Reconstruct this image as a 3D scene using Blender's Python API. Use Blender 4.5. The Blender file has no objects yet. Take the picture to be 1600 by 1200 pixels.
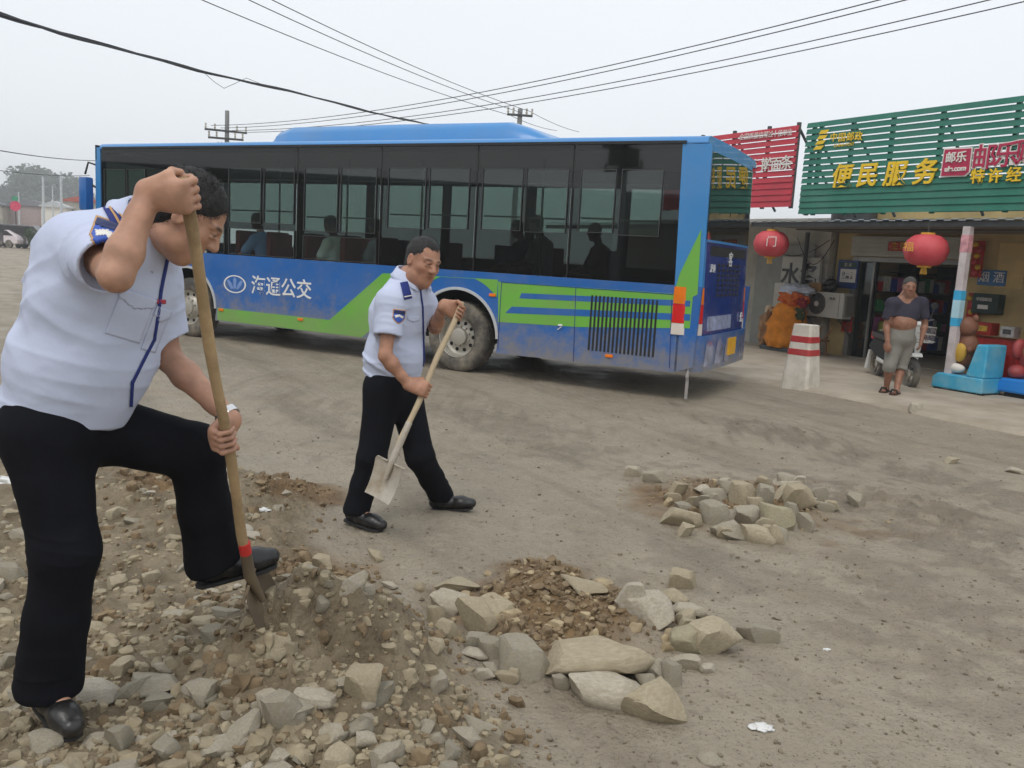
import bpy, bmesh, math, random, time
import numpy as np
from mathutils import Vector, Matrix, Euler
from mathutils.bvhtree import BVHTree
R = math.radians
T0 = time.time()
scene = bpy.context.scene
COL = scene.collection
random.seed(7)

# ------------------------------------------------------------------ camera
CAM_H, CAM_F, CAM_PITCH, CAM_ROLL = 1.6, 1347.35, 0.1455, 0.0583
cam_data = bpy.data.cameras.new('camera'); cam = bpy.data.objects.new('camera', cam_data); COL.objects.link(cam)
cam_data.sensor_width = 36.0; cam_data.lens = 36.0*CAM_F/1600.0
cam_data.clip_start = 0.05; cam_data.clip_end = 3000
cam.matrix_world = (Matrix.Translation((0, 0, CAM_H)) @ Matrix.Rotation(math.pi/2-CAM_PITCH, 4, 'X') @ Matrix.Rotation(CAM_ROLL, 4, 'Z'))
scene.camera = cam

# ------------------------------------------------------------------ world, sun, exposure (overcast, hazy daylight)
SUN_EL, SUN_AZ = R(58), R(205)      # azimuth from +Y clockwise: behind and left of the camera
world = bpy.data.worlds.new('World'); scene.world = world; world.use_nodes = True
wn, wl = world.node_tree.nodes, world.node_tree.links
for n_ in list(wn): wn.remove(n_)
w_out = wn.new('ShaderNodeOutputWorld'); w_bg = wn.new('ShaderNodeBackground'); w_sky = wn.new('ShaderNodeTexSky')
w_sky.sky_type = 'NISHITA'; w_sky.sun_disc = False
w_sky.sun_elevation = SUN_EL; w_sky.sun_rotation = SUN_AZ
w_sky.air_density = 1.0; w_sky.dust_density = 6.0; w_sky.ozone_density = 1.0
w_mix = wn.new('ShaderNodeMix'); w_mix.data_type = 'RGBA'; w_mix.inputs[0].default_value = 0.9
w_tc = wn.new('ShaderNodeTexCoord'); w_no = wn.new('ShaderNodeTexNoise'); w_no.inputs['Scale'].default_value = 1.6; w_no.inputs['Detail'].default_value = 3
w_rmp = wn.new('ShaderNodeMapRange'); w_rmp.inputs[3].default_value = 0.94; w_rmp.inputs[4].default_value = 1.05
w_mul = wn.new('ShaderNodeMix'); w_mul.data_type = 'RGBA'; w_mul.blend_type = 'MULTIPLY'; w_mul.inputs[0].default_value = 1.0
w_mix.inputs[7].default_value = (8.5, 8.85, 9.25, 1)        # the even cloud deck
wl.new(w_sky.outputs[0], w_mix.inputs[6]); wl.new(w_tc.outputs['Generated'], w_no.inputs['Vector'])
wl.new(w_no.outputs[0], w_rmp.inputs[0]); wl.new(w_mix.outputs[2], w_mul.inputs[6]); wl.new(w_rmp.outputs[0], w_mul.inputs[7])
wl.new(w_mul.outputs[2], w_bg.inputs[0]); wl.new(w_bg.outputs[0], w_out.inputs[0])
w_bg.inputs[1].default_value = 0.112
sun_d = bpy.data.lights.new('sun', 'SUN'); sun_d.energy = 0.9; sun_d.angle = R(24); sun_d.color = (1.0, 0.96, 0.9)
sun = bpy.data.objects.new('sun', sun_d); COL.objects.link(sun)
sd = Vector((math.sin(SUN_AZ)*math.cos(SUN_EL), math.cos(SUN_AZ)*math.cos(SUN_EL), math.sin(SUN_EL)))
sun.rotation_euler = sd.to_track_quat('Z', 'Y').to_euler(); sun.location = sd*40
scene.view_settings.view_transform = 'Standard'; scene.view_settings.look = 'None'
scene.view_settings.exposure = 0.12; scene.view_settings.gamma = 1.0; scene.view_settings.use_curve_mapping = False
scene.cycles.max_bounces = 8; scene.cycles.transparent_max_bounces = 12
scene.cycles.use_denoising = True

# ------------------------------------------------------------------ photo measurements -> points in the world
def ray(px, py):
    cr, sr = math.cos(CAM_ROLL), math.sin(CAM_ROLL)
    X, Y = px-800, py-600
    u = (X*cr+Y*sr)/CAM_F; v = -(-X*sr+Y*cr)/CAM_F
    c, s = math.cos(CAM_PITCH), math.sin(CAM_PITCH)
    return np.array([u, c+v*s, -s+v*c])
O_ = np.array([0, 0, CAM_H])
def at(px, py, y):
    r = ray(px, py); return O_+r*(y/r[1])
def gz(px, py, z=0.0):
    r = ray(px, py); return O_+r*((z-CAM_H)/r[2])
def on_plane(px, py, p0, n):
    r = ray(px, py); return O_+r*(np.dot(np.asarray(p0)-O_, n)/np.dot(r, n))
def nrm(v):
    v = np.asarray(v, float); return v/np.linalg.norm(v)

# ------------------------------------------------------------------ tags and links
def tag(o, label=None, cat=None, group=None, kind=None):
    if label: o['label'] = label
    if cat: o['category'] = cat
    if group: o['group'] = group
    if kind: o['kind'] = kind
    return o
def empty(name, loc=(0, 0, 0), rz=0.0, label=None, cat=None, group=None):
    o = bpy.data.objects.new(name, None); COL.objects.link(o); o.location = loc; o.rotation_euler = (0, 0, rz)
    o.empty_display_size = 0.1
    return tag(o, label, cat, group)
def copy_tree(o, parent=None):
    c = o.copy(); COL.objects.link(c)
    if parent is not None: c.parent = parent
    for ch in list(o.children): copy_tree(ch, c)
    return c
def link_mesh(name, verts, faces, m=None, parent=None, smooth=False, angle=None):
    me = bpy.data.meshes.new(name)
    if isinstance(faces, np.ndarray) and len(faces):
        n = len(faces); k = faces.shape[1]
        me.vertices.add(len(verts)); me.vertices.foreach_set('co', np.ascontiguousarray(verts, np.float32).ravel())
        me.loops.add(n*k); me.loops.foreach_set('vertex_index', np.ascontiguousarray(faces, np.int32).ravel())
        me.polygons.add(n); me.polygons.foreach_set('loop_start', np.arange(0, n*k, k, dtype=np.int32))
        me.update(calc_edges=True); me.validate()
    else:
        me.from_pydata([tuple(v) for v in verts], [], [tuple(f) for f in faces]); me.update()
    if smooth: me.polygons.foreach_set('use_smooth', [True]*len(me.polygons))
    o = bpy.data.objects.new(name, me); COL.objects.link(o)
    if m: me.materials.append(m)
    if parent is not None: o.parent = parent
    if smooth and angle: me.set_sharp_from_angle(angle=angle)
    return o

class MB:
    """collects boxes, bars, tubes, prisms and lathes; build() links them as ONE mesh object"""
    def __init__(s): s.v = []; s.f = []; s.M = Matrix.Identity(4)
    def add(s, vs, fs):
        b = len(s.v); s.v += [tuple(s.M @ Vector(v)) for v in vs]; s.f += [tuple(i+b for i in f) for f in fs]; return s
    def box(s, x0, x1, y0, y1, z0, z1, b=0.0):
        if b <= 0:
            return s.add([(x0,y0,z0),(x1,y0,z0),(x1,y1,z0),(x0,y1,z0),(x0,y0,z1),(x1,y0,z1),(x1,y1,z1),(x0,y1,z1)],
                  [(0,3,2,1),(4,5,6,7),(0,1,5,4),(1,2,6,5),(2,3,7,6),(3,0,4,7)])
        bm = bmesh.new(); bmesh.ops.create_cube(bm, size=1)
        for v in bm.verts: v.co = Vector(((x0+x1)/2+v.co.x*(x1-x0), (y0+y1)/2+v.co.y*(y1-y0), (z0+z1)/2+v.co.z*(z1-z0)))
        bmesh.ops.bevel(bm, geom=bm.edges[:]+bm.verts[:], offset=b, segments=2, affect='EDGES', profile=0.6)
        bm.verts.index_update(); s.add([v.co.copy() for v in bm.verts], [[v.index for v in f.verts] for f in bm.faces]); bm.free(); return s
    def prism(s, poly, y0, y1, axis='y'):
        """2D polygon (x,z) extruded along y (or (x,y) along z, or (y,z) along x)"""
        n = len(poly); P = lambda a, b, t: (a, t, b) if axis == 'y' else ((a, b, t) if axis == 'z' else (t, a, b))
        vs = [P(a, b, y0) for a, b in poly]+[P(a, b, y1) for a, b in poly]
        fs = [tuple(range(n)), tuple(range(2*n-1, n-1, -1))]+[(i, i+n, (i+1) % n+n, (i+1) % n) for i in range(n)]
        return s.add(vs, fs)
    def tube(s, pts, r, seg=10, caps=True):
        pts = [Vector(p) for p in pts]; n = len(pts)
        rs = list(r) if hasattr(r, '__len__') else [r]*n
        vs = []; prev = None
        for i, p in enumerate(pts):
            t = (pts[min(i+1, n-1)]-pts[max(i-1, 0)]).normalized()
            a = prev if prev is not None else (Vector((0, 0, 1)) if abs(t.z) < .9 else Vector((1, 0, 0)))
            a = (a-t*a.dot(t)).normalized(); prev = a; b = t.cross(a)
            for k in range(seg):
                th = 2*math.pi*k/seg; vs.append(p+(a*math.cos(th)+b*math.sin(th))*rs[i])
        fs = [(i*seg+k, i*seg+(k+1) % seg, (i+1)*seg+(k+1) % seg, (i+1)*seg+k) for i in range(n-1) for k in range(seg)]
        if caps: fs += [tuple(range(seg-1, -1, -1)), tuple(range((n-1)*seg, n*seg))]
        return s.add(vs, fs)
    def lathe(s, prof, c=(0, 0, 0), axis='z', seg=32, caps=True):
        """profile [(r, t)...] turned about an axis through c"""
        c = Vector(c); vs = []; n = len(prof)
        for r, t in prof:
            for k in range(seg):
                th = 2*math.pi*k/seg; a, b = r*math.cos(th), r*math.sin(th)
                vs.append(c+Vector((a, b, t) if axis == 'z' else ((a, t, b) if axis == 'y' else (t, a, b))))
        fs = [(i*seg+k, i*seg+(k+1) % seg, (i+1)*seg+(k+1) % seg, (i+1)*seg+k) for i in range(n-1) for k in range(seg)]
        if caps and prof[0][0] > 1e-6: fs.append(tuple(range(seg-1, -1, -1)))
        if caps and prof[-1][0] > 1e-6: fs.append(tuple(range((n-1)*seg, n*seg)))
        return s.add(vs, fs)
    def build(s, name, m=None, parent=None, smooth=False, angle=R(35), bevel=0.0):
        o = link_mesh(name, s.v, s.f, m, parent)
        bm = bmesh.new(); bm.from_mesh(o.data); bmesh.ops.remove_doubles(bm, verts=bm.verts, dist=1e-5)
        bmesh.ops.recalc_face_normals(bm, faces=bm.faces)
        bm.to_mesh(o.data); bm.free()
        if smooth:
            o.data.polygons.foreach_set('use_smooth', [True]*len(o.data.polygons)); o.data.set_sharp_from_angle(angle=angle)
        if bevel:
            md = o.modifiers.new('bevel', 'BEVEL'); md.width = bevel; md.segments = 2; md.limit_method = 'ANGLE'; md.angle_limit = R(40)
        return o

# ------------------------------------------------------------------ materials
def srgb(r, g, b):
    f = lambda c: (c/12.92 if c <= .04045 else ((c+.055)/1.055)**2.4)
    return (f(r/255), f(g/255), f(b/255), 1)
def mat(name, col, rough=0.6, metal=0.0, var=0.12, scale=6.0, bump=0.0, bscale=60.0, dirt=None, dirt_amt=0.0, dscale=3.0, spec=0.5, coat=0.0, bdist=0.01):
    """procedural paint/cloth/stone: base colour broken by noise, optional dirt patches and bump"""
    m = bpy.data.materials.new(name); m.use_nodes = True; nt = m.node_tree; N, L = nt.nodes, nt.links
    p = N['Principled BSDF']; p.inputs['Roughness'].default_value = rough; p.inputs['Metallic'].default_value = metal
    p.inputs['Specular IOR Level'].default_value = spec; p.inputs['Coat Weight'].default_value = coat
    tc = N.new('ShaderNodeTexCoord'); no = N.new('ShaderNodeTexNoise'); no.inputs['Scale'].default_value = scale; no.inputs['Detail'].default_value = 6
    L.new(tc.outputs['Object'], no.inputs['Vector'])
    c = col if len(col) == 4 else (*col, 1)
    mx = N.new('ShaderNodeMix'); mx.data_type = 'RGBA'
    mx.inputs[6].default_value = tuple(min(1, v*(1-var)) for v in c[:3])+(1,); mx.inputs[7].default_value = tuple(min(1, v*(1+var)) for v in c[:3])+(1,)
    mr = N.new('ShaderNodeMapRange'); mr.inputs[1].default_value = .3; mr.inputs[2].default_value = .7
    L.new(no.outputs[0], mr.inputs[0]); L.new(mr.outputs[0], mx.inputs[0]); out = mx.outputs[2]
    if dirt is not None:
        n2 = N.new('ShaderNodeTexNoise'); n2.inputs['Scale'].default_value = dscale; n2.inputs['Detail'].default_value = 8; n2.inputs['Roughness'].default_value = .65
        L.new(tc.outputs['Object'], n2.inputs['Vector'])
        r2 = N.new('ShaderNodeMapRange'); r2.inputs[1].default_value = .42; r2.inputs[2].default_value = .72; r2.inputs[4].default_value = dirt_amt
        L.new(n2.outputs[0], r2.inputs[0]); m2 = N.new('ShaderNodeMix'); m2.data_type = 'RGBA'
        m2.inputs[7].default_value = dirt if len(dirt) == 4 else (*dirt, 1)
        L.new(r2.outputs[0], m2.inputs[0]); L.new(out, m2.inputs[6]); out = m2.outputs[2]
        ra = N.new('ShaderNodeMapRange'); ra.inputs[3].default_value = rough; ra.inputs[4].default_value = min(1, rough+.35)
        L.new(r2.outputs[0], ra.inputs[0]); L.new(ra.outputs[0], p.inputs['Roughness'])
    L.new(out, p.inputs['Base Color'])
    if bump > 0:
        n3 = N.new('ShaderNodeTexNoise'); n3.inputs['Scale'].default_value = bscale; n3.inputs['Detail'].default_value = 5
        L.new(tc.outputs['Object'], n3.inputs['Vector'])
        bp = N.new('ShaderNodeBump'); bp.inputs['Strength'].default_value = bump; bp.inputs['Distance'].default_value = bdist
        L.new(n3.outputs[0], bp.inputs['Height']); L.new(bp.outputs[0], p.inputs['Normal'])
    return m
def glass(name, tint, trans=0.5, rough=0.02, refl=0.08, body=(0.02, 0.025, 0.025)):
    """thin tinted pane: part see-through, part dark body, with a clear-coat reflection"""
    m = bpy.data.materials.new(name); m.use_nodes = True; N, L = m.node_tree.nodes, m.node_tree.links
    N.remove(N['Principled BSDF']); out = N['Material Output']
    t = N.new('ShaderNodeBsdfTransparent'); t.inputs[0].default_value = (*tint, 1)
    d = N.new('ShaderNodeBsdfDiffuse'); d.inputs[0].default_value = (*body, 1)
    g = N.new('ShaderNodeBsdfGlossy'); g.inputs['Roughness'].default_value = rough
    m1 = N.new('ShaderNodeMixShader'); m1.inputs[0].default_value = trans
    L.new(d.outputs[0], m1.inputs[1]); L.new(t.outputs[0], m1.inputs[2])
    lw = N.new('ShaderNodeLayerWeight'); lw.inputs[0].default_value = .5
    pw = N.new('ShaderNodeMath'); pw.operation = 'POWER'; pw.inputs[1].default_value = 5; L.new(lw.outputs['Facing'], pw.inputs[0])
    ad = N.new('ShaderNodeMath'); ad.operation = 'MULTIPLY_ADD'; ad.inputs[1].default_value = 1-refl; ad.inputs[2].default_value = refl; ad.use_clamp = True; L.new(pw.outputs[0], ad.inputs[0])
    m2 = N.new('ShaderNodeMixShader'); L.new(ad.outputs[0], m2.inputs[0]); L.new(m1.outputs[0], m2.inputs[1]); L.new(g.outputs[0], m2.inputs[2])
    L.new(m2.outputs[0], out.inputs[0]); return m

# ------------------------------------------------------------------ numpy noise
def _hash(ix, iy, iz, seed):
    h = (ix.astype(np.int64)*374761393+iy.astype(np.int64)*668265263+iz.astype(np.int64)*2147483647+seed*974711) & 0x7fffffff
    h = ((h ^ (h >> 13))*1274126177) & 0x7fffffff
    return ((h ^ (h >> 16)) & 0xffff)/65535.0
def vnoise(P, seed=0):
    i = np.floor(P).astype(np.int64); f = P-i; f = f*f*(3-2*f)
    r = 0
    for dx in (0, 1):
        wx = f[:, 0] if dx else 1-f[:, 0]
        for dy in (0, 1):
            wy = f[:, 1] if dy else 1-f[:, 1]
            for dz in (0, 1):
                wz = f[:, 2] if dz else 1-f[:, 2]
                r = r+wx*wy*wz*_hash(i[:, 0]+dx, i[:, 1]+dy, i[:, 2]+dz, seed)
    return r-0.5
def fbm(P, octs=4, seed=0, gain=.5):
    r = 0; a = 1.0
    for o in range(octs): r = r+a*vnoise(P*(2.03**o), seed+o*17); a *= gain
    return r
FONT = None
def text_mesh(body, size, extrude=0.004, name='lettering', bold=0.0, shear=0.0):
    cu = bpy.data.curves.new(name, 'FONT'); cu.body = body; cu.size = size; cu.extrude = extrude; cu.align_x = 'CENTER'; cu.align_y = 'CENTER'
    cu.offset = bold; cu.shear = shear
    o = bpy.data.objects.new(name, cu); COL.objects.link(o)
    dg = bpy.context.evaluated_depsgraph_get(); dg.update()
    me = bpy.data.meshes.new_from_object(o.evaluated_get(dg)); bpy.data.objects.remove(o); bpy.data.curves.remove(cu)
    me.name = name; return me
def text(body, size, M, m, parent=None, name='lettering', extrude=.004, bold=0.0, shear=0.0, stretch=(1, 1)):
    """letters as a mesh; M maps the text's own (x right, y up, z towards reader) frame into the parent's frame"""
    me = text_mesh(body, size, extrude, name, bold, shear)
    me.transform(M @ Matrix.Diagonal((stretch[0], stretch[1], 1, 1))); o = bpy.data.objects.new(name, me); COL.objects.link(o)
    me.materials.clear(); me.materials.append(m)
    if parent is not None: o.parent = parent
    return o
def frame(o, x, y, z=None):
    x = Vector(x).normalized(); y = Vector(y); y = (y-x*y.dot(x)).normalized(); z = x.cross(y)
    M = Matrix((x, y, z)).transposed().to_4x4(); M.translation = Vector(o); return M

# ================================================================== GROUND
ST = R(120.81)                                     # street direction (away from the camera)
KD = np.array([math.cos(ST), math.sin(ST), 0.0])
KN = np.array([-KD[1], KD[0], 0.0]); KN = -KN       # towards the shops
KP = np.array([5.70, 9.358, 0.0])                   # a point on the kerb line
def street_uv(x, y):
    return (x-KP[0])*KD[0]+(y-KP[1])*KD[1], (x-KP[0])*KN[0]+(y-KP[1])*KN[1]
BANK_PX = [(-420, 720), (0, 690), (120, 700), (250, 712), (380, 738), (470, 762), (500, 800), (480, 850), (540, 905), (620, 945), (690, 1010), (740, 1075), (800, 1160), (840, 1260), (-1500, 1500)]
BANK = np.array([gz(*p)[:2] for p in BANK_PX[:-1]]+[(0.05, 1.2), (-3.5, 1.2)])
def poly_sd(X, Y, poly):
    """signed distance, negative inside"""
    d = np.full(X.shape, 1e9); ins = np.zeros(X.shape, bool); n = len(poly)
    for i in range(n):
        ax, ay = poly[i]; bx, by = poly[(i+1) % n]
        ex, ey = bx-ax, by-ay
        t = np.clip(((X-ax)*ex+(Y-ay)*ey)/(ex*ex+ey*ey), 0, 1)
        d = np.minimum(d, (X-ax-t*ex)**2+(Y-ay-t*ey)**2)
        c = ((ay > Y) != (by > Y)) & (X < (bx-ax)*(Y-ay)/(by-ay+1e-12)+ax); ins ^= c
    d = np.sqrt(d); return np.where(ins, -d, d)
def sstep(a, b, x):
    t = np.clip((x-a)/(b-a), 0, 1); return t*t*(3-2*t)
TIP = at(430, 975, 2.86)                            # where the blade meets the heap
HEAPS = [(TIP[0]+.02, TIP[1]+.1, .19, .36), (gz(560, 1010)[0], gz(560, 1010)[1], .10, .30), (gz(830, 925)[0], gz(830, 925)[1], .07, .22), (gz(560, 1110)[0], gz(560, 1110)[1], .09, .28),
         (gz(920, 975)[0], gz(920, 975)[1], .05, .3), (gz(1170, 790)[0], gz(1170, 790)[1], .06, .42), (gz(440, 775)[0], gz(440, 775)[1], .06, .3), (gz(240, 790)[0], gz(240, 790)[1], .05, .4),
         (gz(1200, 675)[0], gz(1200, 675)[1], .05, .7), (gz(1420, 790)[0], gz(1420, 790)[1], .03, .5)]
DIRT = [(gz(880, 960), .62), (gz(1160, 785), .85), (gz(440, 780), .45), (gz(500, 905), .42), (gz(250, 780), .35), (gz(850, 900), .3)]
CHURN = [(*gz(px, py)[:2], a, b, h) for px, py, a, b, h in ((1200, 678, 1.1, .45, .05), (1330, 700, .8, .3, .03), (1420, 800, .9, .35, .04), (1540, 770, 1.0, .4, .04), (1500, 860, .7, .3, .03), (800, 660, 1.6, .4, .025), (1400, 920, .8, .3, .02), (1500, 1060, .7, .3, .02), (600, 690, .8, .3, .02), (1080, 880, .5, .3, .015), (480, 640, 1.5, .4, .02))]
def ground_h(x, y):
    x = np.atleast_1d(np.asarray(x, float)); y = np.atleast_1d(np.asarray(y, float))
    P = np.stack([x, y, np.zeros_like(x)], 1)
    near = np.clip(1.6-np.hypot(x, y-3)/14, 0, 1)
    z = near*(0.022*fbm(P*.9, 3, 1)+.012*fbm(P*4, 3, 5))
    u, v = street_uv(x, y)
    Ps = np.stack([u*.25, v*2.6, u*0], 1)
    z += near*.022*fbm(Ps, 3, 9)                       # ruts along the street
    for tv in (-5.75, -6.05, -7.75, -8.02, -3.4, -3.7):
        wv = v+.10*np.sin(u*.5+tv)-tv; z -= near*.016*np.exp(-(wv/.10)**4)*(.55+.45*np.sin((u+np.abs(wv)*1.2)*58))*np.clip(.6+1.6*vnoise(P*1.1, 81), 0, 1)
    z *= sstep(.3, -.5, v)
    sdv = poly_sd(x, y, BANK); b = sstep(.12, -.5, sdv); bn = sstep(.05, -.12, sdv)
    z += b*.05+bn*(.07*fbm(P*2.2, 3, 21)+.055*np.abs(fbm(P*7, 3, 23))+.03*fbm(P*19, 2, 25))
    for hx, hy, hh, hr in HEAPS:
        g = np.exp(-((x-hx)**2+(y-hy)**2)/(hr*hr)); z += hh*g*(1+.9*fbm(P*5+3, 3, 31))+g*.05*np.abs(fbm(P*16, 2, 33))
    for c, r_ in DIRT:
        g = sstep(1.0, .4, np.hypot(x-c[0], (y-c[1])*1.25)/r_); z += g*(.035*np.abs(fbm(P*13+9, 3, 51))+.03*fbm(P*6, 2, 53))
    for hx, hy, ra, rb, am in CHURN:
        lx = (x-hx)*KD[0]+(y-hy)*KD[1]; ly = -(x-hx)*KD[1]+(y-hy)*KD[0]; g = np.exp(-(lx/ra)**2-(ly/rb)**2); z += am*g*(np.abs(fbm(P*9, 3, 61))*2-.3)
    return z
def gh(x, y): return float(ground_h([x], [y])[0])
def axis_coords(lo, hi, step, far, grow=1.14):
    c = list(np.arange(lo, hi, step)); s = step; a = lo; pre = []
    while a > -far: s *= grow; a -= s; pre.append(a)
    s = step; b = c[-1]; post = []
    while b < far: s *= grow; b += s; post.append(b)
    return np.array(pre[::-1]+c+post)
gx = axis_coords(-2.6, 3.4, .022, 900); gy = axis_coords(1.7, 6.6, .022, 900)
GX, GY = np.meshgrid(gx, gy); GZ = ground_h(GX.ravel(), GY.ravel())
nxg, nyg = len(gx), len(gy); ii = (np.arange(nyg-1)[:, None]*nxg+np.arange(nxg-1)[None]).ravel()
def ground_mat():
    m = bpy.data.materials.new('mud'); m.use_nodes = True; N, L = m.node_tree.nodes, m.node_tree.links
    p = N['Principled BSDF']; tc = N.new('ShaderNodeTexCoord')
    def noise(s, d=6, r=.55, vec=None, w=0):
        n = N.new('ShaderNodeTexNoise'); n.inputs['Scale'].default_value = s; n.inputs['Detail'].default_value = d; n.inputs['Roughness'].default_value = r; n.inputs['Distortion'].default_value = w
        L.new(vec or tc.outputs['Object'], n.inputs['Vector']); return n.outputs[0]
    def mr(x, a, b, c=0., d=1.):
        n = N.new('ShaderNodeMapRange'); n.inputs[1].default_value = a; n.inputs[2].default_value = b; n.inputs[3].default_value = c; n.inputs[4].default_value = d; L.new(x, n.inputs[0]); return n.outputs[0]
    def mix(f, a, b, bt='MIX'):
        n = N.new('ShaderNodeMix'); n.data_type = 'RGBA'; n.blend_type = bt
        for i, x in ((0, f), (6, a), (7, b)):
            if isinstance(x, (tuple, float, int)): n.inputs[i].default_value = x
            else: L.new(x, n.inputs[i])
        return n.outputs[2]
    mp = N.new('ShaderNodeMapping'); mp.inputs['Rotation'].default_value = (0, 0, -ST); mp.inputs['Scale'].default_value = (1, 1, 1)
    L.new(tc.outputs['Object'], mp.inputs[0]); mp2 = N.new('ShaderNodeMapping'); mp2.inputs['Scale'].default_value = (.13, 1.1, 1); L.new(mp.outputs[0], mp2.inputs[0])
    at_ = N.new('ShaderNodeAttribute'); at_.attribute_name = 'dirt'; dirt = at_.outputs['Fac']
    ab = N.new('ShaderNodeAttribute'); ab.attribute_name = 'bank'; bank = ab.outputs['Fac']
    base = mix(mr(noise(.55, 5), .35, .65), srgb(158, 147, 129), srgb(142, 131, 113))
    base = mix(mr(noise(3.2, 8, .62), .4, .7, 0, .55), base, srgb(168, 157, 139))
    base = mix(mr(noise(2.0, 8, .6, mp2.outputs[0]),   .5, .72, 0, .5), base, srgb(102, 91, 75))     # tracks along the street
    base = mix(mr(noise(30, 4, .7), .55, .75, 0, .35), base, srgb(112, 101, 84))
    base = mix(mr(noise(9, 7, .75), .58, .67, 0, .5), base, srgb(96, 86, 72))                          # churned damp flecks
    base = mix(mr(noise(75, 3, .65), .6, .67, 0, .75), base, srgb(88, 78, 66))
    ad = N.new('ShaderNodeAttribute'); ad.attribute_name = 'damp'
    base = mix(ad.outputs['Fac'], base, mix(mr(noise(6, 6, .7), .35, .65), srgb(84, 74, 62), srgb(118, 106, 89)))
    base = mix(bank, base, mix(mr(noise(5, 6, .65), .35, .65), srgb(142, 128, 104), srgb(106, 93, 73)))
    base = mix(dirt, base, mix(mr(noise(8, 6, .65), .35, .68), srgb(136, 111, 78), srgb(92, 72, 50)))
    L.new(base, p.inputs['Base Color'])
    L.new(mr(noise(1.3, 6), .35, .65, .45, .85), p.inputs['Roughness']); p.inputs['Specular IOR Level'].default_value = .4
    h1 = noise(6, 8, .62); h2 = noise(38, 5, .6); h3 = noise(2.2, 6, .6, mp2.outputs[0])
    a1 = N.new('ShaderNodeMath'); a1.operation = 'MULTIPLY_ADD'; L.new(h2, a1.inputs[0]); a1.inputs[1].default_value = .4; L.new(h1, a1.inputs[2])
    a2 = N.new('ShaderNodeMath'); a2.operation = 'MULTIPLY_ADD'; L.new(h3, a2.inputs[0]); a2.inputs[1].default_value = .8; L.new(a1.outputs[0], a2.inputs[2])
    bp = N.new('ShaderNodeBump'); bp.inputs['Strength'].default_value = .8; bp.inputs['Distance'].default_value = .08
    L.new(a2.outputs[0], bp.inputs['Height']); L.new(bp.outputs[0], p.inputs['Normal']); return m
M_MUD = ground_mat()
ground = link_mesh('ground', np.stack([GX.ravel(), GY.ravel(), GZ], 1), np.stack([ii, ii+1, ii+nxg+1, ii+nxg], 1), M_MUD, smooth=True)
tag(ground, kind='structure')
dv = np.zeros(len(GZ)); px_, py_ = GX.ravel(), GY.ravel(); PP = np.stack([px_, py_, px_*0], 1)
nz_ = fbm(PP*3.0, 4, 41)
for c, r_ in DIRT: dv = np.maximum(dv, sstep(1.1, .35, np.hypot(px_-c[0], (py_-c[1])*1.25)/r_+nz_*.9))
bk = sstep(.1, -.12, poly_sd(px_, py_, BANK)+nz_*.12)
dm = np.zeros(len(GZ)); nd_ = fbm(PP*2.6, 4, 71); ne_ = fbm(PP*9, 3, 73)
for hx, hy, ra, rb, am in CHURN:
    lx = (px_-hx)*KD[0]+(py_-hy)*KD[1]; ly = -(px_-hx)*KD[1]+(py_-hy)*KD[0]; dm = np.maximum(dm, .5*sstep(.3, .8, np.exp(-(lx/ra)**2-(ly/rb)**2)+nd_*.7+ne_*1.3)*min(1, .35+am*14)*(np.hypot(lx/ra, ly/rb) < 2.2))
for nm, arr in (('dirt', dv), ('bank', bk), ('damp', dm*(1-bk))):
    a_ = ground.data.attributes.new(nm, 'FLOAT', 'POINT'); a_.data.foreach_set('value', arr.astype(np.float32))

# ================================================================== BUS
BUS_P = np.array([2.1843, 10.2196, 0.0]); BYAW = 2.6599
BD = np.array([math.cos(BYAW), math.sin(BYAW), 0]); BN = np.array([math.sin(BYAW), -math.cos(BYAW), 0]); BN = -BN   # local +y
BL, BW, BZT = 10.83, 2.5, 3.09
def S(px, py, off=0.0):
    """photo point on the bus's near side -> (x, z) in bus coordinates"""
    q = on_plane(px, py, BUS_P+BN*off, BN)-BUS_P; return (float(np.dot(q, BD)), float(q[2]))
def RR(px, py, off=0.0):
    """photo point on the bus's rear face -> (y, z)"""
    q = on_plane(px, py, BUS_P-BD*off, BD)-BUS_P; return (float(np.dot(q, BN)), float(q[2]))
def splash(m, z0=.25, z1=.95, amt=.75):
    """mud thrown up on the lower body panels"""
    N, L = m.node_tree.nodes, m.node_tree.links; p = N['Principled BSDF']; src = p.inputs['Base Color'].links[0].from_socket; tc = [n for n in N if n.type == 'TEX_COORD'][0]
    sx = N.new('ShaderNodeSeparateXYZ'); L.new(tc.outputs['Object'], sx.inputs[0]); mr = N.new('ShaderNodeMapRange'); mr.inputs[1].default_value = z1; mr.inputs[2].default_value = z0; L.new(sx.outputs[2], mr.inputs[0])
    no = N.new('ShaderNodeTexNoise'); no.inputs['Scale'].default_value = 5; no.inputs['Detail'].default_value = 9; no.inputs['Roughness'].default_value = .7; L.new(tc.outputs['Object'], no.inputs['Vector'])
    ad = N.new('ShaderNodeMath'); ad.operation = 'MULTIPLY_ADD'; L.new(mr.outputs[0], ad.inputs[0]); ad.inputs[1].default_value = .42; L.new(no.outputs[0], ad.inputs[2])
    m2 = N.new('ShaderNodeMapRange'); m2.inputs[1].default_value = .56; m2.inputs[2].default_value = .88; m2.inputs[4].default_value = amt; L.new(ad.outputs[0], m2.inputs[0])
    mx = N.new('ShaderNodeMix'); mx.data_type = 'RGBA'; mx.inputs[7].default_value = srgb(138, 130, 114); L.new(m2.outputs[0], mx.inputs[0]); L.new(src, mx.inputs[6]); L.new(mx.outputs[2], p.inputs['Base Color'])
bus = empty('city_bus', BUS_P, BYAW, 'blue and green single-deck city bus standing across the muddy road behind the two men', 'bus')
DUST = srgb(150, 138, 118)
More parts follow.
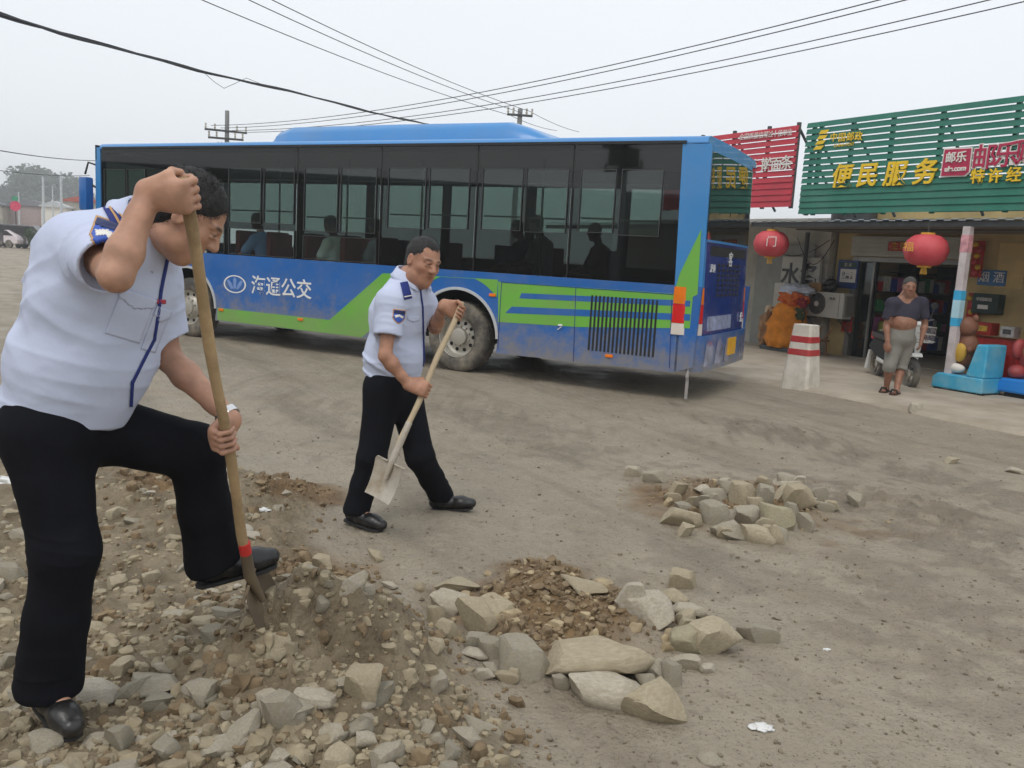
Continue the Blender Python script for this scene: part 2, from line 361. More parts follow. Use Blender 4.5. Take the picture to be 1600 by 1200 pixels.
M_BLUE = mat('bus_blue', srgb(28, 98, 172), .3, var=.06, scale=1.2, dirt=DUST, dirt_amt=.16, dscale=1.7, coat=.25)
M_BLUE2 = mat('bus_light_blue', srgb(52, 132, 196), .3, var=.05, scale=1.2, dirt=DUST, dirt_amt=.15, dscale=1.3, coat=.25)
M_NAVY = mat('bus_navy', srgb(28, 58, 130), .22, var=.1, scale=1.5, dirt=DUST, dirt_amt=.12, dscale=2, coat=.3)
M_GREEN = mat('bus_green', srgb(108, 178, 66), .3, var=.06, scale=1.4, dirt=DUST, dirt_amt=.25, dscale=1.7, coat=.2)
splash(M_BLUE); splash(M_GREEN, .3, .9, .3)
M_BLACK = mat('black_trim', (.012, .012, .013), .35, var=.2)
M_BLACKM = mat('black_matte', (.014, .014, .014), .8, var=.2)
M_TYRE = mat('tyre_rubber', srgb(72, 69, 65), .85, var=.15, scale=9, dirt=srgb(160, 150, 132), dirt_amt=.75, dscale=3.5, bump=.3, bscale=40)
M_RIM = mat('rim_steel', srgb(176, 172, 162), .42, .35, var=.12, scale=9, dirt=DUST, dirt_amt=.5, dscale=6)
M_HOLE_SHADE = mat('hole_shade_black', (.01, .01, .01), .9)  # flat black for the shade inside the wheel holes
M_WHITE = mat('white_paint', (.75, .75, .74), .45, var=.04)
M_GREYP = mat('interior_grey', (.34, .34, .33), .7, var=.08)
M_SEAT = mat('seat_red', srgb(112, 52, 46), .6, var=.15)
M_CHROME = mat('rail_steel', (.7, .7, .7), .25, .9, var=.05)
G_DARK = glass('bus_glass_dark', (.55, .58, .58), .10, refl=.10)
G_MID = glass('bus_glass_mid', (.9, .93, .92), .8, refl=.05)
G_FAR = glass('bus_glass_far', (.9, .96, .94), .93, refl=.06)
G_CLEAR = glass('bus_glass_clear', (.72, .84, .79), .56, refl=.07)
def arc(cx, cz, r, a0, a1, n): return [(cx+r*math.cos(R(a0+(a1-a0)*i/n)), cz+r*math.sin(R(a0+(a1-a0)*i/n))) for i in range(n+1)]
XR, XF, TR = 3.38, 8.577, .485
ARC_R = .66
def side_profile(z_top):
    zs = .32
    p = [(.05, .42), (.3, zs+.02)]+arc(XR, .49, ARC_R, 195, -15, 28)[::1]
    p = [(.05, .42), (.3, zs+.02), (XR-ARC_R*.97, zs)]+arc(XR, .49, ARC_R, 180, 0, 26)+[(XR+ARC_R*.97, zs), (XF-ARC_R*.97, zs)]+arc(XF, .49, ARC_R, 180, 0, 26)+[(XF+ARC_R*.97, zs), (BL-.25, zs+.02), (BL-.03, .45), (BL-.03, z_top), (.02, z_top)]
    return p
for nm, y0, y1 in (('side_panel', 0.0, -.05), ('side_panel', -BW, -BW+.05)):
    MB().prism(side_profile(1.385), y0, y1).build(nm, M_BLUE, bus)
# roof, corner posts, front and rear shells
def roof_ring(n=8, r=.11):
    pts = [(0.0, 3.04)]+arc(-r, 3.02, r, 0, 90, n)[1:]
    half = [(y, z) for y, z in pts]
    return half+[(-BW-y, z) for y, z in half[::-1]]
MB().prism([(y, z) for y, z in roof_ring()], .10, BL-.1, axis='x').build('roof', M_BLUE2, bus, smooth=True)
MB().box(.35, BL-.2, .002, .018, 3.03, 3.065).build('gutter', M_BLACK, bus)
# pod on the roof
pa, pb = S(392, 215)[0], S(822, 200)[0]
pod = MB(); prof = [(-.36, 3.1), (-.40, 3.30), (-.5, 3.40), (-.66, 3.43), (-BW+.66, 3.43), (-BW+.5, 3.40), (-BW+.40, 3.3), (-BW+.36, 3.1)]
n0 = len(prof); sec = [(pb-.05, .35), (pb+.25, .75), (pb+.55, 1.0), ((pa+pb)/2, 1.02), (pa-.4, 1.0), (pa-.12, .8), (pa, .4)]
vs = [(x, -BW/2+(y+BW/2)*(.86+.14*s), 3.1+(z-3.1)*s) for x, s in sec for y, z in prof]
fs = [(i*n0+k, i*n0+k+1, (i+1)*n0+k+1, (i+1)*n0+k) for i in range(len(sec)-1) for k in range(n0-1)]+[tuple(range(n0)), tuple(range((len(sec)-1)*n0, len(sec)*n0))]
pod.add(vs, fs); podo = pod.build('roof_pod', M_BLUE2, bus, smooth=True, angle=R(50))
# rear shell: curved corners, window opening
RZ0, RZ1 = 1.98, 2.98
def rear_x(y, z=0):
    e = .26; t = 0
    for d in (-y, BW+y):
        if d < e: t = max(t, e-math.sqrt(max(0, e*e-(e-d)**2)))
    return t+.035*(2*abs(y+BW/2)/BW)**2
ys = [0, -.02, -.06, -.12, -.2, -.3, -.6, -1.0, -1.25]; ys = ys+[-BW-y for y in ys[-2::-1]]
def rear_band(z0, z1, y_a, y_b, off=0.0, thick=.03, lean=.0):
    yy = [y for y in ys if y_b < y < y_a]; yy = [y_a]+yy+[y_b]
    b = MB(); n = len(yy); vs = []
    for z in (z0, z1):
        for t in (0, thick):
            for y in yy: vs.append((rear_x(y)-off+t+lean*(z-.4), y, z))
    fs = []
    for i in range(n-1):
        fs += [(i, i+1, 2*n+i+1, 2*n+i), (n+i, 3*n+i, 3*n+i+1, n+i+1), (i, n+i, n+i+1, i+1), (2*n+i, 2*n+i+1, 3*n+i+1, 3*n+i)]
    fs += [(0, 2*n, 3*n, n), (n-1, 2*n-1, 4*n-1, 3*n-1)]
    return b.add(vs, fs)
LEAN = .028
rear_band(.78, 1.93, -.22, -BW+.22, .004, lean=LEAN).build('rear_panel', M_NAVY, bus, smooth=True)
rear_band(.36, .8, 0.0, -BW, .05).build('rear_bumper', M_BLUE, bus, smooth=True)
for a, b_ in ((0.0, -.22), (-BW+.22, -BW)):
    rear_band(.8, 3.06, a, b_, .0, lean=LEAN).build('corner_post', M_BLUE2, bus, smooth=True)
rear_band(2.96, 3.135, -.2, -BW+.2, .0, lean=LEAN).build('rear_header', M_BLUE2, bus, smooth=True)
rear_band(1.93, 2.97, -.2, -BW+.2, .012, .012, lean=LEAN).build('rear_window', glass('rear_glass', (.4, .45, .45), .06, refl=.26), bus, smooth=True)
for z, h_ in ((1.915, .03),):
    rear_band(z, z+h_, -.18, -BW+.18, .02, lean=LEAN).build('trim', M_BLUE2, bus, smooth=True)
# front
MB().prism([(0, .35), (-BW, .35), (-BW, 1.3), (0, 1.3)], BL-.03, BL, axis='x').build('front_panel', M_BLUE, bus)
MB().prism([(-.1, 1.3), (-BW+.1, 1.3), (-BW+.1, 2.85), (-.1, 2.85)], BL-.02, BL-.005, axis='x').build('windscreen', G_CLEAR, bus)
MB().prism([(0, 2.85), (-BW, 2.85), (-BW, 3.1), (0, 3.1)], BL-.04, BL, axis='x').build('destination_box', M_BLACK, bus)
for y in (0, -BW+.12): MB().box(BL-.13, BL-.002, y-.12 if y == 0 else y-.12, y if y == 0 else y, 1.385, 3.06).build('corner_post', M_BLUE2, bus)
# near side windows -------------------------------------------------
xe_top, xe_bot = S(1078, 214)[0], S(1055, 446)[0]
Xs = [S(463, 330)[0], S(593, 335)[0], S(742, 340)[0], S(890, 345)[0]]
WZ0, WZ1 = 1.39, 3.03
edges = [BL-.13]+Xs+[.33]
GAP = .022
def quad_frame(x0, x1, z0, z1, holes, y0, y1):
    """flat plate in x-z with rectangular holes (grid cut), as boxes"""
    b = MB(); xs = sorted({x0, x1, *[h[0] for h in holes], *[h[1] for h in holes]}); zs = sorted({z0, z1, *[h[2] for h in holes], *[h[3] for h in holes]})
    for i in range(len(xs)-1):
        for j in range(len(zs)-1):
            cx, cz = (xs[i]+xs[i+1])/2, (zs[j]+zs[j+1])/2
            if any(h[0] < cx < h[1] and h[2] < cz < h[3] for h in holes): continue
            b.add([(xs[i], y0, zs[j]), (xs[i+1], y0, zs[j]), (xs[i+1], y0, zs[j+1]), (xs[i], y0, zs[j+1])], [(0, 1, 2, 3)])
    o = b
    return o
def px_rect(x0, y0, x1, y1):
    a = S(x1, (y0+y1)/2)[0]; b = S(x0, (y0+y1)/2)[0]; cx = (x0+x1)/2
    return (min(a, b), max(a, b), S(cx, y1)[1], S(cx, y0)[1])
WIN = [ # (upper panes, lower panes) in photo pixels
  ([(162, 264, 195, 322), (197, 264, 226, 322), (356, 262, 407, 348), (411, 262, 459, 350)], [(356, 358, 459, 400), (300, 352, 350, 398)]),
  ([(474, 262, 527, 362), (531, 262, 587, 364)], [(472, 370, 587, 408)]),
  ([(605, 262, 664, 357), (669, 262, 732, 358)], []),
  ([(752, 263, 815, 360), (820, 263, 886, 364)], []),
  ([(905, 264, 960, 364), (968, 264, 1033, 369)], [])]
M_GLB = glass('black_glass', (.5, .55, .54), .18, rough=.03, refl=.055, body=(.004, .0045, .0045))
M_FRAME = mat('window_frame_grey', (.045, .047, .048), .4, var=.1)
for k in range(5):
    x1, x0 = edges[k]-GAP/2, edges[k+1]+GAP/2
    up, lo = WIN[k]; ups = [px_rect(*r) for r in up]; los = [px_rect(*r) for r in lo]
    holes = ups+los
    b = quad_frame(x0, x1, WZ0, WZ1, holes, -.012, -.02)
    if k == 4:   # the slanted rear end of the glass band
        sl = lambda z: (xe_bot+(xe_top-xe_bot)*(z-S(1055, 446)[1])/(S(1078, 214)[1]-S(1055, 446)[1]))
        b.v = [(sl(v[2]) if abs(v[0]-x0) < 1e-4 else v[0], v[1], v[2]) for v in b.v]
    w = b.build('window', M_GLB, bus)
    for i, h in enumerate(holes):
        f = .009; fr = MB()
        for a in ((h[0], h[1], h[2], h[2]+f), (h[0], h[1], h[3]-f, h[3]), (h[0], h[0]+f, h[2]+f, h[3]-f), (h[1]-f, h[1], h[2]+f, h[3]-f)):
            fr.box(a[0], a[1], -.045, -.004, a[2], a[3])
        fr.build('frame', M_FRAME, w)
        MB().box(h[0]+f, h[1]-f, -.02, -.016, h[2]+f, h[3]-f).build('pane', G_CLEAR if i < len(ups) else G_MID, w)
for x in Xs: MB().box(x-GAP/2, x+GAP/2, -.05, -.016, WZ0, WZ1).build('pillar', M_BLACKM, bus)
sl0, sl1 = xe_bot, xe_top
MB().prism([(0.02, 1.385), (sl0-.004, 1.385), (sl1-.004, WZ1), (0.05, WZ1)], -.04, -.004).build('quarter_panel', M_BLUE2, bus)
MB().box(.33, BL-.13, -.05, -.03, WZ1, 3.04).build('cant_rail', M_BLACKM, bus)
# far side: pillars and panes so that light comes through
fw = MB(); fx = [.35, 2.0, 3.6, 5.2, 6.8, 8.4, 10.6]
for x in fx: fw.box(x-.08, x+.08, -BW, -BW+.04, 1.38, 3.05)
fw.box(.3, BL-.1, -BW, -BW+.04, 2.72, 3.05); fw.box(.1, BL-.1, -BW, -BW+.04, 1.38, 1.55); fw.build('far_pillars', M_BLACKM, bus)
for i in range(6): MB().box(fx[i]+.08, fx[i+1]-.08, -BW+.012, -BW+.018, 1.55, 2.72).build('window', G_FAR, bus)
# inside
MB().box(.4, BL-.1, -BW+.75, -.75, .7, .76).build('floor', M_GREYP, bus)
MB().box(.3, .36, -BW+.3, -.3, .76, 1.9).build('bulkhead', M_BLACKM, bus)
MB().box(.15, BL-.15, -BW+.12, -.12, 2.97, 2.985).build('headlining', M_WHITE, bus)
def bus_seat(x, y, m):
    s = MB(); s.box(x-.02, x+.42, y-.21, y+.21, 1.13, 1.21, .03); s.box(x-.06, x+.04, y-.21, y+.21, 1.16, 1.78, .03); s.tube([(x+.2, y, .77), (x+.2, y, 1.14)], .03)
    s.M = Matrix.Identity(4)
    return s.build('passenger_seat', m, bus, smooth=True, angle=R(50))
for px in (385, 433, 490, 548, 605, 660): 
    x = S(px, 390, -.42)[0]; bus_seat(x, -.42, M_SEAT)
for i in range(8): bus_seat(2.0+i*.92, -2.05, M_SEAT if i % 2 else mat('seat_blue', srgb(46, 60, 92), .6)) if i < 8 else None
for x in (4.6, 6.0, 7.4, 2.6):
    MB().tube([(x, -.85, .77), (x, -.85, 2.96)], .017).build('grab_pole', M_CHROME, bus)
MB().tube([(.8, -.8, 2.62), (9.6, -.8, 2.62)], .016).build('grab_rail', M_CHROME, bus)
for k in range(5):
    for h in [px_rect(*r) for r in WIN[k][0]][-2:]:
        MB().tube([(h[0]+.02, -.07, h[2]+(h[3]-h[2])*.23), (h[1]-.02, -.07, h[2]+(h[3]-h[2])*.23)], .011).build('safety_bar', M_CHROME, bus)
# under the floor
MB().box(.9, BL-.6, -BW+.25, -.25, .42, .7).build('chassis', M_BLACKM, bus)
for x in (XR, XF):
    ww = MB(); wa = arc(x, .42, ARC_R+.09, 175, 5, 24); nw = len(wa); ww.add([(p_[0], -.052, p_[1]) for p_ in wa]+[(p_[0], -.72, p_[1]) for p_ in wa], [(i, i+1, nw+i+1, nw+i) for i in range(nw-1)]+[tuple(range(nw, 2*nw))]); ww.build('wheel_well', M_BLACKM, bus)
# wheels ----------------------------------------------------------------------
def wheel(x, y, front, sgn):
    tyre = MB().lathe([(.27, -.02), (.30, .0), (.36, .012), (.42, .008), (.462, -.012), (TR, -.05), (TR, -.23), (.46, -.27), (.3, -.28), (.27, -.27), (.27, -.02)], (0, 0, 0), 'y', 56, False)
    root = tyre.build('wheel', M_TYRE, bus, smooth=True, angle=R(40)); root.location = (x, y, TR-.005); root.rotation_euler = (0, 0, 0 if sgn > 0 else math.pi)
    tg = MB()
    for i in range(48):
        a = 2*math.pi*i/48; tg.M = Matrix.Rotation(a, 4, 'Y'); tg.box(TR-.02, TR+.004, -.24, -.045, -.012, .012)
    tg.build('tread', M_TYRE, root)
    if front: prof = [(.285, .0), (.278, -.012), (.262, -.02), (.245, -.05), (.2, -.055), (.17, -.02), (.125, .0), (.12, .03), (.08, .04), (.0, .045)]
    else: prof = [(.285, .0), (.278, -.012), (.265, -.03), (.255, -.11), (.22, -.13), (.15, -.12), (.12, -.1), (.115, -.04), (.08, -.03), (.0, -.028)]
    rim = MB().lathe(prof, (0, 0, 0), 'y', 48, False).build('rim', M_RIM, root, smooth=True, angle=R(30))
    rr = .222 if front else .19; yy = -.052 if front else -.124
    for i in range(10):
        a = 2*math.pi*i/10; c = (rr*math.cos(a), yy, rr*math.sin(a))
        if sgn > 0: MB().lathe([(0.0, .004), (.026, .004), (.028, -.02)], c, 'y', 14).build('vent_hole_disc', M_HOLE_SHADE, rim)  # solid black disc: the hole's shade is put into its colour
        a += .31; rn = .15 if front else .14
        if sgn > 0: MB().lathe([(.0, .035), (.013, .032), (.015, 0)], (rn*math.cos(a), (-.012 if front else -.115), rn*math.sin(a)), 'y', 6).build('wheel_nut', M_RIM, rim)
for x, fr in ((XR, 0), (XF, 1)):
    wheel(x, -.03, fr, 1); wheel(x, -BW+.03, fr, -1)
for x in (XR, XF):
    a_o, a_i = arc(x, .49, ARC_R+.012, 178, 2, 30), arc(x, .49, ARC_R-.025, 178, 2, 30)
    b = MB(); n = len(a_o)
    vs = [(p[0], .018, p[1]) for p in a_o]+[(p[0], .018, p[1]) for p in a_i]+[(p[0], -.03, p[1]) for p in a_o]+[(p[0], -.03, p[1]) for p in a_i]
    fs = []
    for i in range(n-1): fs += [(i, i+1, n+i+1, n+i), (i, 2*n+i, 2*n+i+1, i+1), (n+i, n+i+1, 3*n+i+1, 3*n+i)]
    b.add(vs, fs); b.build('wheel_arch', mat('arch_grey', srgb(188, 192, 196), .4, dirt=DUST, dirt_amt=.4), bus, smooth=True)
# livery ----------------------------------------------------------------------
def decal(name, pts, m, y, parent=None):
    return MB().prism([S(*p) if p[0] > 50 or p[1] > 50 else p for p in pts], y-.0025, y, ).build(name, m, parent or bus)
# green: sill stripe sweeping up over the rear wheel to the tail
def cut_arch(pts, cx, r, steps=14):
    return pts
ga = [S(338, 482)[0]]
g1 = MB().prism([S(340, 481), S(515, 500), S(598, 427), S(660, 428), S(668, 440), S(655, 446), S(566, 527), S(340, 500)], .0005, .003); g1.build('green_stripe', M_GREEN, bus)
arc_out = arc(XR, .49, .86, 158, 8, 26)
g2_top = [S(598, 427), S(660, 427), S(780, 437), S(1083, 458), S(1080, 470), S(1078, 513), S(905, 511), S(776, 503)]
arc_in = [(x, z) for x, z in arc_out]
# band above the arch: outer edge follows the window line, inner edge the arch
xs_b = np.linspace(S(655, 440)[0], S(778, 440)[0], 26); top = [np.interp(x, [S(1083, 458)[0], S(780, 437)[0], S(598, 427)[0]], [S(1083, 458)[1], S(780, 437)[1], S(598, 427)[1]]) for x in xs_b]
low = []
for x in xs_b:
    dx = abs(x-XR); low.append(.49+math.sqrt(max(0.0, .84**2-dx*dx)) if dx < .84 else (.49 if x < XR else 9))
low = [min(t_-.005, max(l_, S(776, 503)[1])) for t_, l_ in zip(top, low)]
vs = [(x, .003, z) for x, z in zip(xs_b, top)]+[(x, .003, z) for x, z in zip(xs_b, low)]; nb = len(xs_b)
MB().add(vs, [(i, i+1, nb+i+1, nb+i) for i in range(nb-1)]).build('green_stripe', M_GREEN, bus)
MB().prism([S(778.5, 440), S(1083, 461), S(1078, 513), S(905, 511), S(778.5, 503)], .0005, .003).build('green_stripe', M_GREEN, bus)
for pts in ([(815, 458), (1079, 470), (1078, 479), (812, 466)], [(800, 479), (1079, 491), (1078, 501), (790, 489)]):
    MB().prism([S(*p) for p in pts], .0035, .0055).build('blue_stripe', M_BLUE, bus)
MB().prism([S(1056, 449), S(1062, 428), S(1096, 358), S(1090, 460), S(1075, 468), S(1056, 458)], .001, .0045).build('green_flash', M_GREEN, bus)
# panel seams, grille, marker lamps
sm = MB()
for a, b_ in (((784, 440), (778, 545)), ((900, 449), (896, 565)), ((1050, 468), (1046, 575)), ((784, 441), (1052, 460))):
    p, q = S(*a), S(*b_); sm.tube([(p[0], .004, p[1]), (q[0], .004, q[1])], .005, 6)
sm.build('panel_seam', M_NAVY, bus)
g0, g1_ = S(1028, 467), S(921, 553); xg0, xg1 = S(1028, 500)[0], S(920, 500)[0]; zg0, zg1 = S(975, 553)[1], S(975, 465)[1]
gb = MB()
for i in range(17):
    x = xg0+(xg1-xg0)*(i+.5)/17; gb.box(x-.012, x+.012, .0, .009, zg0, zg1)
gb.build('grille', M_BLACKM, bus)
M_AMB = mat('amber_lens', srgb(230, 120, 20), .2, var=.1); M_REDL = mat('red_lens', srgb(205, 30, 32), .2, var=.1); M_CLR = mat('clear_lens', srgb(215, 205, 195), .2, var=.1)
for px, py in ((470, 499), (346, 484), (770, 461), (952, 556)):
    x, z = S(px, py); MB().box(x-.05, x+.05, 0, .018, z-.02, z+.02, .006).build('side_marker', M_AMB, bus)
hx, hz = S(876, 508); MB().box(hx-.03, hx+.03, 0, .02, hz-.012, hz+.012, .005).tube([(hx-.02, .02, hz-.02), (hx+.03, .02, hz-.06)], .006).build('door_catch', M_WHITE, bus)
# lettering on the side: text x runs to the reader's right = bus -x
a, b_ = S(393, 450), S(487, 452); zc = (S(440, 451)[1]); 
text('海通公交', abs(a[0]-b_[0])/3.95, frame(((a[0]+b_[0])/2, .003, zc), (-1, 0, 0), (0, 0, 1)), M_WHITE, bus, bold=.003)
ex, ez = S(367, 444); em = MB()
rw, rh = abs(S(350, 444)[0]-S(385, 444)[0])/2, abs(S(367, 430)[1]-S(367, 458)[1])/2
ring = lambda k, n=40: [(ex+rw*k*math.cos(2*math.pi*i/n), ez+rh*k*math.sin(2*math.pi*i/n)) for i in range(n)]
o_, i_ = ring(1), ring(.87); em.add([(x, .003, z) for x, z in o_]+[(x, .003, z) for x, z in i_], [(i, (i+1) % 40, 40+(i+1) % 40, 40+i) for i in range(40)])
em.build('emblem', M_WHITE, bus)
M_EMB = mat('emblem_blue', srgb(120, 150, 205), .4)
wg = MB()
for sg in (1, -1):
    wg.add([(ex+sg*rw*u, .003, ez+rh*v) for u, v in ((.12, -.45), (.3, .1), (.55, .5), (.72, .35), (.5, -.25), (.28, -.6))], [(0, 1, 2, 3, 4, 5)])
wg.add([(ex+rw*u, .0032, ez+rh*v) for u, v in ((-.1, -.5), (.1, -.5), (.16, .55), (0, .8), (-.16, .55))], [(0, 1, 2, 3, 4)])
wg.build('emblem', M_EMB, bus)
# rear fittings
def rear_box(name, pts, m, d=.012, off=0.0):
    b = MB(); q = [RR(*p) for p in pts]; n = len(q)
    vs = [(rear_x(y)+LEAN*(z-.4)-off-d, y, z) for y, z in q]+[(rear_x(y)+LEAN*(z-.4)-off+.004, y, z) for y, z in q]
    return b.add(vs, [tuple(range(n)), tuple(range(2*n-1, n-1, -1))]+[(i, n+i, n+(i+1) % n, (i+1) % n) for i in range(n)]).build(name, m, bus)
for sg in (0, 1):
    for (z0, z1, m) in ((1.17, 1.37, M_AMB), (.94, 1.165, M_REDL), (.8, .935, M_CLR)):
        cy = -.26 if not sg else -BW+.26; sy = 1 if not sg else -1; vs = []; n_ = 12
        for z in (z0, z1):
            for rr in (.262, .282):
                for k in range(n_+1): a = R(-4+82*k/n_); x_ = .292-rr*math.sin(a) if a > 0 else .292+.26*math.sin(-a)*3; vs.append((x_+LEAN*(z-.4)*math.sin(max(a, 0)), cy+sy*rr*math.cos(a), z))
        q = n_+1; MB().add(vs, [f_ for k in range(n_) for f_ in ((q+k, q+k+1, 3*q+k+1, 3*q+k), (k, 2*q+k, 2*q+k+1, k+1), (k, k+1, q+k+1, q+k), (2*q+k, 3*q+k, 3*q+k+1, 2*q+k+1))]+[(0, q, 3*q, 2*q), (n_, 2*q+n_, 3*q+n_, q+n_)]).build('tail_lamp', m, bus, smooth=True)
for r_ in range(7):
    for c_ in range(6):
        y = -.75-c_*.2; z = 1.28+r_*.062
        MB().box(rear_x(y)+LEAN*(z-.4)-.009, rear_x(y)+LEAN*(z-.4), y-.065, y+.065, z-.019, z+.019, .004).build('vent_slot', M_BLACKM, bus)
rear_band(1.76, 1.88, -.35, -BW+.35, .008, lean=LEAN).build('rear_recess', M_BLACKM, bus, smooth=True)
MB().box(-.075, -.05, -1.55, -1.2, .5, .72).build('number_plate', mat('plate_yellow', srgb(226, 170, 30), .4), bus)
rear_band(.84, 1.02, -.4, -1.5, .008, lean=LEAN).build('notice', mat('notice_grey', srgb(150, 160, 190), .3, var=.4, scale=12), bus)
M_FILM = mat('bumper_film', srgb(150, 158, 190), .12, .4, var=.5, scale=5)
for i in range(5):
    y = -.2-i*.42
    if i == 3: continue
    MB().add([(rear_x(yy)-.054, yy, z) for yy, z in ((y, .42), (y-.25, .42), (y-.36, .62), (y-.2, .74), (y-.05, .7))], [(0, 1, 2, 3, 4)]).build('bumper_film', M_FILM, bus)
text('客', .2, frame((LEAN*1.1-.012+.005, -1.25, 1.72), (0, -1, 0), (0, 0, 1)), M_WHITE, bus)
text('沪通', .11, frame((LEAN*1.1-.012+.02, -.48, 1.6), (0, -1, 0), (0, 0, 1)), M_WHITE, bus)
text('公', .16, frame((-.004+.01, -2.05, .95), (0, -1, 0), (0, 0, 1)), M_WHITE, bus)
# mirror, strap
mx, mz = BL+.12, 2.55
MB().tube([(BL-.05, -.05, 2.75), (BL+.1, .06, 2.8), (BL+.16, .08, 2.6)], .018).tube([(BL-.05, -.05, 2.35), (BL+.1, .06, 2.45)], .018).build('mirror_arm', M_BLACK, bus)
MB().box(BL+.04, BL+.24, .0, .16, 1.98, 2.55, .04).build('mirror', M_BLUE, bus, smooth=True)
sx = S(1074, 580)[0]; MB().tube([(sx, -.03, .4), (sx+.005, -.02, .3), (sx, -.03, .26)], [.012, .022, .014]).box(sx-.018, sx+.018, -.035, -.025, .03, .28).build('rubber_strap', mat('strap_grey', srgb(150, 145, 140), .7), bus)

# ================================================================== SHOPS ON THE RIGHT
FP0 = np.array([6.4586, 12.7145, 0.0]); FX = -KD; FY = KN.copy(); FANG = math.atan2(FX[1], FX[0]); FZ = .04
def FU(px, py, off=0.0):
    q = on_plane(px, py, FP0+FY*off, FY)-FP0; return (float(np.dot(q, FX)), float(q[2]))
def FG(px, py, z=FZ):
    q = gz(px, py, z)-FP0; return (float(np.dot(q, FX)), float(np.dot(q, FY)))
def FW(x, y, z=FZ): return tuple(FP0+FX*x+FY*y+np.array([0, 0, z]))
def fthing(name, x, y, z, label, cat, group=None, rot=0.0): return empty(name, FW(x, y, z), FANG+rot, label, cat, group)
M_CONC = mat('forecourt_concrete', srgb(172, 162, 146), .85, var=.12, scale=1.5, dirt=srgb(140, 126, 106), dirt_amt=.8, dscale=1.1, bump=.35, bscale=25)
fc = MB(); ex_ = np.arange(-30, 14, .22); fr_ = [(x, -2.42+.16*float(fbm(np.array([[x*.9, 1.3, 0]]), 3, 3)[0])) for x in ex_]
topv = [(x, y, FZ) for x, y in fr_]+[(x, 14, FZ) for x in ex_]; nq = len(ex_)
midv = [(x, y-.08, FZ-.012) for x, y in fr_]; lowv = [(x, y-.2, -.12) for x, y in fr_]
fc.add(topv+midv+lowv, [(i, i+1, nq+i+1, nq+i) for i in range(nq-1)]+[(2*nq+i, 2*nq+i+1, i+1, i) for i in range(nq-1)]+[(3*nq+i, 3*nq+i+1, 2*nq+i+1, 2*nq+i) for i in range(nq-1)])
pv = fc.build('pavement', M_CONC, smooth=True); pv.location = FW(0, 0, 0); pv.rotation_euler = (0, 0, FANG); tag(pv, kind='structure')

M_BEIGE = mat('wall_beige', srgb(196, 172, 120), .85, var=.1, scale=2, dirt=srgb(120, 104, 78), dirt_amt=.5, dscale=1.2)
M_GREYW = mat('wall_grey', srgb(178, 174, 162), .85, var=.1, scale=2, dirt=srgb(104, 98, 88), dirt_amt=.6, dscale=1.2)
M_SLAT = mat('slat_green', srgb(25, 108, 88), .55, var=.12, scale=3, dirt=srgb(92, 128, 118), dirt_amt=.45, dscale=1.6)
M_RSLAT = mat('slat_red', srgb(186, 40, 58), .5, var=.1, scale=3, dirt=srgb(150, 80, 86), dirt_amt=.4, dscale=1.6)
M_STEELG = mat('steel_dark', srgb(70, 72, 72), .55, .3, var=.15)
M_SHUT = mat('shutter_white', srgb(190, 188, 178), .55, .1, var=.08, dirt=srgb(120, 112, 98), dirt_amt=.4)
M_ROOF = mat('corrugated_roof', srgb(160, 168, 172), .5, .2, var=.1)
M_YEL = mat('letter_yellow', srgb(236, 196, 34), .45, var=.06)
M_LWHITE = mat('letter_white', srgb(225, 220, 212), .5, var=.05)
M_CRIM = mat('letter_crimson', srgb(176, 34, 74), .45, var=.08)
M_WOODB = mat('wood_brown', srgb(128, 90, 56), .7, var=.25, scale=9)
shop = fthing('shop', 0, 0, 0, 'beige single-storey shop under the green slatted sign, its dark doorway open', 'shop')
WY = 2.45
dx0, dx1, dz1 = -3.72, -1.62, 1.98
w = MB(); w.box(-4.25, dx0, WY, WY+.2, 0, 2.9); w.box(dx1, 6, WY, WY+.2, 0, 2.9); w.box(dx0, dx1, WY, WY+.2, dz1+.02, 2.9)
w.box(-4.25, -4.05, WY+.2, 9, 0, 2.9); w.box(5.8, 6, WY+.2, 9, 0, 2.9); w.box(-4.05, 5.8, 8.8, 9, 0, 2.9); w.build('wall', M_BEIGE, shop)
MB().box(-4.05, 5.8, WY+.2, 8.8, .005, .03).build('floor', M_CONC, shop)
rf = MB(); n = 90
for i in range(n):
    x0 = -4.3+10.4*i/n; x1 = -4.3+10.4*(i+1)/n; zz = .018 if i % 2 else 0
    rf.add([(x0, -.05, 2.52+zz), (x1, -.05, 2.52+zz), (x1, 9.1, 2.95+zz), (x0, 9.1, 2.95+zz), (x0, -.05, 2.505+zz), (x1, -.05, 2.505+zz), (x1, 9.1, 2.935+zz), (x0, 9.1, 2.935+zz)], [(0, 1, 2, 3), (7, 6, 5, 4), (4, 5, 1, 0)])
rf.build('roof', M_ROOF, shop)
MB().box(-4.25, 6, 0.0, .06, 2.42, 2.5).box(-4.25, 6, 1.2, 1.26, 2.44, 2.54).build('canopy_beam', M_STEELG, shop)
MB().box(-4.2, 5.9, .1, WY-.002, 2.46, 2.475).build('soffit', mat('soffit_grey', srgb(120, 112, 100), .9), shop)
sh = MB(); 
for i in range(9): sh.box(dx0-.12, dx1+.1, WY-.1-.012*(i % 2), WY-.003, dz1+.04+i*.042, dz1+.08+i*.042)
sh.build('roller_shutter', M_SHUT, shop)
df = MB(); df.box(dx0-.1, dx0, WY-.05, WY+.24, 0, dz1+.02); df.box(dx1, dx1+.09, WY-.05, WY+.24, 0, dz1+.02); df.box(dx0, dx1, WY-.04, WY+.22, dz1-.06, dz1+.02); df.box(dx0+.3, dx0+.34, WY+.06, WY+.1, 0, dz1-.06)
df.build('door_frame', mat('aluminium', srgb(150, 150, 146), .4, .5, var=.1), shop)
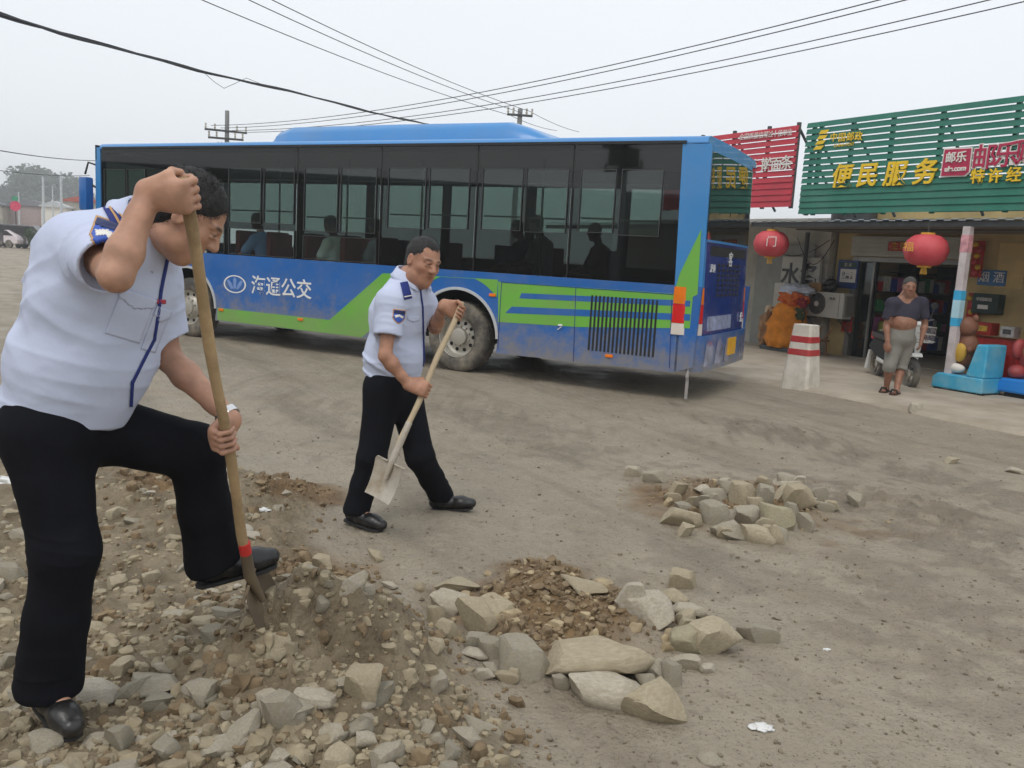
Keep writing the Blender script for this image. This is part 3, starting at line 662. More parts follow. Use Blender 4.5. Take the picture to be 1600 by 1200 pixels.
MB().box(dx0+.02, dx0+.3, WY+.07, WY+.08, .05, dz1-.08).build('door_leaf', G_CLEAR, shop)
MB().box(dx0-.05, dx1+.05, WY-.12, WY+.3, .005, .05).build('threshold', M_CONC, shop)
# posts of the canopy
M_POST = mat('post_paint', srgb(205, 196, 196), .6, var=.12, dirt=srgb(150, 140, 132), dirt_amt=.6, dscale=5)
M_CYAN = mat('post_cyan', srgb(60, 170, 214), .5, var=.1)
pst = fthing('canopy_post', 0, 0, 0, 'pale leaning canopy post with sky-blue painted bands beside the blue kiddie ride', 'post')
MB().box(-.055, .055, -.055, .055, 0, 2.42, .008).build('shaft', M_POST, pst)
for z0, z1 in ((1.36, 1.5), (.98, 1.1)): MB().box(-.058, .058, -.058, .058, z0, z1).build('painted_band', M_CYAN, pst)
MB().box(-.0585, .0585, -.0585, .0585, 1.1, 1.36).build('painted_band', mat('post_paleblue', srgb(176, 214, 226), .5), pst)
MB().box(-.058, .0585, -.0585, .058, 2.05, 2.3).build('red_smear', mat('post_pink', srgb(206, 150, 156), .6, var=.3, scale=14), pst)
p2 = fthing('drain_pipe', -4.74, 2.1, 0, 'dark upright steel pipe behind the air conditioner', 'pipe')
MB().tube([(0, 0, 0), (0, 0, 2.45)], .045).build('pipe', M_STEELG, p2, smooth=True)
p4 = fthing('canopy_post', 4.2, 0, 0, 'pale canopy post at the far right end of the shop front', 'post'); MB().box(-.055, .055, -.055, .055, 0, 2.42, .008).build('shaft', M_POST, p4)
# --- slatted signs
def slat_sign(name, x0, x1, z0, z1, y, m, label, posts, closed_to, step=.104, hgt=.086, mb=None):
    t = fthing(name, 0, y, 0, label, 'shop sign')
    s = MB(); z = z0; k = 0
    while z+hgt < z1+.01:
        h_ = step+.002 if z < closed_to else hgt
        s.add([(x0, 0, z), (x1, 0, z), (x1, .02, z+h_), (x0, .02, z+h_), (x0, .035, z+.004), (x1, .035, z+.004), (x1, .05, z+h_-.004), (x0, .05, z+h_-.004)],
              [(0, 1, 2, 3), (7, 6, 5, 4), (3, 2, 6, 7), (0, 4, 5, 1), (0, 3, 7, 4), (1, 5, 6, 2)]); z += step; k += 1
    s.build('slats', m, t)
    for px in posts: MB().box(px-.03, px+.03, .055, .11, z0-.02, z1-.0).build('upright', mb or M_STEELG, t)
    for px in posts[::2]: MB().tube([(px, .1, z1-.1), (px, 1.4, z0+.05)], .025).build('brace', M_STEELG, t)
    return t
gs = slat_sign('sign_board', -3.16, 6.0, 2.64, 4.19, -.02, M_SLAT, 'green slatted shop sign with yellow lettering above the open doorway', [-3.05, -2.9, -2.25, -1.5, -.66, .46, 1.6, 2.8, 4.2, 5.6], 3.02, mb=M_SLAT)
for a, b_ in ((-3.16, -1.55), (-.72, 3.5)): MB().box(a, b_, .1, .12, 2.64, 3.12).build('backing_sheet', M_SLAT, gs)
TXF = lambda x, z, y=-.035: frame((x, y, z-0), (1, 0, 0), (0, 0, 1))
def sign_text(par, body, px, py, size, m, y=-.012, bold=0.004, ex=.012, off=0.0, name='lettering', stretch=(1, 1), shear=0):
    x, z = FU(px, py, off); return text(body, size, TXF(x, z-FZ, y), m, par, name, ex, bold, shear, stretch)
for ch, px, py in zip('便民服务', (1317, 1357, 1400, 1447), (274, 272, 270, 267)): sign_text(gs, ch, px, py, .40, M_YEL, bold=.008, shear=.12)
for ch, px, py in zip('中国邮政', (1305, 1318, 1331, 1344), (212, 212, 211, 210)): sign_text(gs, ch, px, py, .155, M_YEL, bold=.001, ex=.005)
sign_text(gs, 'CHINA POST', 1321, 223, .07, M_YEL, bold=0, ex=.004)
lx, lz = FU(1284, 216); lg = MB()
for i in range(4):
    z = lz-FZ-.15+i*.085; lg.add([(lx-.13+.03*i, -.02, z), (lx+.04+.03*i, -.02, z), (lx+.1+.025*i, -.02, z+.06), (lx-.07+.025*i, -.02, z+.06)], [(0, 1, 2, 3)])
lg.build('emblem', M_YEL, gs)
bq = [FU(*p) for p in ((1480, 230), (1521, 228), (1517, 264), (1510, 270), (1474, 271))]
MB().prism([(x, z-FZ) for x, z in bq], -.03, .0).build('badge', M_CRIM, gs)
cx_, cz_ = np.mean([q[0] for q in bq]), np.mean([q[1] for q in bq])
MB().prism([(cx_+(x-cx_)*1.09, cz_+(z-cz_)*1.09-FZ) for x, z in bq], -.02, .005).build('badge_edge', M_LWHITE, gs)
sign_text(gs, '邮乐', 1498, 243, .165, M_LWHITE, y=-.034, bold=.003); sign_text(gs, 'ule.com', 1497, 260, .105, M_LWHITE, y=-.034, bold=.003)
for ch, px, py in zip('邮乐购', (1541, 1576, 1611), (244, 240, 235)):
    sign_text(gs, ch, px, py, .37, M_LWHITE, y=-.008, bold=.02, ex=.004); sign_text(gs, ch, px, py, .37, M_CRIM, y=-.02, bold=.004, ex=.006)
for ch, px, py in zip('特许经营店', (1530, 1557, 1587, 1616, 1646), (273, 272, 270, 268, 266)): sign_text(gs, ch, px, py, .215, M_YEL, bold=.003)
rs = slat_sign('sign_board', -7.2, -3.66, 2.80, 4.30, .3, M_RSLAT, 'red slatted shop sign with white lettering, half hidden behind the bus', [-7.1, -6.2, -5.3, -4.4, -3.7], 3.2, step=.112, hgt=.097)
for i, ch in enumerate('全国质量信得过十佳单位'): 
    px = 1160+i*7.5; py = 211.5-i*.75
    if i < 11: sign_text(rs, ch, px, py, .125, M_LWHITE, off=.3, bold=0, ex=.004)
for ch, px, py in zip('手擀面条', (1177, 1199, 1215, 1231), (258, 255.5, 254, 252)):
    sign_text(rs, ch, px-1, py, .27, M_LWHITE, off=.3, bold=.003, ex=.006)
# neighbour shop
ns = fthing('shop', -4.3, 0, 0, 'grey-walled neighbour shop under the red slatted sign, partly behind the bus', 'shop')
w = MB(); w.box(-7, -.02, 2.3, 2.5, 0, 2.75); w.box(-7, -.02, 2.5, 8, 0, 2.75); w.build('wall', M_GREYW, ns)
rf = MB()
for i in range(60):
    x0 = -7+7*i/60; x1 = -7+7*(i+1)/60; zz = .018 if i % 2 else 0
    rf.add([(x0, -.1, 2.5+zz), (x1, -.1, 2.5+zz), (x1, 8, 2.95+zz), (x0, 8, 2.95+zz), (x0, -.1, 2.485+zz), (x1, -.1, 2.485+zz)], [(0, 1, 2, 3), (4, 5, 1, 0)])
rf.build('roof', M_ROOF, ns)
MB().box(-7, -.06, -.05, 0, 2.38, 2.47).build('canopy_beam', M_STEELG, ns)
MB().box(-1.9, -.35, 2.25, 2.3, 0, 2.2).build('door_panel', mat('panel_grey', srgb(140, 140, 134), .6, var=.1, scale=5), ns)
nb_ = fthing('notice_board', -4.95, 2.2, 0, 'white wall board with black brush characters beside the grey pipe', 'notice board')
MB().box(-.45, .55, -.03, .04, 1.28, 1.95).build('panel', M_SHUT, nb_)
for ch, x, z in (('水', -.2, 1.55), ('各', .3, 1.55)): text(ch, .5, frame((x, -.036, z), (1, 0, 0), (0, 0, 1)), M_BLACK, nb_, bold=.01)
dk = fthing('roof_tank', -3.75, 2.2, 2.6, 'dark water tank on the roof between the red and green signs', 'tank')
MB().lathe([(0, .8), (.3, .78), (.42, .65), (.42, 0), (0, 0)], (0, 0, 0), 'z', 24).build('body', M_STEELG, dk, smooth=True)
# --- lanterns
M_LAN = mat('lantern_red', srgb(200, 66, 76), .6, var=.1, scale=3, dirt=srgb(206, 120, 120), dirt_amt=.5, dscale=3)
M_GOLD = mat('lantern_gold', srgb(214, 168, 50), .5, var=.1)
def lantern(px, py, off, label, txt, sgn=0):
    x, z = FU(px, py, off); t = fthing('lantern', x, off, z, label, 'lantern', 'red lanterns hanging from the eaves')
    b = MB(); seg = 20; prof = [(.09, -.235), (.19, -.215), (.28, -.14), (.325, 0), (.28, .14), (.19, .215), (.09, .235)]
    vs = []; m_ = 16
    for r, zz in prof:
        for k in range(seg*2):
            rr_ = r*(1 if k % 2 == 0 else .95); th = 2*math.pi*k/(seg*2); vs.append((rr_*math.cos(th), rr_*math.sin(th), zz))
    n2 = seg*2; b.add(vs, [(i*n2+k, i*n2+(k+1) % n2, (i+1)*n2+(k+1) % n2, (i+1)*n2+k) for i in range(len(prof)-1) for k in range(n2)])
    b.build('shade', M_LAN, t, smooth=True, angle=R(60))
    MB().lathe([(.1, -.26), (.1, -.23), (0, -.23)], (0, 0, 0)).build('rim', M_GOLD, t); MB().lathe([(0, .265), (.1, .26), (.1, .23)], (0, 0, 0)).build('rim', M_GOLD, t)
    tb = MB()
    for k in range(12): 
        a = k*math.pi/6; tb.tube([(.03*math.cos(a), .03*math.sin(a), -.25), (.045*math.cos(a), .045*math.sin(a), -.36)], .007, 5)
    tb.build('tassel', M_GOLD, t)
    MB().tube([(0, 0, .25), (0, 0, max(.3, 2.5-z))], .006, 5).build('cord', M_STEELG, t)
    dv_ = -(np.array(FW(x, off, 0)))[:2]; dl = nrm((dv_[0]*FX[0]+dv_[1]*FX[1], dv_[0]*FY[0]+dv_[1]*FY[1])); text(txt, .15 if px > 1400 else .2, frame((dl[0]*.322-dl[1]*.04*sgn, dl[1]*.322+dl[0]*.04*sgn, .02), (-dl[1], dl[0], 0), (0, 0, 1)), M_GOLD if px > 1400 else M_LWHITE, t, extrude=.006)
lantern(1447, 391, -.05, 'big red lantern hanging above the bystander in front of the doorway', '福', -6)
lantern(1205, 381, .1, 'red lantern with white characters hanging beside the tail of the bus', '门')
# --- air conditioner unit on a bracket
acx, acz = FU(1287, 477, 2.0)
ac = fthing('air_conditioner', acx-.02, 2.02, .78, 'white outdoor air conditioner unit with a round grey fan grille, under the wall', 'air conditioner')
MB().box(-.47, .47, 0, .27, 0, .5, .012).build('case', M_SHUT, ac)
fan = MB().lathe([(.0, -.012), (.2, -.012), (.215, 0), (.215, .01)], (-.17, 0, .26), 'y', 32).build('fan_grille', mat('fan_grey', srgb(66, 64, 62), .6), ac)
fr = MB()
for r in (.19, .15, .11, .07): fr.lathe([(r, -.02), (r+.008, -.02), (r+.008, -.012), (r, -.012), (r, -.02)], (-.17, 0, .26), 'y', 32, False)
for k in range(8): a = k*math.pi/4; fr.tube([(-.17, -.016, .26), (-.17+.2*math.cos(a), -.016, .26+.2*math.sin(a))], .004, 5)
fr.build('wire_guard', mat('guard_grey', srgb(120, 118, 114), .5), fan)
MB().lathe([(0, -.026), (.05, -.024), (.055, -.012)], (-.17, 0, .26), 'y', 20).build('hub', M_LWHITE, fan)
MB().box(.36, .37, -.004, 0, .03, .47).box(.47, .5, .04, .3, .05, .45).build('side_cover', mat('fan_grey2', srgb(120, 116, 108), .6), ac)
text('AUX', .07, frame((.2, -.004, .38), (1, 0, 0), (0, 0, 1)), M_STEELG, ac)
bk_ = MB(); bk_.box(-.4, -.37, 0, .4, -.04, -.002).box(.37, .4, 0, .4, -.04, -.002).tube([(-.385, .03, -.03), (-.385, .4, -.35)], .012).tube([(.385, .03, -.03), (.385, .4, -.35)], .012).build('bracket', M_STEELG, ac)
ac2x, ac2z = FU(1188, 465, 1.9); 
ac2 = fthing('air_conditioner', -5.0, 1.9, .45, 'narrow white cabinet unit standing at the grey wall just behind the bus tail', 'air conditioner')
MB().box(-.3, .3, 0, .32, 0, .95, .015).build('case', M_SHUT, ac2); MB().box(-.2, .1, -.006, .0, .2, .26).build('vent', M_STEELG, ac2); MB().box(-.3, .3, .02, .3, -.41, 0).build('stand', M_STEELG, ac2)
# boxes on the air conditioner
cb = fthing('cardboard_box', acx-.3, 2.1, 1.285, 'small brown cardboard box on the air conditioner', 'box'); MB().box(-.17, .13, -.03, .2, 0, .17, .006).build('carton', mat('card_brown', srgb(150, 112, 70), .8), cb); MB().box(-.165, .125, .07, .1, .168, .173).build('tape', M_LWHITE, cb)
cc = fthing('black_bag', acx-.02, 2.14, 1.285, 'black crumpled bag beside the cardboard box on the air conditioner', 'bag')
# wall boxes and boards
mb_ = fthing('meter_box', FU(1291, 426, WY)[0], WY-.17, FU(1291, 445, WY)[1], 'grey electric meter box on the beige wall above the air conditioner', 'meter box'); MB().box(-.19, .16, 0, .16, 0, .42, .01).build('case', M_SHUT, mb_); MB().box(-.15, .12, -.006, 0, .1, .34).build('cover', M_GREYW, mb_); MB().tube([(0, .08, .42), (0, .1, 1.1)], .014).build('conduit', M_SHUT, mb_)
nbx, nbz = FU(1325, 430, WY-.05)
nb2 = fthing('notice_board', nbx+.02, WY-.06, nbz-.26, 'blue notice board with two white sheets beside the shop doorway', 'notice board'); MB().box(-.27, .2, 0, .05, 0, .55, .004).build('board', mat('board_blue', srgb(44, 70, 130), .5, var=.3, scale=8), nb2)
MB().box(-.2, .17, -.004, -.001, .12, .38).build('paper', M_LWHITE, nb2); MB().box(-.23, .17, -.004, -.001, .41, .51).build('header', mat('board_green', srgb(30, 72, 66), .5), nb2)
text('公 示', .08, frame((-.03, -.008, .46), (1, 0, 0), (0, 0, 1)), M_LWHITE, nb2); text('日 一 二\n三 四 五', .075, frame((-.02, -.008, .25), (1, 0, 0), (0, 0, 1)), M_BLACK, nb2)
M_REDP = mat('red_print', srgb(176, 40, 34), .5, var=.35, scale=14); M_ORP = mat('orange_cloth', srgb(214, 132, 36), .8, var=.2, scale=7, bump=.4, bscale=14)
cp = fthing('couplet_banner', nbx+.1, WY-.05, .52, 'red printed couplet strip below the blue notice board', 'banner'); MB().box(-.12, .12, 0, .012, 0, .66).build('strip', M_REDP, cp)
cp2 = fthing('couplet_banner', -2.55, WY-.125, 2.13, 'dark red festive strip across the roller shutter above the doorway', 'banner'); MB().box(-.45, .35, -.012, 0, 0, .17).build('strip', M_REDP, cp2); text('生意兴隆', .17, frame((-.05, -.015, .085), (1, 0, 0), (0, 0, 1)), M_GOLD, cp2, stretch=(1, .9))
# wooden stool and red bucket below
st = fthing('stool', acx+.12, 1.75, 0, 'worn wooden step stool on the ground below the air conditioner', 'stool')
MB().box(-.2, .2, -.12, .14, .32, .36).build('seat', M_WOODB, st)
for a in (-.18, .18):
    for b_ in (-.1, .12): MB().tube([(a, b_, 0), (a*.85, b_*.8, .32)], .02).build('leg', M_WOODB, st)
MB().tube([(-.17, -.09, .14), (.17, -.09, .14)], .012).build('rung', M_WOODB, st); MB().tube([(.1, -.14, .36), (.26, -.2, .62)], .018).tube([(.1, .1, .36), (.26, .12, .62)], .018).build('back_post', M_WOODB, st)
bu = fthing('bucket', acx-.28, 1.85, 0, 'dark red plastic bucket beside the wooden stool', 'bucket'); MB().lathe([(.1, 0), (.15, .24), (.16, .25), (.14, .24), (.095, .02), (0, .02)], (0, 0, 0)).build('pail', mat('bucket_red', srgb(120, 24, 40), .4), bu, smooth=True); MB().tube([(-.15, 0, .24), (-.1, 0, .33), (0, 0, .37), (.1, 0, .33), (.15, 0, .24)], .005, 6).build('handle', M_STEELG, bu)
# covered heap of orange cloth flowers
bx_, by_ = FG(1212, 548)
def blob(name, c, r, m, parent, seed, amp=.25, fr=3.0, sub=4):
    bm = bmesh.new(); bmesh.ops.create_icosphere(bm, subdivisions=sub, radius=1)
    P = np.array([v.co for v in bm.verts]); d = 1+amp*fbm(P*fr, 4, seed)*1.6-.35*amp*np.abs(fbm(P*fr*2.5, 3, seed+5))*2
    P = P*d[:, None]*np.array(r)+np.array(c)
    F = [[v.index for v in f.verts] for f in bm.faces]; bm.free(); return link_mesh(name, P, F, m, parent, smooth=True)
cl = fthing('covered_ride', bx_+.02, by_+.25, 0, 'orange cloth covered coin ride with a flowery top beside the bus tail', 'covered ride')
b1 = MB(); b1.lathe([(.36, .12), (.42, .3), (.36, .52), (.4, .56), (.3, .8), (.33, .84), (.22, 1.0), (0, 1.02)], (0, 0, 0), 'z', 26)
vv = np.array(b1.v); vv[:, :2] *= (1+.12*np.sin(np.arctan2(vv[:, 1], vv[:, 0])*9+vv[:, 2]*9))[:, None]; b1.v = [tuple(v) for v in vv]; b1.build('cover', M_ORP, cl, smooth=True, angle=R(70))
blob('flowers', (.08, 0, 1.1), (.3, .26, .2), mat('flower_cloth', srgb(205, 110, 40), .8, var=.2, dirt=srgb(176, 34, 34), dirt_amt=1, dscale=9), cl, 4, .35, 4)
blob('plastic_wrap', (.05, .08, 1.27), (.36, .3, .13), mat('plastic_pale', srgb(205, 210, 222), .3, var=.12), cl, 8, .4, 4)
blob('leaf_bundle', (.27, .0, .78), (.09, .12, .26), mat('leaf_dark', srgb(56, 72, 40), .8, var=.3), cl, 12, .4, 4)
blob('red_bundle', (.30, .0, 1.03), (.10, .12, .15), mat('bundle_red', srgb(136, 34, 50), .7), cl, 15, .3, 4)
MB().box(-.42, .42, -.3, .34, .0, .13, .02).build('base', M_STEELG, cl)
rb = fthing('rag_bag', bx_-.45, by_+.2, 0, 'brown and cream bag leaning beside the orange covered ride', 'bag'); blob('sack', (0, 0, .42), (.17, .2, .42), mat('bag_brown', srgb(150, 116, 84), .85, var=.3, scale=6), rb, 22, .3, 3)
blob('knot', (0, 0, .84), (.09, .09, .1), mat('bag_cream', srgb(200, 180, 150), .85), rb, 23, .3, 3)
blob('folds', (.0, .02, .13), (.16, .13, .13), M_BLACK, cc, 31, .35, 4)
MB().tube([(-.05, .02, .22), (-.03, .02, .3), (.03, .02, .3), (.05, .02, .22)], .01, 6).build('handle', M_BLACK, cc)
# --- concrete bollard cone
kx, ky = FG(1241, 603)
co = fthing('bollard', kx, ky+.12, -.02, 'white tapered concrete bollard with two red bands at the forecourt edge', 'bollard', rot=.25)
M_CW = mat('bollard_white', srgb(214, 208, 196), .7, var=.06, dirt=srgb(150, 140, 116), dirt_amt=.6, dscale=4, bump=.2, bscale=30)
M_CR = mat('bollard_red', srgb(176, 40, 44), .65, var=.12, dirt=srgb(150, 110, 100), dirt_amt=.4, dscale=6)
def frus(z0, z1, H_=.93, r0=.215, r1=.135, e=0.0, m=None, nm='body'):
    f = lambda z: (r0+(r1-r0)*z/H_)+e; prof = []; b = MB(); ns_ = 4
    def sq(r, z): c = r*.18; return [(-r+c, -r, z), (r-c, -r, z), (r, -r+c, z), (r, r-c, z), (r-c, r, z), (-r+c, r, z), (-r, r-c, z), (-r, -r+c, z)]
    vs = sq(f(z0), z0)+sq(f(z1), z1); b.add(vs, [tuple(range(7, -1, -1)), tuple(range(8, 16))]+[(i, (i+1) % 8, 8+(i+1) % 8, 8+i) for i in range(8)]); return b.build(nm, m, co, bevel=.008)
frus(0, .93, m=M_CW); frus(.50, .59, e=.004, m=M_CR, nm='red_band'); frus(.68, .77, e=.004, m=M_CR, nm='red_band')
# --- scooter
sx_, sy_ = FG(1374, 590)
sc = fthing('scooter', sx_-.24+.62*math.cos(-.55), sy_+.25+.62*math.sin(-.55), 0, 'white and black electric scooter parked in front of the doorway behind the bystander', 'scooter', rot=-.55)
def disc_wheel(x, r, nm='wheel'):
    t = MB().lathe([(r-.09, -.035), (r-.03, -.05), (r, -.03), (r, .03), (r-.03, .05), (r-.09, .035), (r-.09, -.035)], (x, 0, r), 'y', 32, False).build(nm, M_TYRE, sc, smooth=True)
    b = MB().lathe([(.0, -.03), (.05, -.03), (.05, .03), (0, .03)], (x, 0, r), 'y', 16)
    for k in range(5):
        a = 2*math.pi*k/5+.3; b.tube([(x+.04*math.cos(a), 0, r+.04*math.sin(a)), (x+(r-.08)*math.cos(a), 0, r+(r-.08)*math.sin(a))], .014, 6)
    b.build('rim', M_RIM, t)
disc_wheel(-.62, .235); disc_wheel(.62, .235)
M_SCW = mat('scooter_white', srgb(208, 208, 204), .3, var=.06); M_SCR = mat('scooter_red', srgb(190, 30, 48), .3)
MB().prism([(-.45, .3), (.2, .24), (.34, .34), (.4, .62), (.36, .62), (.28, .36), (-.05, .3), (-.42, .4)], -.12, .12).build('deck', M_SCW, sc, bevel=.015)
MB().prism([(-.8, .5), (-.42, .34), (-.1, .34), (-.14, .62), (-.6, .66)], -.12, .12).build('rear_body', M_BLACKM, sc, bevel=.02)
MB().prism([(-.7, .66), (-.05, .63), (-.04, .7), (-.3, .74), (-.7, .76)], -.13, .13).build('saddle', M_BLACK, sc, bevel=.025)
MB().prism([(.36, .4), (.44, .4), (.58, .98), (.5, 1.02)], -.17, .17).build('front_shield', M_SCW, sc, bevel=.03)
MB().tube([(.62, 0, .235), (.5, 0, 1.0)], .028).build('fork', M_STEELG, sc); MB().tube([(.48, -.3, 1.04), (.5, -.1, 1.0), (.5, .1, 1.0), (.48, .3, 1.04)], .016).build('handlebar', M_STEELG, sc)
MB().box(-.86, -.76, -.07, .07, .62, .74, .015).build('tail_lamp', M_SCR, sc); MB().box(.22, .34, -.18, .0, .55, .68, .02).build('red_bag', M_SCR, sc)
MB().prism([(.5, .46), (.78, .5), (.74, .55), (.52, .52)], -.07, .07).build('front_mudguard', M_SCW, sc); MB().prism([(-.95, .12), (-.84, .12), (-.78, .42), (-.84, .44)], -.09, .09).build('rear_mudguard', M_SCW, sc)
for s_ in (-1, 1): MB().tube([(.48, s_*.25, 1.04), (.44, s_*.3, 1.2)], .006).lathe([(0, .01), (.05, .008), (.05, -.008), (0, -.01)], (.43, s_*.31, 1.25), 'x', 14).build('mirror', M_SCR if s_ < 0 else M_BLACK, sc)
bs = MB()
for i in range(7):
    x = .62+i*.045; bs.tube([(x, -.16, .95), (x, -.14, .72), (x, .14, .72), (x, .16, .95)], .005, 5)
for z in (.74, .84, .95): bs.tube([(.62, -.16, z), (.9, -.16, z), (.9, .16, z), (.62, .16, z), (.62, -.16, z)], .006, 5)
bs.build('basket', M_CHROME, sc)
# --- kiddie rides, generic figures
M_RB = mat('ride_blue', srgb(66, 168, 206), .4, var=.08, dirt=srgb(170, 196, 190), dirt_amt=.45, dscale=4); M_RB2 = mat('ride_blue_deep', srgb(40, 130, 214), .4, var=.08)
rx, ry = FG(1490, 612)
r1 = fthing('kiddie_ride', rx+.02, ry+.3, 0, 'sky-blue L-shaped coin ride with a brown toy animal beside the canopy post', 'kiddie ride')
MB().prism([(-.42, .06), (.36, .06), (.36, .28), (-.34, .28), (-.42, .22)], -.25, .25).build('base', M_RB, r1, bevel=.02)
MB().prism([(.08, .28), (.36, .28), (.36, .76), (.2, .76)], -.24, .24).build('backrest', M_RB, r1, bevel=.02)
for a in (-.35, .33):
    for b_ in (-.2, .2): MB().lathe([(.05, 0), (.05, .06), (0, .06)], (a, b_, 0), 'z', 12).build('foot', M_BLACKM, r1)
M_BRN = mat('toy_brown', srgb(120, 78, 56), .6, var=.15)
tm = blob('toy_body', (-.12, .05, .62), (.17, .16, .28), M_BRN, r1, 41, .06, 2); blob('toy_head', (-.14, .02, .98), (.15, .15, .15), M_BRN, tm, 42, .05, 2)
for s_ in (-1, 1): blob('toy_ear', (-.14+.1*s_, .03, 1.11), (.05, .035, .055), M_BRN, tm, 43, .03, 2, 3); blob('toy_paw', (-.12+.15*s_, -.09, .66), (.055, .09, .06), M_BRN, tm, 44, .03, 2, 3)
blob('toy_belly', (-.13, -.09, .6), (.1, .06, .14), mat('toy_yellow', srgb(196, 158, 60), .6), tm, 45, .03, 2, 3); blob('toy_feet', (-.14, -.13, .37), (.14, .07, .07), M_LWHITE, tm, 46, .04, 2, 3)
r2x, r2y = FG(1590, 622)
r2 = fthing('kiddie_ride', r2x+.30, r2y+.28, 0, 'deep blue coin ride with a dusty red toy bear at the right edge', 'kiddie ride')
MB().prism([(-.62, .1), (.6, .1), (.6, .34), (-.56, .3)], -.34, .34).build('base', M_RB2, r2, bevel=.03); MB().box(-.5, .5, -.28, .28, 0, .1).build('plinth', M_BLACKM, r2)
M_TR = mat('toy_red', srgb(160, 66, 66), .55, var=.15)
tb_ = blob('toy_body', (-.2, 0, .66), (.27, .26, .38), M_TR, r2, 51, .07, 2); blob('toy_head', (-.2, -.03, 1.1), (.19, .18, .17), M_TR, tb_, 52, .05, 2)
for s_ in (-1, 1): blob('toy_ear', (-.2+.16*s_, 0, 1.25), (.07, .05, .07), mat('toy_pink', srgb(196, 130, 128), .6), tb_, 53, .03, 2, 3); blob('toy_arm', (-.2+.26*s_, -.12, .72), (.08, .12, .15), M_TR, tb_, 54, .04, 2, 3); blob('toy_foot', (-.2+.2*s_, -.2, .4), (.12, .14, .1), M_TR, tb_, 55, .04, 2, 3)
blob('toy_belly', (-.22, -.2, .72), (.14, .08, .17), mat('toy_gold', srgb(176, 128, 70), .6), tb_, 56, .04, 2, 3); blob('toy_snout', (-.2, -.19, 1.06), (.09, .06, .06), mat('toy_snout', srgb(200, 150, 140), .6), tb_, 57, .03, 2, 3)
# --- goods at the right-hand wall
def goods_box(x, y, z, sx, sy, sz, col, lab, nm='goods_box', cat='box', grp=None):
    t = fthing(nm, x, y, z, lab, cat, grp); o = MB().box(-sx/2, sx/2, -sy/2, sy/2, 0, sz, .008).build('carton', mat('carton', col, .6, var=.25, scale=10), t)
    MB().box(-sx*.3, sx*.3, -sy/2-.004, -sy/2, sz*.3, sz*.75).build('print', mat('print', srgb(214, 176, 60) if sum(col[:3]) < .8 else srgb(90, 90, 90), .5, var=.4, scale=20), t); return t
wx = lambda px, py, o=WY-.1: FU(px, py, o)
tb2 = fthing('goods_table', .1, 1.75, 0, 'red draped goods table at the beige wall behind the blue ride', 'table')
MB().box(-1.1, 1.2, -.3, .4, .70, .76).build('top', M_REDP, tb2); MB().box(-1.08, 1.18, -.31, -.29, .3, .7).build('drape', M_REDP, tb2)
for a in (-1.0, 1.1):
    for b_ in (-.25, .35): MB().box(a-.03, a+.03, b_-.03, b_+.03, 0, .7).build('leg', M_WOODB, tb2)
goods_box(-.55, 1.7, .80, .3, .24, .2, srgb(170, 44, 34), 'red gift box at the left end of the goods table'); goods_box(.3, 1.68, .80, .3, .2, .26, srgb(190, 70, 40), 'orange-red carton at the middle of the goods table'); goods_box(-.15, 1.7, .80, .22, .2, .17, srgb(200, 200, 196), 'pale carton between the red boxes on the goods table'); goods_box(.8, 1.7, .80, .4, .24, .22, srgb(160, 30, 36), 'dark red carton at the right end of the goods table')
goods_box(-.2, 1.45, 0.04, .45, .3, .5, srgb(176, 36, 40), 'tall red carton on the ground under the goods table'); goods_box(.5, 1.45, .04, .4, .3, .36, srgb(130, 60, 40), 'brown carton on the ground under the goods table')
bsx, bsz = wx(1546, 434); s1 = fthing('wall_sign', bsx, WY-.04, bsz-.13, 'small blue sign with pale characters on the beige wall', 'sign'); MB().box(-.24, .24, 0, .03, 0, .26).build('plate', mat('sign_blue', srgb(58, 110, 160), .5, var=.2, scale=9), s1); text('烟 酒', .2, frame((0, -.006, .13), (1, 0, 0), (0, 0, 1)), M_LWHITE, s1)
gx_, gz2 = wx(1545, 475); s2 = fthing('mail_box', gx_, WY-.2, gz2-.17, 'dark green box with a white label on the beige wall', 'mail box'); MB().box(-.24, .22, 0, .2, 0, .34, .015).build('case', mat('dark_green', srgb(22, 52, 46), .5, var=.1), s2); MB().box(-.13, .05, -.006, 0, .08, .15).build('plate', M_LWHITE, s2); text('中国邮政', .07, frame((-.03, -.006, .24), (1, 0, 0), (0, 0, 1)), M_LWHITE, s2)
cpx = wx(1530, 420)[0]
for i, (px, py, h_, lab) in enumerate(((1527, 405, .62, 'red and gold festive hanging strip high on the wall beside the post'), (1518, 492, .75, 'red and gold festive hanging strip low on the wall beside the post'))):
    x, z = wx(px, py); t = fthing('festive_hanging', x, WY-.1, z-h_/2, lab, 'decoration'); MB().box(-.1, .1, 0, .02, 0, h_).build('strip', M_REDP, t)
    for k in range(6): blob('ornament', (.05*math.sin(k*2.1), -.03, .08+k*h_/6.5), (.055, .04, .05), M_GOLD if k % 2 else M_LAN, t, 60+k, .2, 3, 2)
x, z = wx(1567, 420); pa_ = MB(); t = fthing('price_list', x+.05, WY-.02, z-.32, 'tall pale yellow printed sheet on the beige wall beside the blue sign', 'poster'); MB().box(-.2, .26, 0, .015, 0, .75).build('sheet', mat('poster_yellow', srgb(206, 178, 120), .7, var=.15, scale=3), t)
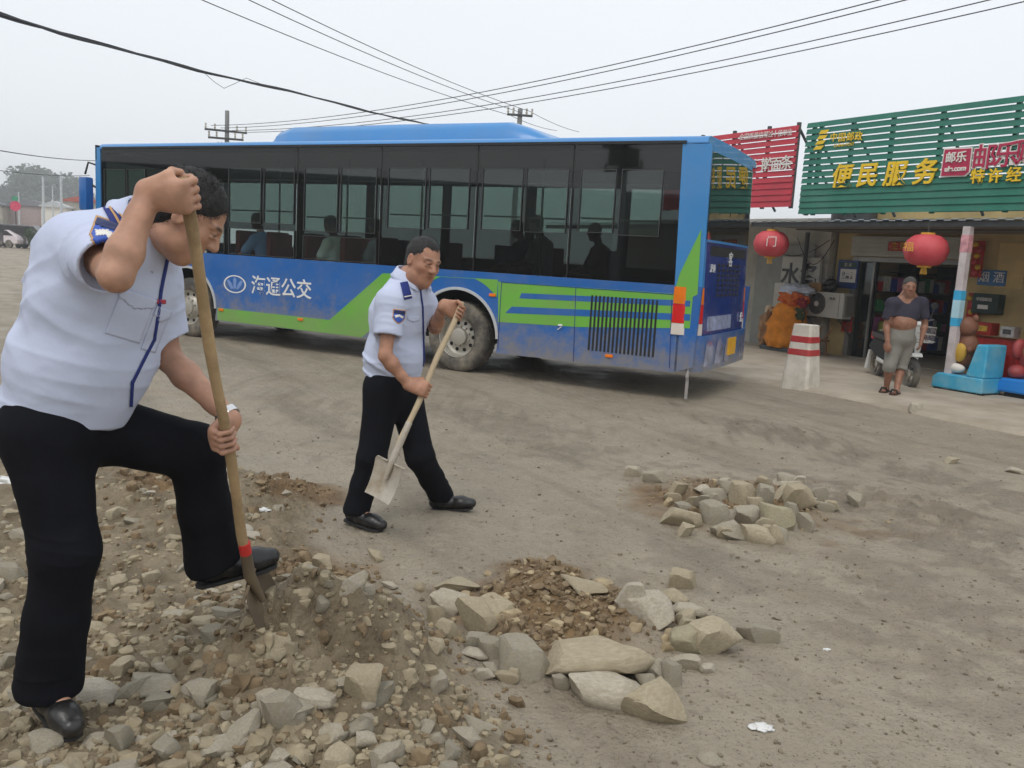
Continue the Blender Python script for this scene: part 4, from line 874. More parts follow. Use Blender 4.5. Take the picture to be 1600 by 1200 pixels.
# inside the shop: shelves of goods
for k, (x, y, lab) in enumerate(((-3.75, 3.45, 'dim shelf of mixed goods nearest the doorway inside the shop'), (-3.75, 4.75, 'dim shelf of mixed goods deeper inside the shop behind the bystander'), (-3.75, 6.05, 'dim shelf of mixed goods deepest inside the shop'))):
    t = fthing('goods_shelf', x, y, .03, lab, 'shelf', rot=math.pi/2); s = MB()
    for z in (.1, .5, .9, 1.3, 1.7): s.box(-.6, .6, -.2, .2, z, z+.03)
    s.box(-.62, -.58, -.2, .2, 0, 1.9); s.box(.58, .62, -.2, .2, 0, 1.9); s.build('rack', M_STEELG, t)
    rnd = random.Random(k+3); cols = [srgb(200, 60, 60), srgb(70, 150, 90), srgb(60, 90, 180), srgb(220, 190, 80), srgb(200, 120, 170), srgb(220, 220, 210)]
    ms = [mat('packet', c, .5, var=.2, scale=15) for c in cols]
    for z in (.13, .53, .93, 1.33):
        x_ = -.52
        while x_ < .5:
            w_ = rnd.uniform(.12, .25); h_ = rnd.uniform(.14, .3); MB().box(x_, x_+w_*.9, -.19, .1, z, z+h_).build('packet', rnd.choice(ms), t); x_ += w_
dr = fthing('gas_drum', dx0+.5, WY+.45, .03, 'olive green drum just inside the shop doorway', 'drum'); MB().lathe([(0, 0), (.17, 0), (.18, .03), (.18, .36), (.184, .37), (.18, .38), (.18, .72), (.16, .75), (0, .75)], (0, 0, 0)).build('drum', mat('drum_olive', srgb(146, 150, 60), .5, var=.12), dr, smooth=True); MB().box(-.04, .04, -.19, -.178, .4, .6).build('label_plate', M_LWHITE, dr)
# loose wires under the eaves
for i, (x0, x1, sg) in enumerate(((-4.2, -3.9, .5), (-5.2, -4.0, .35))):
    pts = [(x0+(x1-x0)*t_/10, 1.2+.7*t_/10, 2.3-sg*math.sin(math.pi*t_/10)) for t_ in range(11)]
    t = fthing('hanging_wire', 0, 0, 0, ('black slack wire drooping under the eave beside the left lantern', 'black slack wire drooping between the left lantern and the pipe')[i], 'wire'); MB().tube(pts, .008, 6).build('wire', M_BLACK, t)

# ================================================================== PEOPLE
# Bodies and clothes are smooth blends of tapered limbs (signed distances), meshed as one continuous surface each.
def basis(f, u):
    f = nrm(f); u = np.asarray(u, float); u = nrm(u-f*np.dot(u, f)); return f, u, np.cross(f, u)   # forward, up, right
class Sdf:
    def __init__(s): s.p = []; s.post = None
    def rc(s, a, b, ra, rb=None, k=.02, side=None, fa=1.0, fb=None, op='u'):
        """tapered limb a->b; side = direction in which the section is widened by fa..fb"""
        a, b = np.asarray(a, float), np.asarray(b, float); rb = ra if rb is None else rb; fb = fa if fb is None else fb
        s.p.append(('rc', (a, b, ra, rb, None if side is None else nrm(side), fa, fb), k, op, (a+b)/2, np.linalg.norm(b-a)/2+max(ra*max(fa, 1), rb*max(fb, 1)))); return s
    def chain(s, pts, rs, k=.02, **kw):
        for i in range(len(pts)-1): s.rc(pts[i], pts[i+1], rs[i], rs[i+1], k, **kw)
        return s
    def el(s, c, r, axes=None, k=.02, op='u'):
        c = np.asarray(c, float); A = np.eye(3) if axes is None else np.array([nrm(x) for x in axes]); r = np.asarray(r, float)
        s.p.append(('el', (c, A, r), k, op, c, r.max())); return s
    def plane(s, c, n, k=.004, reg=None, op='s'):
        """cut away everything on the side n points to, within radius reg of c"""
        c = np.asarray(c, float); s.p.append(('pl', (c, nrm(n), reg), k, op, c, 1e9)); return s
    @staticmethod
    def ev(t, q, P):
        if t == 'rc':
            a, b, ra, rb, sd, fa, fb = q; ab = b-a; L2 = ab@ab; pa = P-a
            h = np.clip(pa@ab/max(L2, 1e-12), 0, 1); d = pa-h[:, None]*ab; r = ra+(rb-ra)*h
            if sd is not None:
                f = fa+(fb-fa)*h; sdn = sd; c = d@sdn; d = d-(c-c/f)[:, None]*sdn
                l = np.linalg.norm(d, axis=1); return (l-r)*np.minimum(1, .5+.5/ np.maximum(f, .6)) if fa >= 1 else (l-r)*np.minimum(f, 1)
            return np.linalg.norm(d, axis=1)-r
        if t == 'el':
            c, A, r = q; l = (P-c)@A.T; k0 = np.linalg.norm(l/r, axis=1); k1 = np.linalg.norm(l/(r*r), axis=1); return k0*(k0-1)/np.maximum(k1, 1e-9)
        c, n, reg = q; d = (P-c)@n
        return d if reg is None else np.minimum(d, reg-np.linalg.norm(P-c, axis=1))
    def __call__(s, P, sel=None):
        D = np.full(len(P), 1e3)
        for i, (t, q, k, op, c, rad) in enumerate(s.p):
            if sel is not None and not sel[i]: continue
            d = s.ev(t, q, P)
            if op == 'u': h = np.clip(.5+.5*(D-d)/k, 0, 1); D = D+(d-D)*h-k*h*(1-h)
            else: h = np.clip(.5-.5*(D-(d if t == 'pl' else -d))/k, 0, 1); e = d if t == 'pl' else -d; D = D+(e-D)*h+k*h*(1-h)
        if s.post is not None: D = D+s.post(P, D)
        return D
    def mesh(s, vox, B=16):
        lo = np.full(3, 1e9); hi = -lo
        for t, q, k, op, c, rad in s.p:
            if op == 'u': lo = np.minimum(lo, c-rad); hi = np.maximum(hi, c+rad)
        lo -= vox*4; hi += vox*4; nb = np.ceil((hi-lo)/(vox*B)).astype(int); n = nb*B
        G = np.full(n, 1.0, np.float32); ax = [lo[i]+vox*np.arange(n[i]) for i in range(3)]
        bi = np.stack(np.meshgrid(*[np.arange(b) for b in nb], indexing='ij'), -1).reshape(-1, 3)
        bc = lo+vox*(bi*B+B/2); hd = vox*B*.5*1.733
        near = np.zeros((len(bi), len(s.p)), bool)
        for j, (t, q, k, op, c, rad) in enumerate(s.p): near[:, j] = True if t == 'pl' else (np.linalg.norm(bc-c, axis=1) < rad+hd*1.5+k*2+.03)
        dc = s(bc); l = np.stack(np.meshgrid(*[np.arange(B)]*3, indexing='ij'), -1).reshape(-1, 3)
        for j in range(len(bi)):
            x, y, z = bi[j]*B
            if abs(dc[j]) > hd*2.2+.02 or not near[j].any():
                G[x:x+B, y:y+B, z:z+B] = 1.0 if dc[j] > 0 else -1.0; continue
            G[x:x+B, y:y+B, z:z+B] = s(lo+vox*(bi[j]*B+l), near[j]).reshape(B, B, B)
        return surface_nets(G, lo, vox)
def surface_nets(G, lo, h):
    S = G < 0; X, Y, Z = np.array(G.shape)-1
    cnt = np.zeros((X, Y, Z), np.uint8)
    for dx in (0, 1):
        for dy in (0, 1):
            for dz in (0, 1): cnt += S[dx:dx+X, dy:dy+Y, dz:dz+Z]
    act = (cnt > 0) & (cnt < 8); idx = np.full((X, Y, Z), -1, np.int32); C = np.argwhere(act); idx[act] = np.arange(len(C))
    V = np.zeros((len(C), 3)); W = np.zeros(len(C))
    cor = [np.array(c) for c in ((0,0,0),(1,0,0),(0,1,0),(1,1,0),(0,0,1),(1,0,1),(0,1,1),(1,1,1))]
    vals = [G[C[:, 0]+c[0], C[:, 1]+c[1], C[:, 2]+c[2]] for c in cor]
    for a, b in ((0,1),(2,3),(4,5),(6,7),(0,2),(1,3),(4,6),(5,7),(0,4),(1,5),(2,6),(3,7)):
        va, vb = vals[a], vals[b]; m = (va < 0) != (vb < 0)
        t = np.where(m, va/np.where(m, va-vb, 1), 0)
        V += m[:, None]*(cor[a]+(cor[b]-cor[a])*t[:, None]); W += m
    V = lo+h*(C+V/np.maximum(W, 1)[:, None])
    F = []
    for d in range(3):
        e, f = (d+1) % 3, (d+2) % 3
        sl0 = [slice(None)]*3; sl1 = [slice(None)]*3
        sl0[d] = slice(0, -1); sl1[d] = slice(1, None)
        sgn = S[tuple(sl0)] != S[tuple(sl1)]
        E = np.argwhere(sgn); E = E[(E[:, e] > 0) & (E[:, f] > 0) & (E[:, e] < idx.shape[e]) & (E[:, f] < idx.shape[f]) & (E[:, d] < idx.shape[d])]
        def at_(de, df):
            q = E.copy(); q[:, e] -= de; q[:, f] -= df; return idx[q[:, 0], q[:, 1], q[:, 2]]
        q = np.stack([at_(1, 1), at_(0, 1), at_(0, 0), at_(1, 0)], 1)
        flip = ~S[E[:, 0], E[:, 1], E[:, 2]]; q[flip] = q[flip][:, ::-1]; F.append(q[(q >= 0).all(1)])
    return V, np.concatenate(F)
def smooth_mesh(V, F, it=1, lam=.5):
    for _ in range(it):
        A = np.zeros_like(V); n = np.zeros(len(V))
        for i in range(4):
            np.add.at(A, F[:, i], V[F[:, (i+1) % 4]]+V[F[:, (i-1) % 4]]); np.add.at(n, F[:, i], 2)
        V = V+lam*(A/np.maximum(n, 1)[:, None]-V)
    return V
def sdf_obj(name, s, vox, m, parent, it=1, tint=None):
    V, F = s.mesh(vox); V = smooth_mesh(V, F, it); o = link_mesh(name, V-np.array(parent.location), F, m, parent, smooth=True)
    if tint is not None:
        a = o.data.attributes.new('tint', 'FLOAT_COLOR', 'POINT'); c = tint(V); a.data.foreach_set('color', np.concatenate([c, np.ones((len(c), 1))], 1).astype(np.float32).ravel())
    return o
def skin_mat(name, col, rough=.55):
    m = mat(name, (1, 1, 1), rough, var=.0, bump=.25, bscale=140, bdist=.002); N, L = m.node_tree.nodes, m.node_tree.links; p = N['Principled BSDF']
    a = N.new('ShaderNodeAttribute'); a.attribute_name = 'tint'; no = N.new('ShaderNodeTexNoise'); no.inputs['Scale'].default_value = 22; no.inputs['Detail'].default_value = 4
    tc = N.new('ShaderNodeTexCoord'); L.new(tc.outputs['Object'], no.inputs['Vector'])
    mr = N.new('ShaderNodeMapRange'); mr.inputs[1].default_value = .3; mr.inputs[2].default_value = .7; mr.inputs[3].default_value = .8; mr.inputs[4].default_value = 1.14; L.new(no.outputs[0], mr.inputs[0])
    x = N.new('ShaderNodeMix'); x.data_type = 'RGBA'; x.blend_type = 'MULTIPLY'; x.inputs[0].default_value = 1; L.new(a.outputs['Color'], x.inputs[6]); L.new(mr.outputs[0], x.inputs[7]); L.new(x.outputs[2], p.inputs['Base Color'])
    p.inputs['Subsurface Weight'].default_value = .12; p.inputs['Subsurface Radius'].default_value = (.012, .005, .003); p.inputs['Subsurface Scale'].default_value = 1.0
    p.inputs['Specular IOR Level'].default_value = .45
    return m
M_SKIN = skin_mat('skin', None)
def cloth_mat(name, col, rough=.85, weave=900, var=.05, wr=.35, dirt=None, da=0.0, sp=.2):
    m = mat(name, col, rough, var=var, scale=4, bump=wr, bscale=26, dirt=dirt, dirt_amt=da, bdist=.006); p = m.node_tree.nodes['Principled BSDF']; p.inputs['Sheen Weight'].default_value = .0; p.inputs['Specular IOR Level'].default_value = sp; return m
M_SHIRT = cloth_mat('shirt_white', srgb(192, 200, 222), .8, var=.03); M_NAVYC = cloth_mat('cloth_navy', srgb(46, 58, 120), .75)
M_TROU = cloth_mat('trousers_black', (.0075, .008, .011), .85, var=.2, wr=.25, sp=.12)
M_SHOE = mat('shoe_leather', (.012, .012, .013), .3, var=.3, scale=12, bump=.3, bscale=30, dirt=srgb(110, 100, 86), dirt_amt=.12, dscale=9)
M_HAIR = mat('hair_dark', (.012, .011, .01), .6, var=.4, scale=60, bump=.8, bscale=220, bdist=.004); M_HAIRG = mat('hair_grey', srgb(70, 68, 64), .75, var=.35, scale=60, bump=.9, bscale=200, bdist=.004)
M_EYE = mat('eye_white', srgb(205, 200, 192), .3); M_IRIS = mat('eye_dark', (.01, .008, .006), .2)
M_SOLE = mat('shoe_sole', (.02, .02, .02), .8)

class Head:
    def __init__(s, C, f, u, k=1.0): s.C = np.asarray(C, float); s.f, s.u, s.r = basis(f, u); s.k = k
    def __call__(s, x, y, z): return s.C+s.k*(s.r*x+s.f*y+s.u*z)      # right, forward, up
    def build(s, b, full=1.0):
        A = [s.r, s.f, s.u]; k = s.k; E = lambda c, r, kk=.02, op='u': b.el(s(*c), np.array(r)*k, A, kk*k, op)
        E((0, -.012, .045), (.076, .097, .085)); E((0, .02, -.02), (.066, .078, .095), .04); E((0, .035, -.075), (.05, .055, .05), .03); E((0, .06, -.1), (.026, .024, .02), .03)
        for sx in (-1, 1):
            E((.043*sx, .058, -.018), (.024, .022, .02), .025); E((.05*sx, .005, -.075), (.02, .035, .026), .03)
            E((.031*sx, .099, .012), (.021, .016, .011), .012, 's'); E((.031*sx, .083, .01), (.0135, .0135, .0125), .004)
            b.rc(s(.012*sx, .094, .029), s(.05*sx, .078, .031), .0075*k, .006*k, .014*k)
            E((.078*sx, -.008, .002), (.009, .02, .032), .008); E((.086*sx, -.002, .004), (.006, .011, .02), .006, 's'); E((.014*sx, .102, -.024), (.009, .011, .008), .008)
            b.rc(s(.016*sx, .098, .004), s(.045*sx, .088, .003), .0035*k, .003*k, .004*k)
        b.rc(s(0, .092, .022), s(0, .114, -.02), .0085*k, .0125*k, .014*k)
        b.rc(s(-.022, .085, -.051), s(.022, .085, -.051), .0055*k, None, .008*k); b.rc(s(-.018, .084, -.061), s(.018, .084, -.061), .0065*k, None, .008*k); b.rc(s(0, .092, -.052), s(0, .092, -.06), .006*k, None, .01*k)
        b.rc(s(-.028, .098, -.0555), s(.028, .098, -.0555), .002*k, None, .003*k, op='s')
    def tint(s, P, c, col, brow=(.02, .016, .014), stubble=.0):
        l = (P-s.C)/s.k; x, y, z = l@s.r, l@s.f, l@s.u; g = lambda cx, cy, rx, rz: np.clip(1.4-np.hypot((np.abs(x)-cx)/rx, (z-cy)/rz), 0, 1)*(y > .05)
        def put(c, w, t): return c*(1-w[:, None])+np.array(t)*w[:, None]
        hd = np.linalg.norm(l, axis=1) < .2
        c = put(c, g(0, -.056, .022, .009)*.75*hd, np.array(col)*np.array((.72, .42, .42)))
        c = put(c, g(.034, .034, .021, .0055)*.95*hd, brow); c = put(c, g(.031, .012, .0135, .005)*.9*hd, (.03, .02, .016))
        c = put(c, np.clip(1.4-np.hypot((np.abs(x)-.05)/.022, (z+.025)/.02), 0, 1)*.25*(y > .02)*hd, np.array(col)*np.array((1.05, .72, .66)))
        if stubble: c = put(c, np.clip((-.045-z)/.02, 0, 1)*(y > -.0)*stubble*hd*(z > -.14), np.array(col)*.5)
        return c
    def hair(s, vox, m, parent, line=.062, back=-.06, grow=.007, rec=.0, strands=0):
        h = Sdf(); A = [s.r, s.f, s.u]; k = s.k
        h.el(s(0, -.014, .047), np.array((.078+grow, .099+grow, .086+grow))*k, A, .02)
        h.el(s(0, -.04, -.01), np.array((.066+grow, .062+grow, .09))*k, A, .02)
        h.plane(s(0, .085, line), nrm(s.f*.75-s.u*.45), .006)
        h.plane(s(0, .03, -.01), nrm(s.f*.95-s.u*.5), .006)
        h.plane(s(0, -.03, back), nrm(-s.u+s.f*.25), .006)
        if rec:
            for sx in (-1, 1): h.el(s(.055*sx, .1, .085), np.array((.03, .05, .035))*k, A, .01, 's')
        def post(P, D):
            l = P-s.C; return .0032*fbm(np.stack([l@s.r*150, l@s.f*60, l@s.u*60], 1), 2, 5)+.0025*fbm(l*30, 2, 8)+.003*fbm(l*150, 2, 9)
        h.post = post; o = sdf_obj('hair', h, vox, m, parent)
        if strands:
            me = o.data; n = len(me.polygons); cen = np.zeros(n*3); me.polygons.foreach_get('center', cen); cen = cen.reshape(-1, 3)+np.array(parent.location); nor = np.zeros(n*3); me.polygons.foreach_get('normal', nor); nor = nor.reshape(-1, 3)
            rs = np.random.RandomState(3); pick = np.where((cen-s.C)@s.u > -.085)[0]; pick = rs.choice(pick, strands); c = cen[pick]+rs.normal(size=(strands, 3))*.002; nn = nor[pick]; l = c-s.C
            flow = -s.u*.55+s.f*(((l@s.f) > .02)*.9-.25)[:, None]+rs.normal(size=(strands, 3))*.22; flow = flow-nn*(flow*nn).sum(1)[:, None]*.8; d = nn*.32+flow; d /= np.linalg.norm(d, axis=1)[:, None]
            w = np.cross(d, nn); w /= np.linalg.norm(w, axis=1)[:, None]+1e-9; L = rs.uniform(.008, .016, strands)[:, None]; wd = .0008*rs.uniform(.7, 1.5, strands)[:, None]
            V = np.concatenate([c-w*wd-nn*.002, c+w*wd-nn*.002, c+d*L+s.u*-.0*L]); F = np.stack([np.arange(strands), np.arange(strands)+strands, np.arange(strands)+2*strands], 1)
            st_ = link_mesh('strands', V-np.array(parent.location), F, m, o); st_.location = (0, 0, 0)
        return o

def grip_hand(b, S, A, m, rs, right=True, sc=1.0, k=.008, thumb=True):
    """hand closed round a shaft: S point on the shaft axis, A along the shaft towards the thumb side, m from the shaft to the palm; returns the wrist"""
    A = nrm(A); m = nrm(np.asarray(m, float)-A*np.dot(m, A)); g = np.cross(A, m)*(1 if right else -1); S = np.asarray(S, float)
    W = S+m*(.030*sc+rs*.6)-g*.078*sc-A*.004
    pol = lambda ph, r, t: S+A*t+(m*math.cos(R(ph))+g*math.sin(R(ph)))*r
    for i, (t, rf, sc_) in enumerate(((.032, .0088, 1.0), (.0108, .0091, 1.06), (-.0105, .0088, 1.0), (-.0305, .0075, .85))):
        t *= sc; rf *= sc; mc = pol(38, rs+.019*sc, t); b.rc(W+A*t*.55+m*.002, mc, .0145*sc, .0118*sc, .016)
        p1 = pol(98, rs+.0135*sc, t*1.04); p2 = pol(165, rs+.0095*sc, t*1.02); p3 = pol(165+58*sc_, rs+.0085*sc, t)
        b.rc(mc, p1, rf*1.12, rf*1.02, .003); b.rc(p1, p2, rf*1.02, rf*.95, .0025); b.rc(p2, p3, rf*.95, rf*.82, .0025)
        b.el(p1, (rf*1.13,)*3, None, .004)
    b.rc(W, pol(0, rs+.016*sc, .0), .025*sc, .024*sc, .02, side=A, fa=1.15, fb=1.45)
    b.rc(W+A*.012, pol(-18, rs+.016*sc, .03*sc), .017*sc, .0145*sc, .014)
    if thumb:
        t0 = W+A*.02*sc; t1 = pol(-40, rs+.016*sc, .048*sc); t2 = pol(-92, rs+.0115*sc, .05*sc); t3 = pol(-140, rs+.010*sc, .043*sc)
        b.rc(t0, t1, .0165*sc, .0135*sc, .014); b.rc(t1, t2, .0122*sc, .0108*sc, .006); b.rc(t2, t3, .0106*sc, .0088*sc, .004)
    return W
def relaxed_hand(b, W, d, palm, right, sc=1.0):
    """hanging hand: W wrist, d along the hand, palm = direction the palm faces"""
    d, n, s_ = basis(d, palm); th = s_*(-1 if right else 1)        # towards the thumb
    b.rc(W, W+d*.075*sc, .021*sc, .02*sc, .02, side=th, fa=1.2, fb=1.75)
    for t, L, rf in ((.03, .075, .0088), (.010, .084, .0092), (-.011, .078, .0088), (-.03, .06, .0076)):
        a = W+d*.082*sc+th*t*sc; p1 = a+(d*.95+n*.25)*L*.45*sc; p2 = p1+(d*.78+n*.6)*L*.32*sc; p3 = p2+(d*.5+n*.85)*L*.26*sc
        b.rc(a, p1, rf*1.1*sc, rf*sc, .008); b.rc(p1, p2, rf*sc, rf*.93*sc, .004); b.rc(p2, p3, rf*.93*sc, rf*.78*sc, .004)
    a = W+d*.02*sc+th*.02*sc; p1 = a+(d*.8+th*.62+n*.2)*.045*sc; p2 = p1+(d*.95+n*.3)*.036*sc; p3 = p2+(d*.9+n*.45)*.026*sc
    b.rc(a, p1, .015*sc, .012*sc, .012); b.rc(p1, p2, .0115*sc, .0102*sc, .005); b.rc(p2, p3, .0102*sc, .0085*sc, .004)
def arm(b, sh, el, wr, sc=1.0, twist=None):
    b.rc(sh, sh+(el-sh)*.35, .056*sc, .05*sc, .04); b.rc(sh+(el-sh)*.3, el, .049*sc, .040*sc, .03)
    m = el+(wr-el)*.28; b.rc(el, m, .041*sc, .0445*sc, .02); b.rc(m, el+(wr-el)*.75, .0445*sc, .032*sc, .02); b.rc(el+(wr-el)*.72, wr, .0325*sc, .027*sc, .015)
def shoe(b, ank, toe_dir, up, L=.28, k=.015, w=1.0):
    """ank = ankle joint; foot runs along toe_dir, sole towards -up"""
    f, u, r = basis(toe_dir, up); h = ank-u*.045
    b.rc(h-f*.045, h+f*.05, .036*w, .036*w, k); b.rc(h+f*.04-u*.004, h+f*.13-u*.008, .04*w, .043*w, k, side=r, fa=1.0, fb=1.05); b.rc(h+f*.12-u*.008, h+f*(L-.10)-u*.012, .043*w, .031*w, k, side=r, fa=1.05, fb=1.15)
    b.rc(ank, h+f*.03, .042*w, .04*w, .03); b.plane(h-u*.037, -u, .004)
    return f, u, r, h
def sole(name, h, f, u, r, L, parent, m):
    o = [(-.085, .0), (-.07, .03), (-.02, .037), (.05, .037), (.11, .046), (.15, .045), (.185, .03), (.2, 0)]
    pts = o+[(a, -c) for a, c in o[-2:0:-1]]; n = len(pts); s = MB(); org = np.array(parent.location)
    vs = [h+f*a+r*c-u*.037-org for a, c in pts]+[h+f*a+r*c-u*.05-org for a, c in pts]
    return s.add(vs, [tuple(range(n)), tuple(range(2*n-1, n-1, -1))]+[(i, n+i, n+(i+1) % n, (i+1) % n) for i in range(n)]).build(name, m, parent)
def bvh_of(*objs):
    V = []; F = []
    for o in objs:
        b = len(V); mw = o.matrix_world if o.parent is None else Matrix.Translation(o.parent.location)
        V += [mw @ v.co for v in o.data.vertices]; F += [[i+b for i in p.vertices] for p in o.data.polygons]
    return BVHTree.FromPolygons(V, F)
def patch(name, bvh, c, u, v, d, poly, off, m, parent, res=.006):
    """cloth badge lying on a garment: polygon (metres, in u,v) projected along d onto the surface"""
    c, u, v, d = [np.asarray(x, float) for x in (c, u, v, d)]; pl = np.array(poly, float); lo, hi = pl.min(0), pl.max(0)
    n = np.maximum(2, np.ceil((hi-lo)/res)).astype(int); us = np.linspace(lo[0], hi[0], n[0]+1); vs = np.linspace(lo[1], hi[1], n[1]+1)
    def inside(x, y):
        r = False; k = len(pl)
        for i in range(k):
            a, b = pl[i], pl[(i+1) % k]
            if (a[1] > y) != (b[1] > y) and x < (b[0]-a[0])*(y-a[1])/(b[1]-a[1])+a[0]: r = not r
        return r
    P = {}; W = []; F = []; org = np.array(parent.location)
    def pt(i, j):
        if (i, j) not in P:
            o = c+u*us[i]+v*vs[j]; h = bvh.ray_cast(Vector(o-d*.25), Vector(d))
            if h[0] is None: P[(i, j)] = None
            else: P[(i, j)] = len(W); W.append(np.array(h[0])+np.array(h[1])*off*(1 if np.dot(h[1], d) < 0 else -1)-org)
        return P[(i, j)]
    for i in range(n[0]):
        for j in range(n[1]):
            if inside((us[i]+us[i+1])/2, (vs[j]+vs[j+1])/2):
                q = [pt(i, j), pt(i+1, j), pt(i+1, j+1), pt(i, j+1)]
                if None not in q: F.append(q)
    o = link_mesh(name, W, F, m, parent, smooth=True)
    md = o.modifiers.new('thickness', 'SOLIDIFY'); md.thickness = .0015; return o
def badge_set(bvh, c, u, v, d, parent, s=1.0, owner=None):
    sh = [(-.036, .04), (.036, .04), (.036, -.01), (.02, -.034), (0, -.045), (-.02, -.034), (-.036, -.01)]; sc = lambda p, k: [(a*k*s, b*k*s) for a, b in p]
    a = patch('arm_badge', bvh, c, u, v, d, sc(sh, 1.0), .0025, M_BGOLD, parent, .004*s)
    patch('arm_badge', bvh, c, u, v, d, sc(sh, .86), .004, M_BBLUE, parent, .004*s)
    patch('arm_badge', bvh, c, u, v, d, sc([(-.031, .033), (.031, .033), (.031, .014), (-.031, .014)], 1), .0055, M_BDARK, parent, .004*s)
    patch('arm_badge', bvh, c, u, v, d, sc([(-.026, .0), (0, .01), (.026, 0), (.018, -.012), (0, -.004), (-.018, -.012)], 1), .0055, M_LWHITE, parent, .003*s)
M_BGOLD = mat('badge_gold', srgb(196, 150, 96), .6); M_BBLUE = mat('badge_blue', srgb(46, 84, 176), .6, var=.2, scale=60); M_BDARK = mat('badge_navy', srgb(34, 44, 92), .6)
def collar(name, Cn, f, u, rad, m, parent, open_=.6, hgt=.045, el=1.12):
    """folded shirt collar: ring round the neck axis u, open towards f"""
    u = nrm(u); f = nrm(f-u*np.dot(f, u)); r = np.cross(f, u); b = MB(); n = 28; org = np.array(parent.location); vs = []
    for i in range(n+1):
        t = -1+2*i/n; a = t*(math.pi-open_/2); k = abs(t)**4; dr = -f*math.cos(a)+r*math.sin(a)*el; base = Cn+dr*rad+f*.0
        vs += [base+u*-.014, base+dr*.001+u*hgt*(.72-.35*k), base+dr*.009+u*hgt*(.72-.4*k), base+dr*(.022+.006*k)-u*(.006+.012*k), base+dr*(.032+.016*k)-u*(.02+.03*k)+f*.014*k]
    fs = [(i*5+j, (i+1)*5+j, (i+1)*5+j+1, i*5+j+1) for i in range(n) for j in range(4)]
    o = b.add([v-org for v in vs], fs).build(name, m, parent, smooth=True, angle=R(80)); md = o.modifiers.new('thickness', 'SOLIDIFY'); md.thickness = .0035; return o
def folds(spots, amp=.006, base=.003, seed=0, fr=9.0, sharp=2.2):
    """cloth relief: soft all-over noise plus narrow creases about given spots (centre, crease normal, radius, strength, frequency)"""
    def post(P, D):
        d = base*fbm(P*fr, 3, seed)
        w = fbm(P*3.2, 2, seed+7); w2 = fbm(P*5.0, 2, seed+9)
        for c, n_, rad, st, fq in spots:
            l = P-c; g = np.exp(-(l*l).sum(1)/(rad*rad)); k = np.where(g > .03)[0]
            if len(k) == 0: continue
            lk = l[k]; Q = lk*(fq*.06)+np.outer(lk@n_, n_)*(fq*.30-fq*.06); v = np.clip(1-4.2*np.abs(vnoise(Q+3.7, seed+int(fq))), 0, 1); d[k] -= g[k]*st*amp*(v**sharp)*np.clip(.75+1.6*w2[k], 0, 1.2)
        return d
    return post

def shovel(name, top, tip_socket, blade_dir, blade_n, label, collar_red=False, bl=.27, bw=.235, rs=.0165, sock=.14, mwood=None, msteel=None, square=False):
    """top = end of the handle, tip_socket = where blade begins; blade_dir along the blade, blade_n its face"""
    top, ts = np.asarray(top, float), np.asarray(tip_socket, float); root = empty(name, tuple(ts), 0, label, 'shovel'); O = lambda p: np.asarray(p)-ts
    ax = nrm(ts-top); L = np.linalg.norm(ts-top)
    sidev = nrm(np.cross(ax, (0, 1, 0)))
    n = 14; pts = [O(top+ax*(L-.0)*i/n+sidev*.004*math.sin(i*.9)) for i in range(n+1)]
    MB().tube(pts, [rs*(1+.06*math.sin(i*1.7))*(0.9 if i == 0 else 1) for i in range(n+1)], 16).build('handle', mwood, root, smooth=True, angle=R(60))
    MB().tube([O(ts-ax*sock), O(ts-ax*.02), O(ts+nrm(blade_dir)*.10)], [rs*1.12, rs*1.25, rs*.7], 16).build('socket', msteel, root, smooth=True, angle=R(60))
    d, nn, w = basis(blade_dir, blade_n)
    N, Mm = 14, 12; vs = []; fs = []
    for side in (0, 1):
        for i in range(N+1):
            t = i/N; ww = bw/2*(1-.1*t if square else 1 if t < .62 else math.sqrt(max(.0, 1-((t-.62)/.42)**2))) 
            if t < .05: ww *= .9
            for j in range(Mm+1):
                s_ = -1+2*j/Mm; p = ts+d*(.0+bl*t)+w*ww*s_+nn*(.030*s_*s_*(1-.5*t)-.022+.05*(t-.45)**2+(.0022 if side else 0)); vs.append(O(p))
    k = (N+1)*(Mm+1)
    for side in (0, 1):
        for i in range(N):
            for j in range(Mm):
                q = [side*k+i*(Mm+1)+j, side*k+i*(Mm+1)+j+1, side*k+(i+1)*(Mm+1)+j+1, side*k+(i+1)*(Mm+1)+j]; fs.append(tuple(q if side else q[::-1]))
    for i in range(N):
        for j in (0, Mm): a = i*(Mm+1)+j; b_ = (i+1)*(Mm+1)+j; fs.append((a, b_, k+b_, k+a))
    for j in range(Mm): fs.append((j, k+j, k+j+1, j+1)); a = N*(Mm+1)+j; fs.append((a, a+1, k+a+1, k+a))
    MB().add(vs, fs).build('blade', msteel, root, smooth=True, angle=R(50))
    # foot treads
    for sg in (-1, 1): MB().tube([O(ts+w*sg*.03+d*.004), O(ts+w*sg*bw*.5+d*.004)], .006, 8).build('tread', msteel, root)
    if collar_red:
        MB().tube([O(ts-ax*(sock+.035)), O(ts-ax*(sock-.01))], rs*1.2, 16).build('red_tape', mat('tape_red', srgb(206, 52, 48), .5, var=.15), root, smooth=True, angle=R(60))
    return root
def tint_skin(head, col, **kw):
    def f(P):
        c = np.tile(np.array(col), (len(P), 1)); n = fbm(P*9, 3, 2); c = c*(1+.12*n[:, None]*np.array((.6, 1, 1))); return head.tint(P, c, np.array(col), **kw)
    return f
M_WOODH = mat('handle_wood', srgb(172, 146, 108), .7, var=.18, scale=5, dirt=srgb(96, 76, 52), dirt_amt=.6, dscale=7, bump=.2, bscale=60)
M_WOODP = mat('handle_pale', srgb(186, 168, 138), .75, var=.14, scale=5, dirt=srgb(140, 124, 100), dirt_amt=.5, dscale=7)
